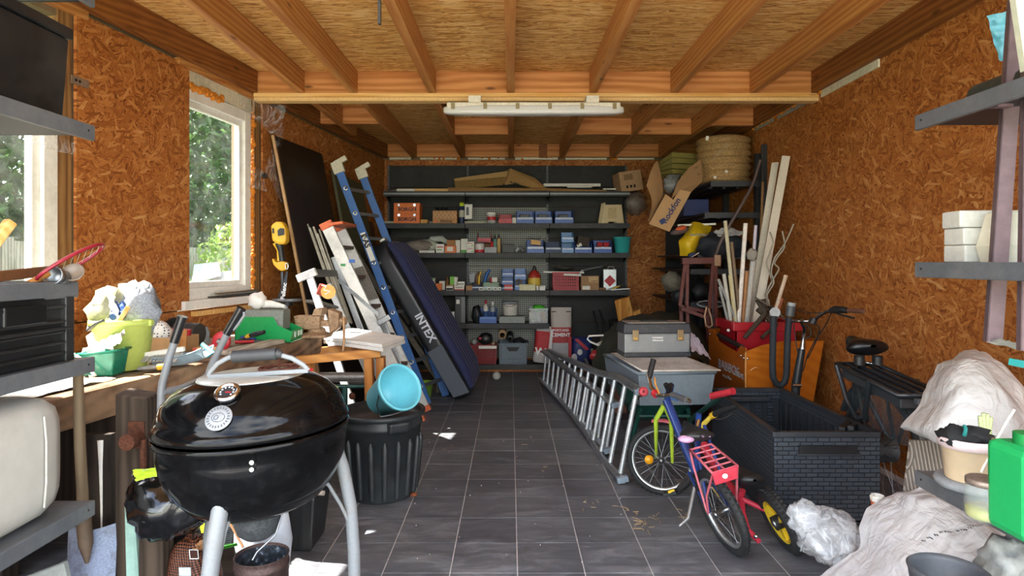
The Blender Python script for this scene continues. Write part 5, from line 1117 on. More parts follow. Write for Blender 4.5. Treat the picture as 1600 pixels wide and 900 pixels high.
# bags and timber at the left
BAGB = M('0a0a0c', .16, var=.2, bump=.0, spec=.7)
t = thing('rubbish_bag', 'shiny black plastic rubbish bag with a lime green edge beside the grill', 'bag', P(262,845,2.18))
def bagf(d):
    q = d*1.4+V((4,9,2)); return .97+noise.noise(q)*.14+abs(noise.noise(q*1.8))*.20-abs(noise.noise(q*3.6))*.10
part('body', MB().ball(P(266,786,2.21), (.140,.13,.122), 44, fn=bagf), BAGB, t)
part('folded_rim', crumple([P(205,738,2.18), P(272,728,2.16), P(285,765,2.12), P(225,775,2.12)], 4, n=12, amp=.03), BAGB, t)
part('green_edge', crumple([P(207,734,2.13), P(270,728,2.105), P(252,742,2.095), P(212,752,2.105)], 6, n=10, amp=.012), M('a9c42c',.4), t)
part('white_mark', crumple([P(222,735,2.095), P(231,733,2.095), P(230,748,2.33), P(222,750,2.33)], 9, n=4, amp=.004), WINK, t)
MINT = M('8fb0a6', .6, var=.12, scale=6, dirt='5a6a62', damt=.5)
t = thing('painted_plank', 'old plank with peeling mint paint standing left of the rubbish bag', 'plank', P(205,900,2.36)-V((0,0,.2)))
part('board', MB().slab([P(194,784,2.32), P(208,783,2.32), P(217,905,2.30), P(217,1000,2.29), P(199,1000,2.29)], (0,1,.0), .022), MINT, t, bv=.003)
t = thing('timber_post', 'weathered square timber post standing under the rubbish bag', 'post', (-1.31, 2.3, 0))
part('post', MB().bb((-1.355,2.265,.001), (-1.265,2.345,.44)), OLDE, t, bv=.008)
single('hose_reel', MB().lathe([(0,-.02),(.05,-.02),(.056,-.012),(.056,.012),(.05,.02),(0,.02)], 26, T(P(266,850,2.52), rot(78,0,15))).cyl(P(264,847,2.48), P(264,847,2.47), .012, 10), M('b01c26',.4), 'round red plastic reel end between the rubbish bag and the charcoal sack', 'reel')
single('black_canister', MB().bb((-1.37,2.50,.0), (-1.25,2.64,.34)), BLACKP, 'black square canister standing under the round red reel end', 'canister', bv=.015)
def m_mesh():
    k = NT('charcoal_net'); sp = k.n('SeparateXYZ'); k.l(k.coord((330,330,330)), sp.inputs[0])
    a = k.math('ABSOLUTE', k.math('SINE', k.math('ADD', sp.outputs[0], k.math('MULTIPLY', sp.outputs[2], .3)))); b = k.math('ABSOLUTE', k.math('SINE', k.math('MULTIPLY', sp.outputs[2], 1.1)))
    f = k.math('MULTIPLY', a, b); k.l(k.ramp(f, [(.15, '7a4630'), (.45, '3a1c14'), (.7, '1a0d0a')]), k.b.inputs['Base Color']); k.b.inputs['Roughness'].default_value = .5; k.bump(f, .5, .004); return k.m
t = thing('charcoal_sack', 'brown charcoal sack with a net print, torn open at the top', 'bag', (-1.19, 2.34, 0))
part('sack', MB().ball((-1.19,2.34,.17), (.10,.085,.215), 30, fn=crump(5,.12,1.6,.8)), m_mesh(), t)
part('torn_top', crumple([P(285,853,2.32), P(322,843,2.30), P(325,858,2.27), P(300,864,2.27)], 8, n=8, amp=.02), M('b5835a',.5), t)
part('printed_label', MB().box(P(303,866,2.235), (.032,.003,.036), rot(10)), WINK, t); part('printed_label', MB().box(P(303,866,2.232), (.026,.003,.03), rot(10)), M('3a1c14',.5), t); part('barcode_label', MB().box(P(289,893,2.235), (.042,.003,.03), rot(4)), M('b9c6cc',.5), t)
t = thing('briquette_bag', 'white printed paper bag with green bands behind the grill leg', 'bag', (-1.06, 2.66, 0))
part('sack', MB().ball((-1.06,2.66,.22), (.12,.08,.29), 28, fn=crump(9,.08,1.6,.75)), M('b9c0ca',.5,var=.05,bump=.3), t)
for py, w, m in ((855, .1, M('3f8a2f',.5)), (790, .06, M('2f6a3a',.5))): part('green_band', MB().box(P(352 if py == 855 else 322,py,2.56), (w,.004,.012), rot(0,-14)), m, t)
ln = MB()
for k in range(9): ln.box(P(352-k*.6,825+k*3.4,2.565), (.075,.003,.0035), rot(0,-16))
part('printed_lines', ln, M('8d97a5',.5), t, kind='stuff')
part('lime_corner', crumple([P(311,815,2.5), P(320,808,2.5), P(322,835,2.48), P(314,838,2.48)], 3, n=6, amp=.01), M('a9c42c',.4), t)
single('thin_stick', MB().cyl(P(352,805,2.55), P(380,855,2.5), .005, 6), BROWN, 'thin dark stick leaning against the briquette bag', 'stick')
# white sack behind the grill
t = thing('white_sack', 'white woven sack with green and red print slumped behind the grill lid', 'bag', (-1.13, 3.05, 0))
part('sack', MB().ball((-1.10,3.05,.55), (.25,.16,.32), 36, m3=rot(0,10), fn=crump(13,.22,2.0)), M('d3d2ce',.6,var=.1,bump=.5), t)
part('red_print', crumple([P(478,572,2.95), P(490,577,2.94), P(487,584,2.92), P(476,580,2.92)], 3, n=5, amp=.004), RED, t); part('green_print', crumple([P(519,598,2.98), P(529,604,2.99), P(526,612,2.96), P(517,608,2.95)], 4, n=5, amp=.004), M('7fa35a',.5), t)
single('timber_stack_block', MB().bb((-1.36,2.92,0), (-.9,3.2-.02,.32)), OLDV, 'dark timber block under the white woven sack', 'block') if 0 else None
# ================================================================ dustbin and blue bucket
BIN = M('202326', .5, var=.2, scale=5, dirt='55585a', damt=.4); bcx, bcy = -.79, 3.80
t = thing('dustbin', 'big black ribbed plastic dustbin with a blue bucket in its top', 'dustbin', (bcx, bcy, 0))
part('body', MB().lathe([(0,.001),(.19,.001),(.198,.012),(.236,.42),(.243,.424),(.243,.445),(.238,.45),(.242,.49)], 48, T((bcx,bcy,0))), BIN, t)
part('rim', MB().lathe([(.24,.478),(.258,.482),(.262,.50),(.258,.512),(.246,.512),(.238,.50),(.235,.475)], 48, T((bcx,bcy,0))), BIN, t)
part('sunk_lid', MB().lathe([(.237,.49),(.228,.462),(.12,.462),(.05,.468),(0,.47)], 40, T((bcx,bcy,0))), BIN, t)
for k in range(18):
    a = k*2*PI/18+.1; ca, sa = math.cos(a), math.sin(a); u = V((-sa,ca,0))
    part('flute', MB().tube([(bcx+ca*.203+u.x*0, bcy+sa*.203, .03), (bcx+ca*.2185, bcy+sa*.2185, .2), (bcx+ca*.231, bcy+sa*.231, .34), (bcx+ca*.2315, bcy+sa*.2315, .365)], [.014,.018,.018,.006], 8, flat=1), BIN, t)
for a in (-.98, 2.16):
    ca, sa = math.cos(a), math.sin(a)
    part('handle', MB().hexa([V((bcx,bcy,0))+rot(0,0,math.degrees(a)) @ V(q) for q in ((.232,-.065,.405),(.262,-.06,.42),(.262,.06,.42),(.232,.065,.405),(.235,-.07,.483),(.272,-.06,.478),(.272,.06,.478),(.235,.07,.483))]), BIN, t, bv=.012)
BB = M('6fc3d2', .4, var=.03)
bk = P(611, 617, 3.72); ax = V((.62, -.62, .46)).normalized(); f3 = frame(ax, V((0,0,1)))
base = bk-ax*.135; base.z += .012
t = bucket('bucket', 'pale turquoise bucket lying tilted on the black dustbin', base, .095, .135, .25, BB, f3, handle=[(.02,-.137,.235),(-.05,-.135,.16),(-.09,-.12,.10),(-.12,-.06,.14),(-.135,.0,.235)])
# ================================================================ leaning things along the left wall
def plank3(name, label, cat, pts, nrm, d, m, **k): return single(name, MB().slab(pts, nrm, d), m, label, cat, **k)
DKB = wood('dark_board', '17120e', '2e251e', 'z', .45, kind='Position', knots=False)
t = thing('dark_board', 'tall dark brown sheet leaning on the left wall past the far window', 'board', (-1.8, 5.9, 0))
A, B = V((-2.085, 5.44, 2.50)), V((-1.955, 6.36, 2.50)); C, D = V((-1.50, 6.40, .01)), V((-1.62, 5.46, .01))
nb = (B-A).cross(D-A).normalized(); nb = nb if nb.x > 0 else -nb
part('sheet', MB().slab([A, B, C, D], nb, .022), DKB, t)
part('edge_batten', MB().bar(A+nb*.011+V((0,-.012,0)), D+nb*.011+V((0,-.012,.012)), .028, .022, up=(1,0,0)), M('b08a5e',.6), t)
plank3('green_board', 'tall olive green board leaning behind the blue ladder', 'board', [V((-1.92,6.62,2.38)), V((-1.80,7.4,2.32)), V((-1.42,7.42,.01)), V((-1.50,6.64,.01))], (1,.1,0), .03, M('55553a',.7,var=.15,dirt='3f3d2c'), bv=.003)
plank3('brown_board', 'reddish brown door panel behind the upper blue ladder', 'board', [V((-1.78,7.45,1.9)), V((-1.76,7.8,1.9)), V((-1.45,7.82,.01)), V((-1.47,7.45,.01))], (1,.1,0), .025, M('4d2c17',.6,var=.2))
# string trimmer
YT = M('e2ad2c', .45, var=.06)
t = thing('string_trimmer', 'yellow and black string trimmer standing upright against the left wall', 'trimmer', P(440, 560, 5.2)*1)
t.location.z = 0
ZT2 = 5.3
part('shaft', MB().tube([P(441,425,ZT2), P(443,470,ZT2), P(447,540,ZT2), V((P(450,0,ZT2).x, ZT2, .05))], .014, 10), M('4f5257',.35,.5), t)
part('lower_tube', MB().cyl(P(445,468,ZT2), P(448,498,ZT2), .022, 12), LGREY, t)
def hexp(pts, d, Z): return MB().slab([P(x,y,Z) for x,y in pts], (0,1,0), d)
part('motor_housing', hexp([(422,352),(430,346),(440,346),(446,356),(447,375),(444,382),(434,382),(424,376)], .10, ZT2-.05), YT, t, bv=.02)
part('vent_panel', hexp([(433,360),(438,356),(444,357),(444,367),(434,369)], .01, ZT2-.058), BLACKP, t, bv=.004); part('vent_panel', hexp([(425,356),(428,357),(428,365),(425,364)], .01, ZT2-.056), BLACKP, t, bv=.003)
part('rear_grip', MB().tube([P(436,380,ZT2), P(439,392,ZT2), P(441,408,ZT2)], [.035,.024,.026], 12), BLACKP, t); part('grip_spine', MB().tube([P(430,380,ZT2), P(435,391,ZT2), P(436,408,ZT2)], [.022,.013,.016], 10), YT, t)
part('guard_hook', hexp([(424,404),(427,404),(431,410),(440,408),(448,410),(447,422),(440,424),(434,421),(427,414)], .06, ZT2-.03), YT, t, bv=.012)
part('clip_ring', MB().tube(loop(P(448,416,ZT2-.06), (1,0,0), (0,0,1), .012, .026, 12), .004, 6, closed=True), CHROME, t)
st = part('strap', MB().slab([P(447,424,ZT2-.05), P(450,424,ZT2-.05), P(447,450,ZT2-.06), P(444,465,ZT2-.06), P(433,466,ZT2-.05), P(440,448,ZT2-.05)], (0,1,0), .006), BLACKP, t)
text('lettering', 'Pellenc', .05, WINK, st, P(443.5, 455, ZT2-.065), rot(90) @ rot(0,0,82), bold=.001)
hl = T(P(448,469,ZT2)); part('guard_disc', MB().lathe([(0,-.01),(.12,-.012),(.125,0),(.12,.012),(0,.014)], 26, hl, 0, True, .7), M('6d6f70',.45,.3), t); part('head', MB().cyl(P(448,468,ZT2)-V((0,0,.05)), P(448,468,ZT2), .05, 14), BLACKP, t)
pr = MB()
for k in range(7): pr.bar(P(480+k*3.6, 356+k*1.2-(k%3)*3, 5.35-.012*k), P(506+k*4.2, 428+k*3, 5.30-.012*k), .012+.004*(k%2), .02, up=(0,1,0))
for k in range(7):
    b = MB().bar(P(481+k*3.0, 350+k*1.4+(k%3)*4, 5.46-.02*k), P(532+k*3.0, 500+k, 5.40-.02*k), .011+.004*(k%2), .018, up=(0,1,0))
    single('metal_profile', b, [M('6d6656',.5,.4,var=.2), M('8d8676',.45,.4,var=.2)][k%2], '%s of the thin grey metal profiles leaning on the dark sheet' % ('first','second','third','fourth','fifth','sixth','seventh')[k], 'profile', 'metal profiles on the dark sheet')
# ladders --------------------------------------------------
def lerp(a, b, t): return V(a)*(1-t)+V(b)*t
# small step ladder with platform
t = thing('platform_ladder', 'white metal platform ladder half hidden behind the vise', 'ladder', (-1.5, 4.9, 0)); SW = M('c9ccce', .45, .2, var=.08, dirt='7b7a76', damt=.5)
zl = 4.95; a1, a2 = P(465,436,zl), P(494,424,zl)
part('top_rail', MB().bar(a1, a2, .04, .06), SW, t, bv=.004); part('platform', MB().slab([P(490,424,zl), P(526,426,zl+.35), P(528,432,zl+.35), P(494,433,zl)], (0,0,1), .02), M('4b4b4a',.6,var=.2), t)
part('front_rail', MB().bar(P(484,432,zl), P(552,640,4.75), .055, .03, up=(0,1,0)), SW, t, bv=.003); part('rear_rail', MB().bar(P(513,444,zl+.3), P(600,640,zl+.25), .045, .03, up=(0,1,0)), SW, t, bv=.003)
for k in range(4): part('step', MB().slab([lerp(P(484,432,zl),P(552,640,4.75),.2+.2*k), lerp(P(513,444,zl+.3),P(600,640,zl+.25),.2+.2*k), lerp(P(513,444,zl+.3),P(600,640,zl+.25),.2+.2*k)+V((-.1,0,0)), lerp(P(484,432,zl),P(552,640,4.75),.2+.2*k)+V((-.1,0,0))], (0,0,1), .02), M('55524d',.7,var=.2), t)
t = thing('extension_reel', 'small orange and yellow reel hanging on the platform ladder', 'reel', P(511, 468, 4.85))
part('disc', MB().cyl(P(513,456,4.83), P(513,456,4.78), .055, 22), M('e0a24a',.5), t); part('side', MB().box(P(503,453,4.84), (.06,.05,.09), rot(0,20)), M('7a2f22',.5), t, bv=.01); part('wire', MB().tube([P(503,446,4.78), P(510,447,4.77), P(506,453,4.77), P(516,455,4.77), P(508,460,4.77)], .004, 5), PAPER, t)
# white and grey step ladders with orange ends
def rail_ladder(name, label, Z1, Z2, top, foot, w, d, n, m, mr, cap=None, dx=0.0):
    """ladder leaning to the left: rails at depth Z1 and Z2; top, foot = (x, z); w rail face, d rail depth"""
    t = thing(name, label, 'ladder', (foot[0], (Z1+Z2)/2, 0)); T1, F1 = V((top[0],Z1,top[1])), V((foot[0],Z1,foot[1])); dz = V((dx,Z2-Z1,0)); ux = (T1-F1).normalized()
    for q in (V((0,0,0)), dz): part('rail', MB().bar(F1+q, T1+q, d, w, up=(1,0,.3)), m, t, bv=.004)
    for k in range(n):
        p = lerp(F1, T1, (k+.7)/(n+.4)); part('rung', MB().bar(p+V((0,.01,0)), p+dz-V((0,.01,0)), mr[0], mr[1], up=(0,0,1)), m if len(mr) < 3 else mr[2], t, bv=.003)
    if cap:
        for q in (V((0,0,0)), dz):
            part('end_cap', MB().bar(T1+q-ux*.03, T1+q+ux*.03, d+.012, w+.012, up=(1,0,.3)), cap, t, bv=.006)
            part('foot_cap', MB().bar(F1+q-ux*.005, F1+q+ux*.05, d+.012, w+.012, up=(1,0,.3)), cap, t, bv=.006)
    return t
SWH = M('dcdcd8', .5, .0, var=.06, dirt='77736b', damt=.55); ORC = M('c8643a', .55, var=.15)
t = rail_ladder('step_ladder', 'folded white step ladder with orange caps leaning behind the white boards', 5.40, 5.80, (-1.60,1.72), (-.80,.02), .10, .035, 6, SWH, (.10,.03, M('6a5d52',.7,var=.3)), ORC)
T1, F1 = V((-1.60,5.40,1.72)), V((-.80,5.40,.02))
part('tool_tray', MB().slab([V((-1.58,5.36,1.715)), V((-1.45,5.36,1.73)), V((-1.45,5.84,1.73)), V((-1.58,5.84,1.715))], (0,0,1), .025), ORC, t, bv=.005)
for q in (0, .34): part('rear_rail', MB().bar(V((-1.55,5.44+q,1.45)), V((-1.02,5.44+q,.02)), .022, .05, up=(1,0,.3)), ALU, t, bv=.002)
part('hinge_arm', MB().bar(V((-1.50,5.385,1.25)), V((-1.15,5.385,.95)), .012, .03, up=(1,0,.3)), STEEL, t); part('logo_spot', MB().box(P(550,408,5.33)*1, (.05,.004,.03)), M('2f5aa0',.5), t); part('logo_spot', MB().box(P(536,414,5.37), (.04,.004,.02)), M('2f8a4a',.5), t)
part('spreader_plate', MB().slab([P(552,420,5.7), P(575,470,5.7), P(590,466,5.72), P(566,416,5.72)], (0,1,0), .02), M('6a655e',.8,var=.4,scale=30), t)
part('lower_frame', MB().bar(P(596,500,5.62), P(648,640,5.55), .06, .03, up=(0,1,0)), ALU, t, bv=.003); part('latch', MB().box(P(600,500,5.35), (.12,.04,.05), rot(0,-30)), STEEL, t, bv=.006)
# blue ladder
LB = M('235a9c', .45, var=.12, dirt='51708f', damt=.4)
t = rail_ladder('fibreglass_ladder', 'tall blue fibreglass ladder with white top caps leaning left', 6.16, 6.55, (-1.70,2.30), (-.83,.005), .078, .03, 9, LB, (.035,.03, ALU), None, .14)
T1, F1 = V((-1.70,6.16,2.30)), V((-.83,6.16,.005)); u = (T1-F1).normalized(); sd = V((u.z,0,-u.x))
for q in (0, .39):
    c = T1+V((q*.36,q,0)); part('top_cap', MB().bar(c-u*.02, c+u*.10, .05, .11, up=(1,0,.3)), M('c9c3ab',.6), t, bv=.006); part('cap_hook', MB().bar(c+u*.08-sd*.02, c+u*.10+sd*.11, .05, .04, up=(0,1,0)), M('c9c3ab',.6), t, bv=.004)
for k in range(9):
    p = lerp(F1, T1, (k+.7)/9.4)-V((0,.0165,0)); part('rung_rivet', MB().lathe([(.012,0),(.024,0),(.024,-.004),(.012,-.004),(.012,0)], 14, T(p, rot(-90))), CHROME, t)
sk = part('sticker', MB().bar(lerp(F1,T1,.615)-V((0,.017,0)), lerp(F1,T1,.735)-V((0,.017,0)), .002, .05, up=(1,0,.3)), PAPER, t)
text('lettering', 'DAS', .075, INK, sk, lerp(F1,T1,.70)-V((0,.0195,0)), rot(90) @ rot(0,0,-69), bold=.003)
t = rail_ladder('wooden_ladder', 'old grey wooden ladder behind the air mattress', 6.75, 7.15, (-1.75,1.6), (-.72,.02), .06, .03, 6, M('6a6258',.8,var=.25), (.03,.03), None)
single('lime_pot', MB().lathe([(0,0),(.06,0),(.085,.16),(.09,.16),(.09,.17),(.08,.17),(.057,.006),(0,.006)], 20, T((P(664,0,6.45).x, 6.45, .001))), M('86b53a',.4), 'small lime green pot on the floor behind the blue ladder foot', 'pot')
single('timber_offcut', MB().box((-.80, 6.95, .06), (.3,.5,.11), rot(0,0,30)), M('5a5147',.8,var=.3), 'short grey timber offcut lying behind the mattress', 'timber', bv=.006)
single('white_ball', MB().ball((-.185, 7.45, .05), .05, 14), M('b5b5ae',.5), 'small white float on the floor at the mattress corner', 'float')
# ---------------------------------------------------------------- air mattress
MX = thing('air_mattress', 'navy blue air mattress standing on edge, leaning left on the ladders', 'mattress', (-.55, 6.7, 0))
b0 = V((-.50, 0, .0)); up = V((-.92, 0, 1.60)).normalized(); sdv = V((up.z, 0, -up.x)); Lm, Th, Wd = 1.80, .20, .95
yv = V((.045, .999, 0)); yv = (yv-up*yv.dot(up)).normalized(); sdv = yv.cross(up); m3 = Matrix((sdv, yv, up)).transposed()     # local: x thickness (to the right), y depth, z along the length
ctr = V((-.475, 6.24, .03))+up*Lm/2+yv*Wd/2
VEL = M('1a2048', .8, var=.12, scale=30, sheen=.15); VIN = M('1d1e22', .38, var=.1); VGR = M('4c535d', .7, var=.25, scale=70)
def rb(c, d, e): 
    mb = rbox((0,0,0), d, 0, e, 48, 28); mb.v = [tuple(V(c)+m3 @ V(p)) for p in mb.v]; return mb
part('side_wall', rb(ctr, (Th, Wd, Lm), 9), VIN, MX)
for k in range(6):
    y0 = -Wd/2+.085+k*(Wd-.12)/6
    pts = [ctr+m3 @ V((Th/2+.000+(.018 if 0 < i < 10 else -.02), y0+.062, -Lm/2+.06+(Lm-.12)*i/10)) for i in range(11)]
    part('flocked_rib', MB().tube(pts, [.05]+[.068]*9+[.05], 12, flat=1), VEL, MX)
part('grey_patch', MB().hexa([ctr+m3 @ V(q) for q in ((-Th*.44,-Wd/2-.006,-Lm*.46),(Th*.40,-Wd/2-.006,-Lm*.48),(Th*.40,-Wd/2+.04,-Lm*.48),(-Th*.44,-Wd/2+.04,-Lm*.46),(-Th*.44,-Wd/2-.006,-Lm*.17),(Th*.40,-Wd/2-.006,-Lm*.17),(Th*.40,-Wd/2+.04,-Lm*.17),(-Th*.44,-Wd/2+.04,-Lm*.17))]), VGR, MX, bv=.006)
tm = Matrix((-up, sdv, -yv)).transposed()
text('lettering', 'INTEX', .11, M('c9ccd6',.6,var=0), MX, ctr+m3 @ V((.02, -Wd/2-.004, -Lm*.045)), tm, bold=.003)
part('valve', MB().cyl(ctr+m3 @ V((.05,-.3,Lm/2)), ctr+m3 @ V((.05,-.3,Lm/2+.02)), .03), PAPER, MX)
# window sill clutter and cobwebs
sb = MB(); rnd = random.Random(5)
t = thing('sill_slats', 'small heap of dark old glazing bars lying on the far window sill', 'slats', LW(4.9, 1.13, .0))
for k in range(6): part('slat', MB().bar(LW(4.62+.03*k, 1.142+.012*(k%3), -.015+.012*(k%4)), LW(5.2+.02*k, 1.146+.012*(k%3), -.02+.014*(k%4)), .02, .012), [M('3d3832',.7,var=.3), M('a8a398',.7,var=.2), M('6a5a48',.8)][k%3], t)
WEB = NT('cobweb'); WEB.b.inputs['Base Color'].default_value = (.8,.8,.8,1); WEB.b.inputs['Alpha'].default_value = .10; WEB.b.inputs['Roughness'].default_value = .9
wn = WEB.n('TexNoise'); wn.inputs['Scale'].default_value = 14; wn.inputs['Detail'].default_value = 6; WEB.l(WEB.coord((1,6,1)), wn.inputs[0]); WEB.l(WEB.ramp(wn.outputs[0], [(.42, (0,0,0)), (.8, (.5,.5,.5))]), WEB.b.inputs['Alpha'])
def web(lab, pts, seed, cat='cobweb'):
    a, b, c, d = [V(p) for p in pts]
    def g(u, v):
        p = a*(1-u)*(1-v)+b*u*(1-v)+c*u*v+d*(1-u)*v; return p-V((0,0,.05*math.sin(PI*u)*math.sin(PI*v)))+V((.02*noise.noise(V((u*4,v*4,seed))),0,0))
    props(single('cobweb', MB().sheet(g, 10, 10), WEB.m), lab, cat, kind='stuff')
web('dusty cobweb hanging between the far window head and the cross beam', [LW(4.75,2.72,.03), LW(5.3,2.74,.06), V((-1.9,5.25,2.72)), LW(5.6,2.45,.03)], 1)
web('dusty cobweb stretched over the top corner of the dark sheet', [LW(5.35,2.2,.02), A+nb*.05, A+nb*.06-V((0,-.35,.35)), A+nb*.05-V((0,-.1,.6))], 2)
web('bright cobweb at the side of the far window frame', [LW(5.12,2.2,.0), LW(5.3,2.18,.03), LW(5.34,2.0,.04), LW(5.14,2.02,.0)], 3)
web('thin cobweb across the near window beside the stud', [LW(3.0,2.12,.02), LW(3.4,2.05,.02), LW(3.4,1.98,.02), LW(3.1,2.02,.02)], 4)
# fluorescent lamp under the beam
t = thing('tube_lamp', 'long white fluorescent batten lamp hanging under the cross beam', 'ceiling lamp', (.12, 5.10, 2.66))
x0, x1, zl, yl = P(692,165,4.97).x, P(976,165,4.97).x, P(0,168,4.97).z, 5.02
part('housing', MB().bb((x0+.03, yl-.05, zl-.0), (x1-.03, yl+.05, zl+.045)), M('d8d3c3',.5), t, bv=.012)
part('diffuser', rbox(((x0+x1)/2, yl, zl-.012), (x1-x0, .11, .075), 0, 6, 40, 14), M('c9c9c6',.25,var=.03), t)
for k in range(6): part('clip', MB().bb((x0+.08+k*(x1-x0-.16)/5-.015, yl-.058, zl-.012), (x0+.08+k*(x1-x0-.16)/5+.015, yl-.05, zl+.035)), M('8a7a55',.4), t)
for x in (x0+.25, x1-.25): part('mount', MB().bb((x-.05, yl-.02, zl+.045), (x+.05, yl+.14, 2.735)), M('d8d3c3',.5), t)
single('cable_drop', MB().bb((P(593,0,2.75).x-.006, 2.74, P(0,38,2.75).z), (P(593,0,2.75).x+.006, 2.76, HD)), M('2c2c2c',.5), 'short grey metal rod hanging from the roof between two rafters', 'rod')
# ================================================================ right side
# near metal shelf unit
SR = (1.913, 1.398, .668)
t = shelf_unit('metal_shelf_unit', 'grey metal shelf unit at the near right, holding the green canister', 1.42, 1.88, 1.15, 2.2, SR, 1.905)
single('rolled_mat', MB().tube([(1.60,1.4,1.965), (1.60,2.14,1.965)], .045, 12), M('2c2f29',.8,var=.25), 'dark green rolled mat lying on the top right shelf', 'mat')
single('grey_batten', MB().bb((1.47,1.5,1.915), (1.52,2.16,1.935)), M('6b675c',.8,var=.2), 'grey-brown batten lying along the edge of the top right shelf', 'batten', bv=.003)
BLK = M('bfbdb4', .8, var=.08, dirt='8f8d86', damt=.4, bump=.2)
for k, w in enumerate(('bottom', 'middle', 'top')):
    single('stone_block', MB().box((1.61+.004*(k%2), 2.14, 1.400+.029+.0585*k), (.20+.004*k, .10, .057), rot(0,0,2-3*k)), BLK, '%s one of three pale stone blocks stacked on the right shelf' % w, 'block', 'stacked pale stone blocks', bv=.005)
single('planter', MB().lathe([(0,.165),(.085,.165),(.09,.16),(.115,.06),(.118,.055),(.105,0),(.098,0),(.108,.055),(0,.15)], 8, T((1.648,2.03,1.400), rot(0,0,22)), 0, False), M('cfcab6',.6,var=.06,dirt='a39d88',damt=.4), 'cream angular planter turned upside down beside the stone blocks', 'planter')
single('cream_box', MB().box((1.75,1.85,1.515), (.12,.14,.23), rot(0,0,10)), M('cfcab6',.6,var=.06), 'tall cream plastic box behind the rusty angle iron', 'box', bv=.008)
# perforated angle irons hanging in front of the shelves
PINK = M('6d5a5e', .7, .2, var=.15, scale=6, dirt='5b4038', damt=.5)
def angle(name, label, top, bot, w, yaw):
    top, bot = V(top), V(bot); ax = (bot-top).normalized(); r = rot(0,0,yaw); u = r @ V((1,0,0)); v = r @ V((0,1,0))
    t = thing(name, label, 'angle iron', bot)
    part('flange', MB().slab([top, top+u*w, bot+u*w, bot], v, .004), PINK, t); part('flange', MB().slab([top, top+v*w, bot+v*w, bot], u, .004), PINK, t)
    h = MB()
    for k in range(12):
        p = lerp(top, bot, (k+.5)/12)+u*w*.5; h.cyl(p-v*.0008, p+v*.0002, .004, 6)
    return t
angle('angle_iron', 'long rusty pink angle iron hanging in front of the right shelves', P(1582,-40,1.95), P(1541,534,1.95), .042, -25)
angle('angle_iron', 'shorter rusty pink angle iron close to the frame edge', P(1603,-40,1.85), P(1594,548,1.85), .03, -20)
single('shelf_bracket', MB().slab([P(1559,166,1.9), P(1580,128,1.9), P(1584,166,1.9)], (0,1,0), .03), PINK, 'small brown bracket at the end of the top right shelf', 'bracket')
single('dusty_cloth', crumple([P(1541,534,1.96), P(1600,548,1.96), P(1604,540,1.9), P(1560,528,1.9)], 3, n=8, amp=.006), M('a8a5a0',.8), 'grey cobweb-covered rag under the angle irons', 'rag')
single('teal_bag', crumple([P(1542,24,2.3), P(1600,14,2.25), P(1606,100,2.25), P(1562,94,2.3)], 14, n=14, amp=.03), M('5fa3b4',.4,var=.1), 'teal plastic bag hanging by the wall above the top right shelf', 'bag')
single('pale_panel', MB().slab([P(1584,-20,1.75), P(1640,-20,1.75), P(1640,110,1.75), P(1603,110,1.75)], (0,1,0), .02), M('b9bba6',.8,var=.1), 'pale grey-green panel at the top corner of the near right shelves', 'panel')
# on the low shelf
zs = .669
PB = M('e0c6a3', .5, var=.04); b0 = P(1513, 728, 2.02); b0.z = zs+.03
t = bucket('plant_pot', 'cream plastic pot with a pinkish rim, full of work gloves', b0, .064, .078, .135, PB, lip=.006)
part('pink_rim', MB().lathe([(.0775,.105),(.084,.108),(.087,.135),(.083,.138)], 30, T(b0)), M('d9c3c3',.5,var=.1), t)
t = single('work_glove', MB().ball(b0+V((-.035,0,.135)), (.055,.05,.033), 20, fn=crump(3,.5,2.6)), M('191a1c',.8,var=.2), 'black work glove with a teal stripe in the cream pot', 'glove')
part('stripe', MB().tube([b0+V((-.045,-.045,.155)), b0+V((-.03,-.03,.17)), b0+V((-.02,-.01,.175))], .006, 6), M('2f8f8a',.6), t)
single('work_glove', MB().ball(b0+V((.02,0,.14)), (.045,.05,.025), 18, fn=crump(8,.5,2.6)), M('202124',.8,var=.2), 'black rubber glove lying behind the striped glove in the pot', 'glove')
t = thing('work_glove', 'pale yellow patterned glove standing up in the cream pot', 'glove', b0+V((.055,0,.12))); GLY = M('b8c48f',.7,var=.25,scale=30)
part('palm', MB().ball(b0+V((.055,0,.145)), (.022,.012,.03), 12), GLY, t)
for k, (dx, h) in enumerate(((-.018,.045),(-.006,.055),(.007,.052),(.018,.042))): part('finger', MB().tube([b0+V((.055+dx*.7,0,.16)), b0+V((.055+dx,.0,.16+h))], [.0075,.006], 8), GLY, t)
part('thumb', MB().tube([b0+V((.04,-.005,.14)), b0+V((.025,-.012,.15))], [.008,.006], 8), GLY, t)
single('grey_saucer', MB().lathe([(.07,0),(.105,.004),(.112,.018),(.105,.03),(.085,.033),(.068,.022),(.062,.006),(.07,0)], 32, T((1.50,2.03,zs))), M('8a8e92',.6,var=.15), 'grey ring-shaped saucer under the cream pot', 'saucer')
t = thing('glass_jar', 'glass jar with a rusty lid and yellow liquid on the low right shelf', 'jar', (P(1539,768,1.78).x, 1.78, zs))
jx = P(1539,768,1.78).x; GJ = M('c9d4d0', .05, var=.02, alpha=.22, spec=.8)
part('glass', MB().lathe([(0,.002),(.045,.002),(.05,.012),(.05,.085),(.044,.1),(.044,.108)], 28, T((jx,1.78,zs))), GJ, t)
part('liquid', MB().lathe([(0,.006),(.044,.006),(.047,.014),(.047,.034),(0,.034)], 24, T((jx,1.78,zs))), M('b9b95a',.1,alpha=.75), t)
part('lid', MB().lathe([(.044,.098),(.0475,.1),(.0475,.114),(.044,.117),(0,.117)], 28, T((jx,1.78,zs))), M('8d7d72',.5,.5,var=.3,scale=30), t)
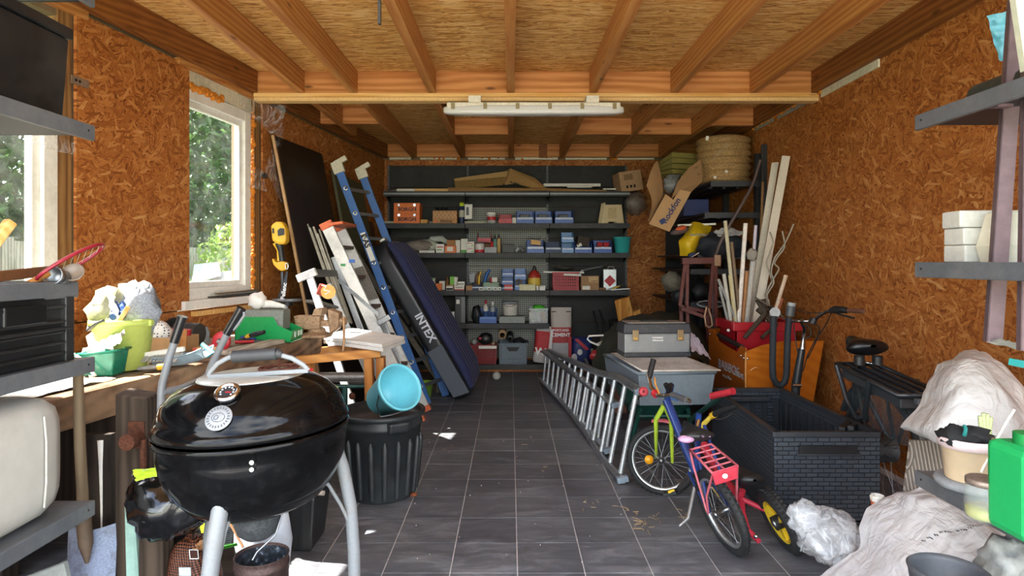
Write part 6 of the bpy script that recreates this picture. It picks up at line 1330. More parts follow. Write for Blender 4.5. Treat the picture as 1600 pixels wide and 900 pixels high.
t = thing('canister', 'bright green plastic canister at the frame edge on the low right shelf', 'canister', (1.49, 1.68, zs)); GC = M('1fa35a', .4, var=.04, sss=.0)
gx = P(1568,700,1.68).x
part('body', MB().hexa([(gx,1.60,zs),(gx+.2,1.60,zs),(gx+.2,1.75,zs),(gx,1.75,zs),(gx,1.60,zs+.245),(gx+.2,1.60,zs+.245),(gx+.2,1.75,zs+.245),(gx,1.75,zs+.245)]), GC, t, bv=.022)
part('neck', MB().cyl((gx+.06,1.67,zs+.245), (gx+.06,1.67,zs+.275), .035, 18), M('17803f',.4), t); part('hand_hole', MB().bb((gx+.055,1.596,zs+.05), (gx+.1,1.602,zs+.19)), M('0c4a28',.6), t, bv=.002)
single('brown_bottle', MB().lathe([(0,0),(.03,0),(.03,.09),(.012,.12),(.012,.14),(0,.14)], 16, T((1.62,1.92,zs))), M('4a1f1a',.2), 'dark brown bottle between the pot and the green canister', 'bottle')
single('grey_dish', MB().lathe([(0,0),(.06,0),(.07,.03),(.064,.03),(.055,.006),(0,.006)], 22, T((1.61,2.06,zs))), M('7d8388',.5), 'small grey dish behind the glass jar', 'dish')
single('white_cable', MB().tube([P(1533,738,1.95), P(1555,690,1.95), P(1575,655,1.9), P(1585,640,1.9)], .004, 6), PAPER, 'thin white rod leaning from the cream pot to the green canister', 'rod')
single('turquoise_box', MB().box(P(1604,570,1.9), (.05,.08,.022), rot(0,10)), TEAL, 'small turquoise box at the frame edge above the white sack', 'box', bv=.003)
# white woven bags
WB = M('c9c6c4', .65, var=.07, scale=4, bump=.35, bscale=4, dirt='8f8984', damt=.25); WB2 = M('d6d6d8', .6, var=.05, scale=4, bump=.3, bscale=3)
def m_woven(name, c):
    """white woven plastic: soft criss-cross creases in relief only"""
    k = NT(name); n1 = k.n('TexNoise'); n1.inputs['Scale'].default_value = 3; n1.inputs['Detail'].default_value = 4; k.l(k.coord(), n1.inputs[0])
    k.l(k.ramp(n1.outputs[0], [(.3, tuple(x*.88 for x in lin(c)[:3])), (.7, lin(c))]), k.b.inputs['Base Color']); k.b.inputs['Roughness'].default_value = .55
    h = None
    for rz, sc in ((.5, (5, 9, 7)), (-.7, (11, 6, 10)), (1.2, (3, 7, 4))):
        n2 = k.n('TexNoise'); n2.inputs['Scale'].default_value = 1.0; n2.inputs['Detail'].default_value = 3; n2.inputs['Distortion'].default_value = .8; k.l(k.coord(sc, rz), n2.inputs[0])
        a = k.math('ABSOLUTE', k.math('SUBTRACT', n2.outputs[0], .5)); h = a if h is None else k.math('ADD', h, a)
    k.bump(h, .8, .022); return k.m
WB, WB2 = m_woven('grey_woven_sack', 'c9c6c4'), m_woven('white_woven_bag', 'd9d9dc')
def drape(name, label, grid, m, amp=.04, n=8, seed=1, cat='sack', marks=()):
    """cloth-like surface through a coarse grid of world points, smoothed and creased"""
    H, W = len(grid), len(grid[0])
    def cr(p0, p1, p2, p3, t): return .5*((2*p1)+(p2-p0)*t+(2*p0-5*p1+4*p2-p3)*t*t+(3*p1-p0-3*p2+p3)*t**3)
    def at(u, v):
        x, y = u*(W-1), v*(H-1); i, j = min(int(x), W-2), min(int(y), H-2); fx, fy = x-i, y-j
        rows = []
        for b in range(-1, 3):
            r = grid[min(max(j+b, 0), H-1)]; rows.append(cr(r[max(i-1,0)], r[i], r[i+1], r[min(i+2,W-1)], fx))
        return cr(*rows, fy)
    o = V((seed*2.7, seed*1.1, seed))
    def g(u, v):
        p = at(u, v); e = .003; nr = (at(min(1,u+e), v)-at(max(0,u-e), v)).cross(at(u, min(1,v+e))-at(u, max(0,v-e)))
        nr = nr.normalized() if nr.length > 0 else V((0,0,1))
        q = p*3.0+o; k = noise.noise(q)*.5+abs(noise.noise(V((q.x*2.2+q.z*1.5, q.y*.9, q.z*.9))))*.7-abs(noise.noise(q*4))*.25
        return p+nr*amp*k
    mb = MB().sheet(g, W*n, H*n); o_ = single(name, mb, m, label, cat)
    for (u0, v0, u1, v1, w_) in marks:
        q = MB(); rn = random.Random(3)
        for i in range(26):
            t_ = i/26; u, v = u0+(u1-u0)*t_, v0+(v1-v0)*t_+rn.uniform(-1,1)*w_
            a, b, c_ = g(u, v), g(u+.006, v), g(u, v+.004); nr = (b-a).cross(c_-a); nr = nr.normalized() if nr.y*nr.dot(nr) < 0 else -nr.normalized()
            q.add([p+nr*.003 for p in (a, g(u+.012*rn.random()+.003, v), g(u+.012, v+.006*rn.random()+.002), g(u, v+.004))], [(0,1,2,3)])
        part('stencil_mark', q, INK, o_, kind='stuff')
    return o_
def row(*q): return [P(*p) for p in q]
drape('woven_sack', 'grey-white woven sack heaped behind the cream pot at the right wall', [
    row((1522,546,2.62),(1524,546,2.60),(1530,548,2.60),(1540,552,2.62),(1545,556,2.64)),
    row((1460,580,2.60),(1485,570,2.45),(1530,565,2.42),(1575,585,2.42),(1606,605,2.5)),
    row((1440,625,2.58),(1480,610,2.38),(1530,615,2.30),(1580,630,2.30),(1640,650,2.4)),
    row((1405,663,2.60),(1450,665,2.36),(1510,670,2.28),(1580,690,2.26),(1660,700,2.4)),
    row((1412,672,2.62),(1455,692,2.40),(1505,704,2.34),(1580,730,2.32),(1680,740,2.4)),
    row((1425,668,2.75),(1460,690,2.62),(1510,702,2.6),(1580,730,2.55),(1690,740,2.5))], WB, amp=.04, n=11, seed=4)
single('woven_sack_core', MB().ball((1.98, 2.55, .62), (.3,.14,.26), 20), WB, 'grey-white sack filling bulging under the woven cover', 'sack') if 0 else None
def m_stripe():
    k = NT('ridged_board'); sp = k.n('SeparateXYZ'); k.l(k.coord(), sp.inputs[0])
    v = k.n('CombineXYZ'); k.l(sp.outputs[0], v.inputs[0]); k.l(sp.outputs[2], v.inputs[1])
    r1 = k.n('VectorMath'); r1.operation = 'DISTANCE'; k.l(v.outputs[0], r1.inputs[0]); r1.inputs[1].default_value = (-.16, .36, 0)
    near = k.math('LESS_THAN', r1.outputs['Value'], .13)
    x = k.n('Mix'); x.data_type = 'FLOAT'; k.l(near, x.inputs[0]); k.l(sp.outputs[0], x.inputs[2]); k.l(r1.outputs['Value'], x.inputs[3])
    s = k.math('SINE', k.math('MULTIPLY', x.outputs[0], 480.0)); k.l(k.ramp(s, [(.35, '6f675f'), (.6, 'aaa196')]), k.b.inputs['Base Color']); k.b.inputs['Roughness'].default_value = .8; k.bump(s, .6, .004); return k.m
single('ridged_panel', MB().slab([P(1423,688,2.78), P(1500,690,2.72), P(1500,840,2.65), P(1405,840,2.70)], (0,1,.05), .012), m_stripe(), 'grey-beige ridged panel leaning under the woven sack', 'panel')
drape('big_bag', 'large white woven big bag slumped on the floor at the front right', [
    row((1440,758,2.62),(1470,770,2.55),(1510,790,2.5),(1570,815,2.45),(1660,850,2.4)),
    row((1375,775,2.72),(1440,775,2.50),(1510,800,2.38),(1570,830,2.30),(1660,870,2.3)),
    row((1345,805,2.72),(1420,805,2.46),(1500,835,2.28),(1570,870,2.18),(1660,905,2.2)),
    row((1340,855,2.68),(1400,860,2.40),(1480,885,2.18),(1560,915,2.06),(1660,950,2.1)),
    row((1300,885,2.74),(1370,895,2.44),(1450,935,2.12),(1540,985,1.98),(1660,1030,2.0)),
    row((1245,908,2.72),(1330,935,2.48),(1420,990,2.16),(1520,1060,1.98),(1660,1100,1.98))], WB2, amp=.05, n=11, seed=7, marks=((.32,.50,.62,.25,.008),(.70,.20,.80,.16,.004)))
sm = MB(); rnd = random.Random(12)
single('crumpled_foil', MB().ball(P(1583, 880, 1.85), (.085,.07,.075), 24, fn=crump(7,.4,2.4)), M('8f918e',.5,var=.2,bump=.4), 'crumpled grey plastic bundle under the near right shelf', 'bundle')
t = thing('grey_tub', 'dark grey round plastic tub cut off by the bottom of the frame', 'tub', (P(1482,890,1.75).x, 1.75, .36))
tx = P(1482,890,1.75).x
part('shell', MB().lathe([(0,0),(.075,0),(.098,.16),(.102,.17),(.095,.175),(.09,.16),(.07,.01),(0,.01)], 32, T((tx, 1.75, .37))), M('4a4d52',.5,var=.1), t); part('stand', MB().cyl((tx,1.75,.001), (tx,1.75,.37), .07, 16), DGREY, t)
def m_film():
    """clear crumpled film: folds catch light, the rest lets the background through"""
    k = NT('clear_film'); k.b.inputs['Base Color'].default_value = (.82,.84,.87,1); k.b.inputs['Roughness'].default_value = .18; k.b.inputs['Specular IOR Level'].default_value = .9
    h = None
    for rz, sc in ((.4, (4,7,5)), (-.8, (8,4,6))):
        n2 = k.n('TexNoise'); n2.inputs['Scale'].default_value = 1.0; n2.inputs['Detail'].default_value = 4; n2.inputs['Distortion'].default_value = 1.0; k.l(k.coord(sc, rz), n2.inputs[0])
        a = k.math('ABSOLUTE', k.math('SUBTRACT', n2.outputs[0], .5)); h = a if h is None else k.math('MINIMUM', h, a)
    k.l(k.ramp(h, [(.0, (.6,.6,.6)), (.04, (.34,.34,.34)), (.15, (.26,.26,.26))]), k.b.inputs['Alpha']); k.bump(h, 1.0, .03); return k.m
PLAS = m_film()
t = thing('plastic_bag', 'clear crumpled plastic bag lying on the floor between small bike and big bag', 'bag', FL(1285, 850))
def pbg(d):
    q = d*1.6+V((1,5,3)); return .92+noise.noise(q)*.22+abs(noise.noise(q*2.2))*.2-abs(noise.noise(q*5))*.07+abs(noise.noise(q*9))*.04
part('body', MB().ball(P(1296,838,2.85), (.15,.14,.12), 56, fn=pbg), PLAS, t); part('neck', MB().ball(P(1258,808,2.82), (.075,.05,.07), 24, m3=rot(0,40), fn=crump(5,.4,3)), PLAS, t)
t = thing('paper_cup', 'orange and white torn cup wedged between the black box and big bag', 'cup', P(1371, 790, 2.9)); part('cup', MB().lathe([(.0,0),(.022,0),(.028,.06),(.026,.06),(.02,.004)], 14, T(P(1371,800,2.78))), M('b85a32',.5), t); part('torn_rim', MB().lathe([(.028,.05),(.031,.07),(.028,.075),(.025,.05)], 9, T(P(1371,800,2.78)), 0, False), PAPER, t)
# ---------------------------------------------------------------- black rattan-look box
def m_weave():
    k = NT('woven_plastic'); sp = k.n('SeparateXYZ'); k.l(k.n('TexCoord').outputs['Object'], sp.inputs[0])
    br = k.n('TexBrick'); cb = k.n('CombineXYZ'); k.l(k.math('ADD', sp.outputs[0], sp.outputs[1]), cb.inputs[0]); k.l(sp.outputs[2], cb.inputs[1]); k.l(cb.outputs[0], br.inputs[0])
    br.inputs['Scale'].default_value = 1; br.inputs['Mortar Size'].default_value = .0028; br.inputs['Mortar Smooth'].default_value = 1; br.inputs['Brick Width'].default_value = .062; br.inputs['Row Height'].default_value = .0235
    br.inputs[1].default_value = lin('343a43'); br.inputs[2].default_value = lin('3d444d'); br.inputs[3].default_value = lin('24282d')
    k.l(br.outputs[0], k.b.inputs['Base Color']); k.b.inputs['Roughness'].default_value = .42
    k.bump(k.math('SUBTRACT', 1.0, br.outputs['Fac']), 1.0, .006); return k.m
WEV = m_weave(); RAT = M('2a2e34', .45, var=.1, dirt='4b4f52', damt=.3)
t = thing('storage_chest', 'open black rattan-look plastic storage chest without its lid', 'chest', (1.53, 3.6, 0))
c = [V((1.392,3.32,0)), V((1.955,3.32,0)), V((1.94,4.5,0)), V((1.44,4.5,0))]; H = .50
for k in range(4):
    a, b = c[k], c[(k+1)%4]; nin = V((-(b-a).y, (b-a).x, 0)).normalized(); u = (b-a)
    w_ = part('wall', MB().slab([a, b, b+V((0,0,H-.02)), a+V((0,0,H-.02))], nin, .022), WEV, t, bv=.003)
    rb_ = MB()
    for j in range(int(u.length/.075)): q = a+u*((j+.6)/int(u.length/.075))+nin*.024; rb_.slab([q-u.normalized()*.018, q+u.normalized()*.018, q+u.normalized()*.018+V((0,0,H-.08)), q-u.normalized()*.018+V((0,0,H-.08))], nin, .006)
    part('inner_ribs', rb_, RAT, w_); part('rim', MB().slab([a+V((0,0,H-.03))-nin*.006, b+V((0,0,H-.03))-nin*.006, b+V((0,0,H))-nin*.006, a+V((0,0,H))-nin*.006], nin, .036), RAT, w_, bv=.004)
    if k == 0:
        part('handle_slot', MB().bb((1.52,3.308,H-.115), (1.83,3.322,H-.07)), M('141619',.5), w_, bv=.003); part('handle_lip', MB().bb((1.505,3.304,H-.125), (1.845,3.316,H-.112)), RAT, w_, bv=.003)
    if k == 2: part('handle_ledge', MB().bb((1.53,4.43,H-.09), (1.83,4.48,H-.055)), RAT, w_, bv=.006)
part('floor_panel', MB().slab([q+V((0,0,.02)) for q in c], (0,0,1), .01), RAT, t)
t = thing('chest_bracket', 'two short black ribbed straps lying over the rear corner of the chest', 'strap', P(1325, 668, 3.2))
for k in range(2): part('strap', MB().bar(P(1315+k*14,672-k*2,3.42), P(1338+k*16,648+k*6,3.75), .035, .03), BLACKP, t, bv=.004)
# ================================================================ wheels and bikes
def wheel(root, c, axis, r, tr, n=28, rim=None, rw=.012, name='wheel', hubr=.02, tyre=None, spokes=True, spoke_m=None):
    """tyre, rim, hub and spokes round an axle"""
    c = V(c); m3 = frame(axis, V((0,0,1))); Mx = T(c, m3); k = 40
    w = part(name, MB().lathe([(r-tr+tr*math.cos(a), tr*math.sin(a)) for a in [2*PI*i/10 for i in range(11)]], k, Mx), tyre or RUBBER, root)
    tb = MB()
    for i in range(44):
        a = 2*PI*i/44
        for s in (-1, 1): tb.box(Mx @ V(((r-.001)*math.cos(a), (r-.001)*math.sin(a), s*tr*.45)), (tr*.16, .010, tr*.5), m3 @ rot(0,0,math.degrees(a)+s*18))
    part('tread', tb, tyre or RUBBER, w)
    ri = r-2*tr
    part('rim', MB().lathe([(ri+.004,-rw),(ri+.006,rw),(ri-.008,rw*.9),(ri-.008,-rw*.9),(ri+.004,-rw)], k, Mx), rim or ALU, w)
    part('hub', MB().lathe([(0,-.045),(.006,-.045),(hubr,-.035),(hubr*.6,-.03),(hubr*.6,.03),(hubr,.035),(.006,.045),(0,.045)], 14, Mx), STEEL, w)
    if spokes:
        s = MB()
        for i in range(n):
            a = 2*PI*i/n; z = .03 if i%2 else -.03; b = a+(.5 if (i//2)%2 else -.5)
            s.tube([Mx @ V((hubr*.9*math.cos(b), hubr*.9*math.sin(b), z)), Mx @ V(((ri-.005)*math.cos(a), (ri-.005)*math.sin(a), 0))], .0016, 4, caps=False)
        part('spokes', s, spoke_m or STEEL, w)
    return w
BLF = M('1f3a7a', .3, var=.05, coat=.4); PKR = M('c23246', .4, var=.08); LIM = M('a9c43a', .35); PNK = M('c2626e', .45, var=.08)
# --- child's bike in front
kb = thing('kids_bicycle', "child's blue bicycle with a red rear rack, parked on its stand", 'bicycle', (.98, 3.4, 0))
RW = P(1128, 800, 3.02); rwr = .207; RWc = V((1.012, 3.02, .195)); fw = V((.905, 3.78, .208))
ra = V((.93, .28, -.34)).normalized()      # rear axle (bike leans to its left)
wheel(kb, RWc, V((.93, .20, .30)), rwr, .021)
wheel(kb, fw, V((.32, .94, -.08)), .21, .019)
BB0 = V((.99, 3.36, .27)); HD0 = V((.895, 3.62, .60)); HD1 = V((.91, 3.58, .70)); ST = V((.985, 3.30, .60))
part('frame', MB().tube([HD0, lerp(HD0,BB0,.5), BB0], [.024,.026,.024], 12).tube([BB0, ST], .016, 10).tube([HD0+V((0,0,-.02)), HD1], .02, 10)
     .tube([BB0+V((.04,0,0)), RWc+V((.06,0,0))], .009, 8).tube([BB0-V((.04,0,0)), RWc-V((.06,0,0))], .009, 8).tube([ST+V((.03,0,-.06)), RWc+V((.06,0,0))], .009, 8).tube([ST-V((.03,0,.06)), RWc-V((.06,0,0))], .009, 8), BLF, kb)
part('fork', MB().tube([HD0+V((-.01,.01,-.03)), HD0+V((.035,.035,-.12)), fw+V((.05,-.055,0))], [.016,.014,.009], 10).tube([HD0+V((-.01,.01,-.03)), HD0+V((-.05,.05,-.12)), fw+V((-.02,.06,0))], [.016,.014,.009], 10), LIM, kb)
mg = MB()
def arcpts(c, ax, r, a0, a1, n=10):
    m3 = frame(ax, V((0,0,1))); return [T(c, m3) @ V((r*math.cos(R(a0+(a1-a0)*i/n)), r*math.sin(R(a0+(a1-a0)*i/n)), 0)) for i in range(n+1)]
mp = arcpts(fw, V((.32,.94,-.08)), .232, 75, 165); part('mudguard', MB().tube(mp, .028, 8, flat=.35), PNK, kb)
part('reflector', MB().lathe([(0,0),(.026,0),(.026,.006),(0,.009)], 14, T(P(1014,718,3.72), rot(80))), M('e09a1a',.3), kb)
part('stem', MB().tube([HD1, P(1046,612,3.5), P(1040,600,3.48)], .014, 8), BLACKP, kb); part('bell', MB().ball(P(1057,620,3.42), (.035,.035,.022), 14), M('4f7dbc',.3), kb)
part('handlebar', MB().tube([P(1012,585,3.62), P(1014,592,3.6), P(1017,605,3.55), P(1028,618,3.5), P(1040,618,3.46), P(1050,616,3.42), P(1068,622,3.3), P(1078,627,3.25)], .0115, 10), CHROME, kb)
part('grip', MB().tube([P(1014,590,3.61), P(1021,562,3.66)], .017, 12), BLACKP, kb); part('grip', MB().tube([P(1050,617,3.42), P(1073,625,3.27)], .016, 12), M('4f5052',.7), kb); part('red_collar', MB().cyl(P(1022,613,3.53), P(1026,617,3.51), .022, 12), RED, kb)
part('brake_lever', MB().tube([P(1030,615,3.45), P(1024,600,3.5), P(1023,590,3.55)], .005, 6), M('c98a3a',.4), kb)
def saddle(root, c, L, W, m, yaw, m2=None):
    r = rot(0,0,yaw)
    def g(u, v):
        a = 2*PI*u; y = (v-.5)*L; w = W*(.22+.78/(1+math.exp(-(-(y)/L*2+.1)*6)))*math.sqrt(max(.02, 1-(2*v-1)**8)); z = .035*(1 if math.sin(a) > 0 else .7)
        return V(c)+r @ V((w*.5*math.cos(a), y, z*math.sin(a)*math.sqrt(max(.05,1-(2*v-1)**6))+.012*(abs(2*v-1)**3)))
    return part('saddle', MB().sheet(g, 24, 16, 0, True, True), m, root)
s_ = saddle(kb, P(1082,676,3.22), .24, .17, BLACKP, 6)
part('pink_patch', MB().ball(P(1072,686,3.12), (.042,.034,.018), 12), M('d0a2c8',.5), s_); part('pink_patch', MB().ball(P(1103,680,3.14), (.03,.03,.018), 12), M('d0a2c8',.5), s_)
part('seat_post', MB().cyl(ST-V((0,0,.03)), P(1084,690,3.24), .012, 10), CHROME, kb)
rk = MB(); q = [P(1078,703,3.15), P(1112,694,3.12), P(1152,728,2.86), P(1114,740,2.84)]
rk.tube(q, .0065, 8, closed=True)
for k in range(1, 5): rk.tube([lerp(q[0],q[3],k/5), lerp(q[1],q[2],k/5)], .0045, 6)
rk.tube([lerp(q[0],q[1],.5), lerp(q[3],q[2],.5)], .0045, 6).tube([q[0], P(1084,730,3.1), RWc-V((.07,0,0))], .006, 6).tube([q[3], P(1104,775,2.95), RWc-V((.07,.02,0))], .006, 6).tube([q[2], RWc+V((.07,0,0))], .006, 6)
part('rear_rack', rk, PNK, kb); r_ = part('rear_plate', MB().slab([P(1113,741,2.83), P(1153,729,2.85), P(1153,748,2.85), P(1118,759,2.83)], (0,1,.2), .02), PKR, kb, bv=.004); part('white_sticker', MB().ball(P(1133,744,2.825), (.014,.004,.012), 8), WINK, r_)
part('kick_stand', MB().tube([BB0+V((-.03,-.08,-.05)), P(1075,810,3.2), P(1061,822,3.18)], [.012,.009,.007], 8), ALU, kb)
cr = part('crank', MB().bar(BB0+V((-.03,0,0)), BB0+V((-.13,-.03,-.11)), .012, .02), STEEL, kb); part('chainwheel', MB().cyl(BB0+V((.045,0,0)), BB0+V((.05,0,0)), .06, 20), DGREY, kb)
pd = part('pedal', MB().bar(P(1038,772,3.35), P(1058,767,3.32), .065, .02), BLACKP, kb, bv=.004); part('pedal_reflector', MB().bar(P(1044,769,3.31), P(1054,766,3.30), .006, .012), M('e0b01a',.4), pd)
# --- small red balance bike behind
sb = thing('toddler_bicycle', 'small red bicycle with yellow wheels and a yellow handlebar', 'bicycle', (1.22, 3.25, 0))
rc, fc = V((1.30, 3.03, .148)), V((1.17, 3.62, .15)); sa = V((.90, .08, .40))
YW = M('d9b62a', .4, var=.06)
for cc, nm in ((rc, 'rear'), (fc, 'front')):
    w_ = wheel(sb, cc, sa, .16, .030, rim=YW, rw=.022, hubr=.03, spokes=False)
    m3 = frame(sa, V((0,0,1))); Mx = T(cc, m3); sp = MB()
    for k in range(3):
        a = 2*PI*k/3+.5; sp.bar(Mx @ V((.03*math.cos(a), .03*math.sin(a), 0)), Mx @ V((.105*math.cos(a), .105*math.sin(a), 0)), .03, .03)
    part('wheel_spoke', sp, YW, w_); part('hub_cap', MB().cyl(Mx @ V((0,0,-.035)), Mx @ V((0,0,.035)), .034, 18), BLACKP, w_)
h0 = P(1098,690,3.62); s0 = P(1160,760,3.2)
part('frame', MB().tube([h0, P(1112,720,3.5), P(1132,750,3.35), P(1158,782,3.22), s0+V((0,0,-.02))], [.022,.026,.026,.024,.016], 10).tube([P(1158,778,3.22), P(1160,800,3.12), P(1168,828,3.02), P(1186,846,2.95)], [.016,.015,.015,.012], 10).tube([P(1160,780,3.2), P(1192,795,3.15), rc+V((.06,0,.02))], .014, 8), PKR, sb)
part('fork', MB().tube([h0, fc+V((.04,0,0))], .014, 8).tube([h0, fc-V((.04,0,0))], .014, 8), PKR, sb)
part('handlebar', MB().tube([h0, P(1088,678,3.6), P(1098,664,3.55), P(1112,650,3.5)], [.014,.015,.014,.012], 10).tube([P(1088,678,3.6), P(1070,665,3.75)], .012, 8), M('d9c04a',.4), sb)
part('grip', MB().tube([P(1112,650,3.5), P(1130,641,3.42), P(1152,634,3.35)], .016, 10), BLACKP, sb); part('grip_ring', MB().cyl(P(1112,650,3.5), P(1116,648,3.48), .018, 12), YEL, sb); part('brake_lever', MB().tube([P(1118,655,3.45), P(1130,655,3.4), P(1146,645,3.35)], .004, 6), CHROME, sb)
saddle(sb, P(1164,744,3.12), .20, .13, BLACKP, 6)
part('seat_post', MB().cyl(s0, P(1164,752,3.14), .011, 8), BLACKP, sb); part('stem_clamp', MB().cyl(h0-V((0,0,.03)), h0+V((0,0,.02)), .03, 12), BLACKP, sb); part('motor_case', MB().ball(P(1138,790,3.3), (.05,.06,.05), 12), DGREY, sb)
part('axle_nut', MB().ball(P(1181,838,2.93), .011, 8).ball(P(1245,850,3.0), .011, 8), CHROME, sb)
# ================================================================ cargo bike along the right wall
CB = thing('cargo_bike', 'black cargo bicycle with an orange plywood box by the right wall', 'cargo bike', (2.05, 4.2, 0))
PLY = wood('varnished_plywood', 'b0601a', 'c06f22', 'x', .3, kind='Object', knots=False, fine=.6); PLYD = wood('plywood_side', '934a10', 'a85818', 'x', .3, kind='Object', knots=False)
n0 = P(1165,548,4.62); f0 = P(1108,533,5.45); r0 = P(1304,536,4.75); zt, zb_ = .76, .22
NL, FLc, NR, FR = V((n0.x,4.62,0)), V((f0.x,5.45,0)), V((2.42,4.85,0)), V((2.30,5.6,0))
bxp = part('box_rear_panel', MB().slab([NL+V((.0,0,zb_)), NR+V((-.1,0,zb_)), NR+V((0,0,zt+.03)), lerp(NL,NR,.45)+V((0,0,zt+.045)), lerp(NL,NR,.2)+V((0,0,zt+.02)), NL+V((0,0,zt-.02))], (0,1,0), .012), PLY, CB)
u = (FLc-NL); 
pts = [(0,zb_),(1,zb_+.03),(1,zt+.06),(.86,zt+.06),(.78,zt+.03),(.74,zt-.015),(.2,zt-.05),(.15,zt-.01),(.13,zt+.01),(0,zt+.005)]
bl = part('box_side_panel', MB().slab([NL+u*a+V((0,0,z)) for a, z in pts], (1,.3,0), .012), PLYD, CB)
bar_ = part('hand_rail', MB().tube([NL+u*.14+V((.02,0,zt-.005)), NL+u*.78+V((.02,0,zt+.03))], .02, 10), BLACKP, bl)
part('box_far_panel', MB().slab([FLc+V((0,0,zb_)), FR+V((0,0,zb_)), FR+V((0,0,zt+.06)), FLc+V((0,0,zt+.06))], (0,1,0), .012), PLYD, CB)
part('box_side_panel', MB().slab([NR+V((-.1,0,zb_)), FR+V((0,0,zb_)), FR+V((0,0,zt+.06)), NR+V((0,0,zt+.03))], (-1,0,0), .012), PLYD, CB)
part('box_floor', MB().slab([NL+V((0,0,zb_)), NR+V((-.1,0,zb_)), FR+V((0,0,zb_)), FLc+V((0,0,zb_))], (0,0,1), .012), PLYD, CB)
part('corner_strip', MB().bar(NL+V((-.003,-.006,zb_)), NL+V((-.003,-.006,zt-.02)), .01, .01), M('c98a4a',.4), CB)
tb = MB()
for a, z in ((.03,zt-.07),(.1,zt-.06),(.03,zb_+.08),(.1,zb_+.08),(.97,zt+.02)): tb.ball(NL+u*a+V((-.004,-.004,z)), .009, 8)
for a, z in ((.02,zt-.07),(.02,zb_+.08)): tb.ball(lerp(NL,NR,a)+V((0,-.004,z)), .009, 8)
part('bolts', tb, CHROME, CB)
un = u.normalized(); nn = V((-un.y, un.x, 0)) if (-un.y) < 0 else V((un.y, -un.x, 0))
tmx = Matrix((-un, V((0,0,1)), nn)).transposed()
for s_, z, sz, du in (('BABBOE', zt-.20, .10, .42), ('CURVE', zt-.215, .05, .16), ('cargo bikes', zt-.275, .035, .46)): text('lettering', s_, sz, M('a9a9ad',.5), bl, NL+u*du+nn*.004+V((0,0,z)), tmx, wide=1.3, bold=.001)
part('scuff', MB().tube([lerp(NL,NR,.06)+V((0,-.003,.60)), lerp(NL,NR,.09)+V((0,-.003,.615)), lerp(NL,NR,.13)+V((0,-.003,.62)), lerp(NL,NR,.16)+V((0,-.003,.61))], .004, 5, flat=.3), M('e0c9a0',.6), CB)
CF = M('22272c', .35, var=.06, coat=.2); cx_ = 2.05
rwc = V((2.07, 3.5, .355))
wheel(CB, rwc, V((1,.03,0)), .355, .024, n=36, rim=M('3a3c3f',.4,.5), hubr=.045)
wheel(CB, V((2.0, 6.15, .26)), V((1,0,0)), .26, .024, rim=M('3a3c3f',.4,.5))
part('rear_mudguard', MB().tube(arcpts(rwc, V((1,.03,0)), .385, 20, 190, 14), .034, 8, flat=.3), M('2c2f33',.4), CB)
part('dress_guard', MB().slab([rwc+V((-.04,-.08,.10)), rwc+V((-.04,.2,.03)), rwc+V((-.04,.27,.28)), rwc+V((-.04,.0,.36)), rwc+V((-.04,-.28,.30)), rwc+V((-.04,-.3,.1))], (1,0,0), .004), M('4a5258',.4,alpha=.25), CB)
hs = P(1252,520,4.4); ht = P(1246,610,4.45)
part('frame', MB().tube([P(1240,660,4.42), P(1244,600,4.42), P(1253,545,4.4)], [.03,.03,.024], 12).tube([V((2.05,4.40,.42)), V((2.05,3.85,.33)), V((2.05,3.74,.40))], .028, 10).tube([V((2.05,3.80,.33)), V((2.05,3.70,.80))], .02, 10)
     .tube([V((2.10,3.78,.33)), rwc+V((.07,0,0))], .012, 8).tube([V((2.0,3.78,.33)), rwc-V((.07,0,0))], .012, 8).tube([V((2.05,3.72,.72)), rwc+V((-.07,0,0))], .013, 8).tube([V((2.05,3.72,.72)), rwc+V((.07,0,0))], .013, 8).tube([V((2.05,4.4,.40)), V((2.03,5.2,.20)), V((2.0,6.15,.26))], .025, 10), CF, CB)
part('hub_motor', MB().cyl(rwc+V((-.10,0,0)), rwc+V((.06,0,0)), .07, 20).cyl(rwc+V((-.13,0,.0)), rwc+V((-.10,0,0)), .05, 16), M('4d5053',.5,.4), CB)
RS = P(1375,598,3.35)
rp = [V((1.93,3.72,.795)), V((2.17,3.72,.795)), V((2.17,3.12,.735)), V((1.93,3.12,.735))]
rk = MB().tube(rp, .014, 8, closed=True)
for k in range(1,4): rk.tube([lerp(rp[0],rp[1],k/4), lerp(rp[3],rp[2],k/4)], .010, 8)
part('rear_rack', rk, CF, CB); part('battery', MB().slab([lerp(rp[0],rp[3],.03)+V((.02,0,-.02)), lerp(rp[1],rp[2],.03)+V((-.02,0,-.02)), rp[2]+V((-.02,.02,-.02)), rp[3]+V((.02,.02,-.02))], (0,0,-1), .05), M('33373b',.4), CB, bv=.006)
part('rack_stay', MB().tube([V((1.92,3.70,.79)), V((1.94,3.62,.60)), V((1.945,3.52,.52)), V((1.93,3.42,.55)), V((1.92,3.36,.77))], .014, 10), CF, CB); part('rack_stay', MB().tube([V((2.18,3.70,.79)), rwc+V((.08,0,.0)), V((2.18,3.36,.77))], .012, 8), CF, CB)
part('rear_lamp', MB().box(V((2.05,3.10,.71)), (.10,.03,.03)), DGREY, CB, bv=.004)
sc_ = V((2.05, 3.68, .905))
def sad(u, v):
    a = 2*PI*u; y = (v-.5)*.27; w = .25*(.28+.72/(1+math.exp((y/.27*2+.0)*6)))*math.sqrt(max(.02, 1-(2*v-1)**6)); h = .05*math.sqrt(max(.03,1-(2*v-1)**4))
    return sc_+V((w*.5*math.cos(a)*(1 if math.sin(a) < 0 else .95), y, h*math.sin(a)+.018*math.cos(2*a)*0+.02*(2*v-1)**2))
part('saddle', MB().sheet(sad, 26, 18, 0, True, True), M('0f1012',.35,var=.1), CB)
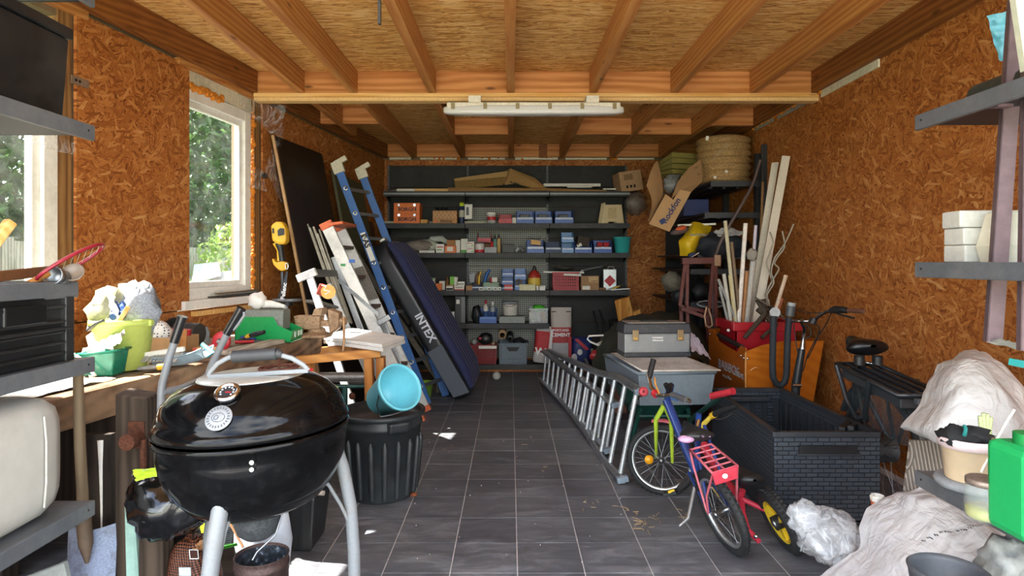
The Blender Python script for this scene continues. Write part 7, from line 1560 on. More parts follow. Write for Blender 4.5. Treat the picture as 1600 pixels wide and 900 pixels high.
for dx in (-.045, .06): part('saddle_spring', MB().lathe([(.03-.004*(i%2), -.05*i/8) for i in range(9)], 14, T(sc_+V((dx,-.07,-.045)))), BLACKP, CB)
part('saddle_rail', MB().tube([sc_+V((-.04,-.06,-.095)), sc_+V((.0,.0,-.09)), sc_+V((.07,-.06,-.095))], .008, 8), CHROME, CB); part('seat_post', MB().cyl(V((2.05,3.70,.78)), sc_+V((-.01,-.01,-.09)), .014, 10), CHROME, CB)
part('stem', MB().tube([P(1254,545,4.4), P(1255,530,4.4), P(1258,514,4.38), P(1252,500,4.36)], [.02,.015,.015,.02], 10), CHROME, CB)
part('handlebar', MB().tube([P(1235,502,4.5), P(1248,502,4.37), P(1262,502,4.34), P(1272,500,4.3), P(1282,492,4.24), P(1292,487,4.18), P(1302,485,4.1)], .0125, 10).tube([P(1235,502,4.5), P(1225,498,4.6), P(1214,486,4.72), P(1200,480,4.8)], .0125, 10), CHROME, CB)
part('grip', MB().tube([P(1323,485,3.98), P(1349,486.5,3.85)], .014, 12), M('5f3d30',.6), CB); part('shifter', MB().tube([P(1299,485,4.1), P(1306,484,4.06), P(1316,484,4.0), P(1324,485,3.97)], [.02,.026,.022,.018], 12), BLACKP, CB); part('grip', MB().tube([P(1204,482,4.78), P(1214,486,4.72)], .02, 12), BLACKP, CB)
part('brake_lever', MB().tube([P(1308,490,4.05), P(1318,493,4.0), P(1335,497,3.92)], .007, 8), BLACKP, CB)
part('bell', MB().cyl(P(1268,506,4.3), P(1272,498,4.3), .025, 14), BLACKP, CB)
cb_ = MB().tube(smooth([P(1300,486,4.1), P(1290,508,4.2), P(1275,530,4.3), P(1262,555,4.38), P(1255,580,4.42)]), .004, 6).tube(smooth([P(1238,482,4.7), P(1255,487,4.5), P(1275,489,4.3), P(1300,487,4.1)]), .004, 6).tube(smooth([P(1262,503,4.34), P(1277,508,4.3), P(1280,520,4.32), P(1272,540,4.35), P(1262,560,4.4)]), .004, 6).tube(smooth([P(1240,505,4.5), P(1243,530,4.5), P(1247,560,4.46), P(1244,590,4.44)]), .004, 6).tube(smooth([P(1257,506,4.37), P(1266,514,4.36), P(1266,524,4.36), P(1258,530,4.38)]), .004, 6)
part('brake_cables', cb_, BLACKP, CB)
part('display', MB().cyl(P(1210,492,4.6), P(1211,488,4.52), .036, 18), LGREY, CB); part('throttle', MB().cyl(P(1234,494,4.55), P(1236,478,4.55), .032, 16), DGREY, CB); part('throttle_cap', MB().cyl(P(1236,480,4.55), P(1237,473,4.55), .029, 16), LGREY, CB)
part('cable_clamp', MB().cyl(P(1238,602,4.36), P(1252,602,4.36), .012, 10), CHROME, CB)
t = single('chain_lock', MB().tube([P(1209,494,4.5), P(1208,520,4.5), P(1207,570,4.5), P(1208,590,4.5), P(1213,600,4.5), P(1220,602,4.5), P(1226,597,4.5), P(1229,585,4.5), P(1230,550,4.5), P(1231,520,4.5), P(1233,496,4.5)], .023, 12), M('20262c',.7,var=.2,scale=40,bump=.4), 'thick black fabric chain lock hanging in a U from the cargo bike bar', 'lock')
fm_ = M('3f3326', .8, var=.3)
for k, (a, b, c) in enumerate((((1192,468),(1196,490),(1163,528)), ((1184,482),(1212,508),(1190,528)))):
    single('forked_branch', MB().tube([P(*a,4.95), P(*b,4.92), P(*c,4.9)], [.025,.022,.016], 8).tube([P(*b,4.92), P(b[0]-14,b[1]-22,4.96)], [.02,.016], 8), fm_, '%s dark forked branch standing in the cargo bike box' % ('shorter upper','longer lower')[k], 'branch')
single('dark_board', MB().bar(P(1180,465,4.9), P(1214,484,4.85), .05, .012), M('4a3d2e',.7,var=.2), 'dark grey-brown board end sticking out over the cargo box', 'board')
# red bin with poles
RB = M('a01420', .35, var=.05)
t = thing('red_tub', 'red plastic tub full of poles standing in the cargo bike box', 'tub', (2.0, 5.2, .24))
x0, x1, y0, y1, h, zq = 1.752, 2.30, 4.98, 5.36, .925, .236
for a, b, nv in (((x0+.03,y0),(x1-.03,y0),(0,1,0)), ((x1-.03,y1),(x0+.03,y1),(0,-1,0)), ((x0+.03,y1),(x0+.03,y0),(1,0,0)), ((x1-.03,y0),(x1-.03,y1),(-1,0,0))):
    part('wall', MB().slab([(*a,zq),(*b,zq),(*b,h),(*a,h)], nv, .008), RB, t)
part('rim', MB().bb((x0,y0-.03,h-.07),(x1,y0,h)).bb((x0,y1,h-.07),(x1,y1+.03,h)).bb((x0,y0,h-.07),(x0+.03,y1,h)).bb((x1-.03,y0,h-.07),(x1,y1,h)), RB, t, bv=.006); part('base', MB().bb((x0+.03,y0,zq),(x1-.03,y1,zq+.008)), RB, t)
part('rivet', MB().cyl(P(1138,516,4.975), P(1138,516,4.96), .012, 10), LGREY, t)
WHT = M('c9c3b2', .5, var=.06, dirt='8d8674', damt=.4); TAN = M('8d6a42', .7, var=.15); GRY = M('8b8a86', .5, .3, var=.15)
poles = [((1133,345),(1148,488),.016,M('b5ab8c',.6,var=.3,scale=40),'speckled pale pole standing in the red tub','pole'), ((1143,378),(1155,488),.014,M('6f5a44',.7),'thin brown stick leaning behind the speckled pole','pole'),
    ((1165,349),(1155,492),.018,M('ddd6cc',.5),'plain white pole standing tallest in the middle of the red tub','pole'), ((1167,423),(1162,490),.016,M('96663a',.6),'short tan broom handle in the red tub','pole'),
    ((1181,352),(1172,470),.014,M('b1a9b6',.4),'lilac-white tube above the grey pipe in the red tub','tube'), ((1178,400),(1168,488),.026,M('a6a29a',.5),'thick pale grey pipe with a rag collar in the red tub','pipe'),
    ((1131,428),(1140,488),.016,M('b5b2a6',.5),'short pale grey tube at the left of the red tub','tube'), ((1122,436),(1145,488),.014,GRY,'bare metal bar leaning in the red tub','bar'), ((1124,448),(1134,488),.012,GRY,'short thin metal bar at the left edge of the red tub','bar'),
    ((1140,430),(1147,488),.014,M('b3a372',.6),'yellowish stick between the speckled and white poles','stick'), ((1228,430),(1213,480),.016,M('d2bba2',.6),'short pale wooden stick at the right end of the red tub','stick'), ((1222,466),(1217,482),.018,M('8d4a22',.6),'stubby brown stick at the right end of the red tub','stick')]
for a, b, r, m, lab, nm in poles:
    A, B = P(*a, 5.2), P(*b, 5.2); d = (B-A)/(A.z-B.z); B2 = B+d*(B.z-.36); B2.x = min(max(B2.x, 1.81), 2.24)
    single(nm if nm != 'bar' else 'metal_bar', MB().cyl(B2, A, r, 10), m, lab, nm)
single('rag_collar', MB().ball(P(1175,398,5.17), (.045,.035,.05), 14, fn=crump(6,.3,2)), M('8f897f',.8), 'grey rag tied round the thick pale pipe', 'rag')
for k, (pp, lab) in enumerate((([(1203,362),(1208,378),(1203,395),(1198,412),(1203,428),(1206,442),(1199,456)], 'pale twisted rod nearest the cream boards'), ([(1222,361),(1226,385),(1216,400),(1210,412),(1217,420),(1207,438),(1196,460),(1197,472)], 'long pale twisted rod beside the wall'), ([(1240,350),(1229,375),(1217,394),(1210,404),(1205,425),(1209,442),(1198,462),(1202,476)], 'thin grey twisted rod closest to the wall'))):
    single('twisted_rod', MB().tube(smooth([P(x,y,5.3-.03*k) for x,y in pp]+[P(pp[-1][0],530,5.3-.03*k)]), .007, 6), M('a39b8b',.6,.2), lab+', rising from the red tub', 'rod', 'twisted plant rods')
t = thing('cream_board', 'wide cream wooden board leaning on the right wall', 'board', P(1170, 560, 5.2))
single('cream_batten', MB().slab([P(1206,254,5.7), P(1217,253,5.7), P(1168,560,5.26), P(1158,560,5.26)], (.3,1,0), .03), WHT, 'narrow cream drilled batten beside the wide cream board', 'batten', bv=.002)
part('board', MB().slab([P(1222,243,5.62), P(1235,244,5.62), P(1178,560,5.2), P(1164,560,5.2)], (.3,1,0), .022), M('d6cfbd',.5,var=.05), t, bv=.002)
bpy.data.objects.remove(t.children[0]) if 0 else None
single('steel_post', MB().bar(P(1195,226,6.22), V((P(1194,0,6.22).x, 6.22, 0)), .07, .04, up=(0,1,0)), M('26282c',.4,var=.1), 'dark grey steel shelf post at the corner of the right shelving', 'post', bv=.003)
single('curved_pole', MB().tube(smooth([P(1188,250,6.1), P(1175,290,6.1), P(1150,335,6.1), P(1130,370,6.12), P(1120,395,6.14), P(1117,410,6.15), P(1114,520,6.15)]), .016, 8), M('5d4c48',.5,var=.15), 'long curved mauve-brown pole leaning up to the straw roll shelf', 'pole')
single('broom_stick', MB().cyl(P(1192,284,6.15), V((P(1184,0,6.1).x, 6.1, .9)), .014, 8), TAN, 'thin tan broomstick leaning on the dark steel post', 'stick')
# right shelving at the corner
gx = thing('corner_shelving', 'dark metal shelving against the right wall in the far corner', 'shelving', (2.25, 7.2, 0)); DK = M('202226', .45, var=.1)
xa, xb, y0, y1 = 1.99, 2.52, 6.26, 8.3
for z in (2.215, 1.90, 1.49, 1.33, .98, .55):
    a = xa if z > 2 else (1.93 if z > 1.4 else 1.86)
    s_ = part('shelf', MB().bb((a, y0+(0 if z > 1.6 else .25), z-.02), (xb, y1, z)), DK, gx, bv=.002); part('lip', MB().bb((a, y0-.004+(0 if z > 1.6 else .25), z-.055), (xb, y0+.012+(0 if z > 1.6 else .25), z)), M('33363a',.45), s_)
    for k in range(3): part('channel', MB().bb((a+.08+.14*k, y0+.3, z-.045), (a+.11+.14*k, y1-.1, z-.021)), DK, s_)
for y in (6.34, 7.3, 8.25): part('upright', MB().bb((2.46, y-.03, 0), (2.525, y+.03, 2.5)), DK, gx)
part('dark_backing', MB().bb((2.05, 8.33, .3), (2.5, 8.36, 2.2)), M('141518',.6), gx)
STRAW = NT('straw'); sw = STRAW.n('TexNoise'); sw.inputs['Scale'].default_value = 5; sw.inputs['Detail'].default_value = 8; STRAW.l(STRAW.coord((10,10,60)), sw.inputs[0])
STRAW.l(STRAW.ramp(sw.outputs[0], [(.3, '6d4f2a'), (.5, 'b8915a'), (.72, 'e2c48c')]), STRAW.b.inputs['Base Color']); STRAW.b.inputs['Roughness'].default_value = .6; STRAW.b.inputs['Coat Weight'].default_value = .3; STRAW.bump(sw.outputs[0], .9, .02)
sc2 = V((P(1138,0,6.62).x-.055, 6.62, 2.217)); prof = [(0,0)]
for k in range(7):
    z = .07*k
    prof += [(.248,z+.003),(.272,z+.016),(.283,z+.036),(.272,z+.056),(.248,z+.067)]
prof += [(.20,.50),(0,.505)]
t = thing('straw_roll', 'big roll of straw matting in clear film on the corner shelf', 'roll', sc2)
part('coil', MB().lathe(prof, 40, T(sc2)), STRAW.m, t)
for px, py in ((1105,216),(1117,277),(1135,268)): part('paper_tag', MB().box(P(px,py,6.33), (.03,.004,.045 if px < 1110 else .025), rot(0,10)), PAPER, t)
part('film_crease', MB().tube([P(1113,250,6.35), P(1128,232,6.33), P(1142,217,6.34)], .005, 5, flat=.4).tube([P(1112,252,6.35), P(1136,228,6.33), P(1147,226,6.33)], .004, 5, flat=.4), M('e8dcc0',.2,alpha=.6), t)
t = thing('insulation_batts', 'olive mineral wool batts stacked in the open carton on the corner shelf', 'insulation', P(1062, 281, 7.0)); OLV = M('7f7438', .9, var=.2, scale=30, bump=.6)
for k in range(5): part('batt', MB().slab([P(1029+.5*k,253+k*5,7.0), P(1050,237+k*9.0,6.75), P(1050,245+k*9.0,6.75), P(1029+.5*k,258+k*5,7.0)], (1,.35,0), .55-.02*k), OLV, t, bv=.008)
t = thing('cardboard_carton', 'open brown insulation carton with big flaps tipped off the corner shelf', 'box', P(1050, 360, 6.4)); CDB = M('a07a52',.8,var=.07,scale=3)
part('flap', MB().sheet(lambda u, v: lerp(P(1010,290,6.5), P(1012,345,6.42), v)+V((.14*u+.05*math.sin(PI*v), .10*u, .27*math.sin(PI*u*.5)*(1-v)*.9+.05*u*(1-v)-.02*u)), 10, 14), CDB, t)
part('main_panel', MB().slab([P(1014,350,6.35), P(1040,303,6.35), P(1052,312,6.34), P(1062,296,6.34), P(1080,300,6.33), P(1046,362,6.33)], (.1,1,0), .008), M('b08a5e',.8,var=.06,scale=3), t)
part('flap', MB().slab([P(1049,312,6.36), P(1058,285,6.38), P(1076,262,6.42), P(1095,249,6.45), P(1099,268,6.45), P(1097,284,6.42), P(1080,300,6.35), P(1062,297,6.36)], (.1,1,0), .008), M('92704a',.8,var=.06,scale=3), t)
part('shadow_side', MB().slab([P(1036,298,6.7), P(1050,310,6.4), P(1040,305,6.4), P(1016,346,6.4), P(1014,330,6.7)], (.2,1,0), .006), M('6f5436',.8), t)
rm = rot(90) @ rot(0,0,58)
text('lettering', 'Rockfon', .085, M('1f2d5c',.6,var=0), t, P(1049, 329, 6.325), rm, bold=.002); part('logo', MB().box(P(1035,346,6.33), (.05,.003,.05), rot(0,-32)), M('1f2d5c',.6,var=0), t)
pr_ = part('printed_marks', MB().box(P(1088,262,6.42), (.03,.003,.02), rot(0,-30)).box(P(1092,272,6.42), (.03,.003,.02), rot(0,-30)), M('6f5436',.8), t)
single('plastic_film', MB().ball(P(1052,287,6.6), (.10,.07,.09), 22, fn=crump(14,.45,2.6)), M('8b8f90',.15,alpha=.5,spec=.9), 'grey crumpled plastic film in the mouth of the tipped carton', 'film')
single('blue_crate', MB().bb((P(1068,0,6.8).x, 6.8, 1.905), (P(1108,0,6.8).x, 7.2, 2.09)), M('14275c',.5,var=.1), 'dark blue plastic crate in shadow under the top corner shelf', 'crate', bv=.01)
t = thing('yellow_bag', 'bright yellow shopping bag slumped on the corner shelf', 'bag', P(1083, 400, 6.35)); YB = M('d9b41a', .45, var=.08, bump=.4)
drape('b', 'x', [row((1080,348,6.55),(1085,346,6.5),(1100,350,6.5),(1112,354,6.55)), row((1068,368,6.45),(1082,362,6.36),(1098,364,6.36),(1108,366,6.5)), row((1060,376,6.42),(1074,376,6.32),(1090,374,6.34),(1096,374,6.5)), row((1061,388,6.42),(1074,388,6.32),(1086,388,6.34),(1090,386,6.5)), row((1062,400,6.45),(1076,400,6.36),(1085,398,6.36),(1088,396,6.5))], YB, amp=.02, n=6, seed=3)
o = bpy.data.objects['b']; o.name = 'bag_body'; o.parent = t; o.location = o.location-t.location
for k in ('label', 'category'): del o[k]
text('lettering', 'ERNATIONAL', .028, M('8a8a86',.6), t, P(1092, 367, 6.32), rot(90), bold=.001); part('hand_hole', MB().box(P(1090,358,6.40), (.06,.006,.012)), M('2a2208',.8), t)
single('dark_clothes', MB().ball(P(1125,385,6.5), (.26,.14,.13), 30, fn=crump(16,.4,2)), M('22262f',.8,var=.3), 'dark navy clothes heaped beside the yellow bag', 'clothes')
single('white_cloth', drape and crumple([P(1114,362,6.35), P(1138,352,6.4), P(1168,365,6.4), P(1128,372,6.3)], 9, n=12, amp=.03), M('b9b9b6',.7,var=.1), 'grey-white cloth lying over the dark clothes', 'cloth')
t = thing('flip_shoe', 'orange and grey sandal on the shelf left of the yellow bag', 'shoe', P(1062,363,6.4)); part('sole', MB().ball(P(1062,361,6.4), (.10,.05,.035), 14, m3=rot(0,-15)), M('5a4a48',.7), t); part('upper', MB().ball(P(1064,357,6.38), (.06,.04,.03), 12, m3=rot(0,-15)), M('c9582a',.5), t)
single('white_rail_piece', MB().bar(P(1059,352,6.5), P(1118,350,6.5), .02, .02), PAPER, 'thin white rail lying across the corner shelf above the yellow bag', 'rail')
t = thing('box_cutter', 'dark tool with a white blade on the rim of the corner shelf', 'tool', P(1084,402,6.3)); part('grip', MB().bar(P(1076,400,6.3), P(1086,396,6.3), .05, .04), NAVY, t, bv=.006); part('blade', MB().bar(P(1080,402,6.28), P(1092,395,6.28), .018, .006), PAPER, t)
# dark red folding trestle
DR2 = M('571f15', .5, var=.2, dirt='3f1a12')
t = thing('steel_trestle', 'dark red painted folding trestle in the far right corner', 'trestle', (1.85, 5.75, 0)); zt_ = 5.75
part('top_bar', MB().bar(P(1065,408,zt_), P(1126,407,zt_), .06, .06), DR2, t, bv=.004); part('end_plate', MB().box(P(1121,407,zt_-.03), (.055,.02,.10)), M('a08064',.6), t, bv=.002)
for a, b in (((1070,412),(1062,478)), ((1074,412),(1073,478)), ((1114,412),(1106,505)), ((1118,412),(1118,545))): part('leg', MB().bar(P(*a,zt_), P(b[0],b[1],zt_-.05), .03, .03, up=(0,1,0)), DR2, t, bv=.002)
for (x, y) in ((1064,478),(1074,478)): part('leg_foot', MB().bar(P(x,y,zt_-.05), V((P(x-6,0,zt_).x, zt_-.1, .0)), .03, .03, up=(0,1,0)), DR2, t)
for (x, y) in ((1106,505),(1118,545)): part('leg_foot', MB().bar(P(x,y,zt_-.05), V((P(x-1,0,zt_).x, zt_-.06, .0)), .03, .03, up=(0,1,0)), DR2, t)
part('cross_bar', MB().bar(P(1064,482,5.6), P(1104,496,5.6), .03, .03), DR2, t); part('cross_bar', MB().bar(P(1064,478,5.75), P(1106,488,5.75), .03, .03), DR2, t)
single('rope_loop', MB().tube([P(1104,480,5.6), P(1101,495,5.58), P(1103,508,5.58), P(1108,512,5.58), P(1113,508,5.58), P(1111,495,5.6), P(1107,482,5.62)], .008, 7), M('b0896c',.7), 'pale rope loop hanging on the dark red trestle leg', 'rope')
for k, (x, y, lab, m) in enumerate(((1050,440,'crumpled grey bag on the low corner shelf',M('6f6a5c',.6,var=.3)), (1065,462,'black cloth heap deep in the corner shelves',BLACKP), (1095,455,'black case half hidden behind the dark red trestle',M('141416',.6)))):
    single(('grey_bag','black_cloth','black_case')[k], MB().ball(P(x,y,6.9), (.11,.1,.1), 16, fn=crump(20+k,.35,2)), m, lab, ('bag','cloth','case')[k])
single('wire_ring', MB().tube(loop(P(1110,475,6.2), (1,0,0), (0,.6,.5), .13, .06), .008, 6, closed=True), LGREY, 'grey wire ring lying behind the dark red trestle', 'ring')
# tarp heap, logs and clutter behind the wheelbarrow
drape('tarpaulin', 'dark olive tarpaulin heaped behind the wheelbarrow', [row((935,540,6.2),(960,505,6.5),(1020,488,6.6),(1070,490,6.6),(1110,530,6.5)), row((925,560,5.9),(955,515,6.0),(1020,492,6.1),(1075,497,6.1),(1118,545,6.0)), row((935,590,5.7),(960,540,5.6),(1020,505,5.6),(1085,515,5.6),(1125,580,5.7)), row((945,630,5.6),(965,580,5.4),(1020,560,5.3),(1090,560,5.3),(1128,620,5.5))], M('2b2f24',.55,var=.2,scale=6), amp=.05, n=8, seed=9, cat='tarp')
LG = wood('split_log', 'a86a22', 'd9a050', 'z', .7, kind='Object', knots=True)
single('split_log', MB().slab([P(960,470,7.6), P(983,464,7.6), P(990,492,7.6), P(966,503,7.6)], (.2,1,0), .25), LG, 'large split log with pale bark-free face standing beside the shelving', 'log', bv=.01)
single('split_log', MB().slab([P(988,488,7.55), P(1000,482,7.55), P(1003,494,7.55), P(990,497,7.55)], (.2,1,0), .2), LG, 'small orange split log right of the large log', 'log', bv=.008)
single('log_support', MB().bb((1.22,7.5,0), (1.62,7.9,.68)), BLACKP, 'dark crate carrying the split logs in the corner', 'crate', bv=.01)
t = thing('hand_truck', 'black folding hand truck leaning on the shelving', 'hand truck', (P(940,0,7.6).x, 7.6, 0)); part('handle_frame', MB().tube([P(937,560,7.6), P(933,510,7.75), P(928,486,7.85), P(936,484,7.85), P(942,500,7.75), P(946,560,7.6)], .016, 8), BLACKP, t); part('base_frame', MB().tube([V((P(937,0,7.6).x,7.6,.02)), P(937,560,7.6)], .016, 8).tube([V((P(946,0,7.6).x,7.6,.02)), P(946,560,7.6)], .016, 8), BLACKP, t)
single('wall_hook', MB().tube([P(943,524,6.0), P(920,525,6.0), P(918,530,6.0), P(922,534,6.0), P(936,540,6.0), P(942,533,6.0), P(932,538,6.0)], .009, 7), PAPER, 'white bent wire bracket sticking out of the tool heap', 'bracket')
rnd = random.Random(31)
for k, (x0, y0, x1, y1, r, m, lab) in enumerate(((925,545,935,620,.02,M('3a2e26',.6),'dark brown tool handle upright in the tool heap'), (940,560,928,640,.016,M('8d8680',.4,.5),'bare steel rod slanting in the tool heap'), (948,555,946,650,.02,M('5a2a20',.6),'reddish brown tool shaft in the tool heap'), (955,570,958,640,.022,M('7a6054',.6),'pale brown handle nearest the wheelbarrow'), (962,575,952,650,.012,M('b5b1ab',.4,.4),'thin silver rod close to the grey tub'), (915,560,930,600,.018,M('2a2a2c',.6),'short black pipe at the left of the tool heap'), (935,550,955,600,.02,M('6b6a66',.5,.4),'grey pipe lying across the tool heap'))):
    A, B = P(x0,y0,6.0), P(x1,y1,5.9); B2 = B+(B-A)*((B.z)/(A.z-B.z)); single('garden_tool', MB().cyl(A, V((B2.x,B2.y,.01)), r, 8), m, lab, 'tool handle', 'tools heaped by the ladder')
single('white_rag', crumple([P(952,565,5.75), P(962,545,5.75), P(963,578,5.7), P(948,580,5.7)], 5, n=10, amp=.03), WHITE, 'white paper rag caught in the tool heap', 'rag')
single('red_fitting', MB().ball(P(930,556,5.95), (.05,.04,.05), 12, fn=crump(2,.3,2)), M('8d1a1a',.5), 'dark red metal fitting in the tool heap', 'fitting')
single('brick_block', MB().box((1.0, 5.9, .15), (.14,.2,.3)), M('8d5a4a',.8,var=.2), 'reddish block standing on the floor under the tool heap', 'block', bv=.005)
# ---------------------------------------------------------------- wheelbarrow, tub, grid, toolbox
WG = M('17433a', .4, var=.12, dirt='3f5a50', damt=.3)
t = thing('wheelbarrow', 'dark green wheelbarrow with red grips carrying the grey tub', 'wheelbarrow', (1.1, 4.7, 0))
def tray(u, v):
    a = 2*PI*u; k = v; e = 5; ca, sa = math.cos(a), math.sin(a); r = (abs(ca)**e+abs(sa)**e)**(-1/e)
    w, l = .17+.15*k, .26+.20*k; return V((1.09+w*ca*r, 4.86+.08*k*0+l*sa*r, .24+.27*k**1.2))
part('tray', MB().sheet(tray, 32, 8, 0, True, True).add([tray(i/32, 0) for i in range(32)], [tuple(range(32))]), WG, t)
hl_, hr_ = P(1003,612,3.95), P(1143,611,3.92)
part('frame', MB().tube([hl_+V((.01,.08,0)), P(985,640,4.3), V((.90,4.7,.30)), V((1.02,5.3,.26)), V((1.07,5.6,.22))], .017, 10).tube([hr_-V((.0,-.02,0)), P(1110,632,4.2), P(1080,655,4.5), V((1.28,4.8,.28)), V((1.16,5.3,.26)), V((1.11,5.6,.22))], .017, 10), WG, t)
part('leg', MB().tube([P(1000,640,4.5), P(992,670,4.6), P(984,703,4.62)], .018, 10), WG, t); part('leg', MB().tube([P(1075,640,4.5), P(1080,670,4.6), P(1080,700,4.65)], .018, 10), WG, t); part('leg_brace', MB().tube([P(998,650,4.5), P(1078,650,4.5)], .014, 8), WG, t)
part('grip', MB().tube([P(1112,619,4.05), P(1146,611,3.9)], .022, 12), M('c2303c',.5), t); part('grip', MB().lathe([(.010,0),(.026,0),(.03,.012),(.026,.024),(.010,.024)], 16, T(P(1005,612,3.93), rot(75))), M('c2404c',.5), t); part('grip', MB().cyl(P(1003,612,3.96), P(1001,616,4.12), .02, 10), M('c2404c',.5), t)
wheel(t, V((1.09,5.62,.19)), V((1,0,0)), .19, .045, rim=M('8a2a2a',.5), hubr=.03, spokes=False)
TB = M('77828a', .5, var=.08, dirt='4d5457', damt=.3)
tf = [P(996,583,4.38), P(1114,580,4.42)]; 
t = thing('mortar_tub', 'large blue-grey rectangular tub set on the wheelbarrow', 'tub', (1.05, 4.8, .4))
zr = .63; A, B = V((.875,4.33,0)), V((1.42,4.37,0)); Cc, D = V((1.36,5.25,0)), V((.765,5.20,0)); zb2 = .40
def ring(z, k): 
    c = (A+B+Cc+D)/4; return [c+(q-c)*k+V((0,0,z)) for q in (A,B,Cc,D)]
lo, hi = ring(zb2,.92), ring(zr,1.0)
for k in range(4): part('wall', MB().slab([lo[k], lo[(k+1)%4], hi[(k+1)%4], hi[k]], V((-(hi[(k+1)%4]-hi[k]).y, (hi[(k+1)%4]-hi[k]).x, 0)), .008), TB, t)
part('base', MB().slab(lo, (0,0,1), .008), TB, t); part('rim', MB().tube(hi, .012, 8, closed=True), TB, t)
t = thing('grill_grid', 'rusty white wire grid lying over the grey tub', 'grid', (1.06, 4.75, zr)); GW = M('d8d2c8', .5, .1, var=.1, dirt='7a4a2a', damt=.6)
gi = [A+V((.03,.0,zr+.018)), B+V((.03,-.01,zr+.018)), lerp(B,Cc,.95)+V((-.02,0,zr+.018)), lerp(A,D,.95)+V((.05,0,zr+.018))]
part('border', MB().tube(gi, .007, 8, closed=True), GW, t)
for k in range(1, 24): part('bar', MB().tube([lerp(gi[0],gi[1],k/24), lerp(gi[3],gi[2],k/24)], .0058, 5), GW, t)
for k in (.35, .7): part('cross_wire', MB().tube([lerp(gi[0],gi[3],k)-V((0,0,.006)), lerp(gi[1],gi[2],k)-V((0,0,.006))], .005, 6), GW, t)
t = thing('toolbox', 'dusty grey and black toolbox with two metal latches on the wire grid', 'toolbox', (1.08, 4.85, zr+.03)); TBX = M('8f9293', .45, .3, var=.06, scale=40, dirt='b5aa92', damt=.4); TBK = M('3a3d41', .5, var=.1, dirt='6f6a60', damt=.4)
zt0 = zr+.024; x0, x1, y0, y1 = .875, 1.405, 4.93, 5.17
rz_ = rot(0,0,4); pc_ = V(((x0+x1)/2, (y0+y1)/2, 0))
def tbb(a, b): 
    m = MB().bb(a, b); m.v = [tuple(pc_+rz_ @ (V(p)-pc_)) for p in m.v]; return m
part('body', tbb((x0,y0,zt0+.03), (x1,y1,zt0+.185)), TBX, t, bv=.012); part('base', tbb((x0-.005,y0-.006,zt0), (x1+.005,y1+.006,zt0+.036)), TBK, t, bv=.008)
part('lid', MB().hexa([tuple(pc_+rz_ @ (V(p)-pc_)) for p in ((x0-.01,y0-.012,zt0+.185),(x1+.01,y0-.012,zt0+.185),(x1+.01,y1+.012,zt0+.185),(x0-.01,y1+.012,zt0+.185),(x0,y0+.01,zt0+.265),(x1,y0+.01,zt0+.265),(x1,y1-.01,zt0+.265),(x0,y1-.01,zt0+.265))]), TBK, t, bv=.012)
part('lid_panel', tbb((x0+.03,y0+.02,zt0+.263), (x1-.03,y1-.02,zt0+.271)), M('9a948a',.6,.1,var=.1,dirt='c0b49c',damt=.5), t, bv=.004); part('lid_handle', tbb((x0+.16,y0+.07,zt0+.270), (x1-.16,y1-.07,zt0+.279)), TBK, t, bv=.004)
for x in (x0+.085, x1-.085): part('latch', tbb((x-.025,y0-.02,zt0+.13), (x+.025,y0-.008,zt0+.215)), M('9a8462',.4,.6), t, bv=.004); part('latch_hook', tbb((x-.015,y0-.026,zt0+.135), (x+.015,y0-.018,zt0+.16)), M('c09a5a',.4,.6), t, bv=.003)
pl = part('name_plate', tbb(((x0+x1)/2-.045,y0-.004,zt0+.125), ((x0+x1)/2+.045,y0+.002,zt0+.158)), WINK, t, bv=.003); text('lettering', 'STANLEY', .022, INK, pl, pc_+rz_ @ (V(((x0+x1)/2,y0-.0055,zt0+.1415))-pc_), rot(0,0,4) @ rot(90), bold=.0005)
single('lilac_cloth', crumple([P(1078,520,5.1), P(1085,520,5.1), P(1112,560,4.9), P(1080,548,4.85)], 11, n=10, amp=.03), M('b4a9b4',.8), 'lilac-grey cloth hanging between the toolbox and the cargo box', 'cloth')
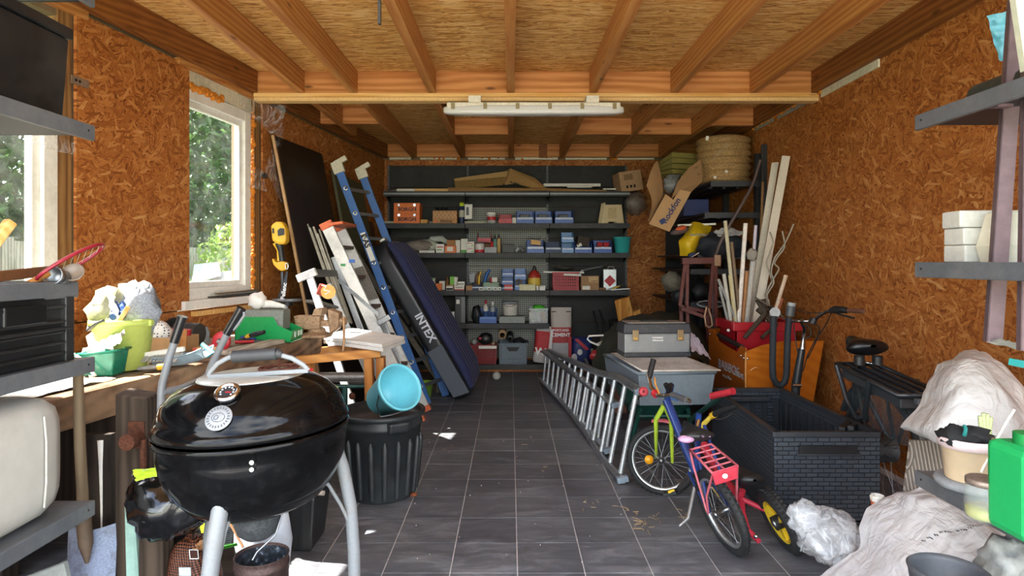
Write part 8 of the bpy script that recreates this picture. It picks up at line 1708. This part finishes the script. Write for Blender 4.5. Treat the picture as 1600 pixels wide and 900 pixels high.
# ---------------------------------------------------------------- aluminium extension ladder on its side
al = thing('extension_ladder', 'aluminium extension ladder lying on its edge along the floor', 'ladder', (.6, 5.4, 0))
LBm = M('a9adb0', .35, .8, var=.12, scale=12, dirt='4a4c4e', damt=.6); RBm = M('c3c6c8', .4, .55, var=.2, scale=16, dirt='55585a', damt=.5)
def section(name, b0, b1, t0, t1, n, flare=0, w=.06):
    """b = rail on the floor, t = upper rail; 0 near, 1 far"""
    b0, b1, t0, t1 = V(b0), V(b1), V(t0), V(t1); s = part(name, MB().bar(b0, b1, .028, w, up=(1,0,.2)) if not flare else MB().tube([b1, lerp(b1,b0,.68), lerp(b1,b0,.85)+(b0-t0).normalized()*.03, b0], .026, 6, flat=1.1), LBm, al, bv=0 if flare else .003)
    part('rail', MB().bar(t0, t1, .028, w, up=(1,0,.2)) if not flare else MB().tube([t1, lerp(t1,t0,.68), lerp(t1,t0,.85)+(t0-b0).normalized()*.03, t0], .026, 6, flat=1.1), LBm, s, bv=0 if flare else .003)
    for k in range(n):
        q = (k+.25)/n; A, B = lerp(b0,b1,q), lerp(t0,t1,q); part('rung', MB().cyl(A, B, .016, 10), RBm, s)
    for p, q in ((b0,b1),(t0,t1)): part('end_cap', MB().bar(p-(q-p).normalized()*.012, p+(q-p).normalized()*.03, .036, w+.012, up=(1,0,.2)), M('7d8a96',.5), s, bv=.003)
    return s
section('front_section', (P(951,708,4.5).x, 4.5, .045), (P(845,596,7.35).x, 7.35, .035), (P(963,633,4.5).x, 4.5, EYE-(633-CY)*4.5/F), (P(849,548,7.35).x, 7.35, .36), 12)
section('rear_section', (P(973,757,3.93).x, 3.93, .035), (P(852,594,7.3).x, 7.3, .035), (P(1000,613,4.0).x, 4.0, .575), (P(857,548,7.3).x, 7.3, .37), 13, flare=1)
# floor litter
lt = MB(); rnd = random.Random(77)
for cx, cy, n in ((1002,822,14),(925,792,6),(1020,803,4),(990,800,5),(850,728,3),(820,690,3),(700,700,3),(1080,802,4),(970,790,3)):
    for k in range(n):
        p = FL(cx+rnd.uniform(-14,14), cy+rnd.uniform(-8,8)); a = rnd.uniform(0,6.3); l = rnd.uniform(.015,.06); d = V((math.cos(a),math.sin(a),0))*l
        lt.tube([p+V((0,0,.004)), p+d*.5+V((rnd.uniform(-.01,.01),rnd.uniform(-.01,.01),.006)), p+d+V((0,0,.004))], .0016, 4)
props(single('straw_litter', lt, M('a8916c',.8,var=.2)), 'bits of pale straw scattered on the tiled floor', 'litter', kind='stuff')
dr = MB()
for k in range(30):
    p = FL(rnd.uniform(640,980), rnd.uniform(640,890)); dr.ball(p+V((0,0,.002)), rnd.uniform(.0015,.0032), 6)
props(single('plaster_crumbs', dr, WHITE), 'tiny white plaster crumbs scattered on the tiled floor', 'crumbs', kind='stuff')
single('brown_leaf', MB().ball(FL(646,776)+V((0,0,.012)), (.022,.02,.012), 8, fn=crump(3,.4,2)), M('7a3f22',.8), 'small brown dead leaf at the foot of the dustbin', 'leaf')
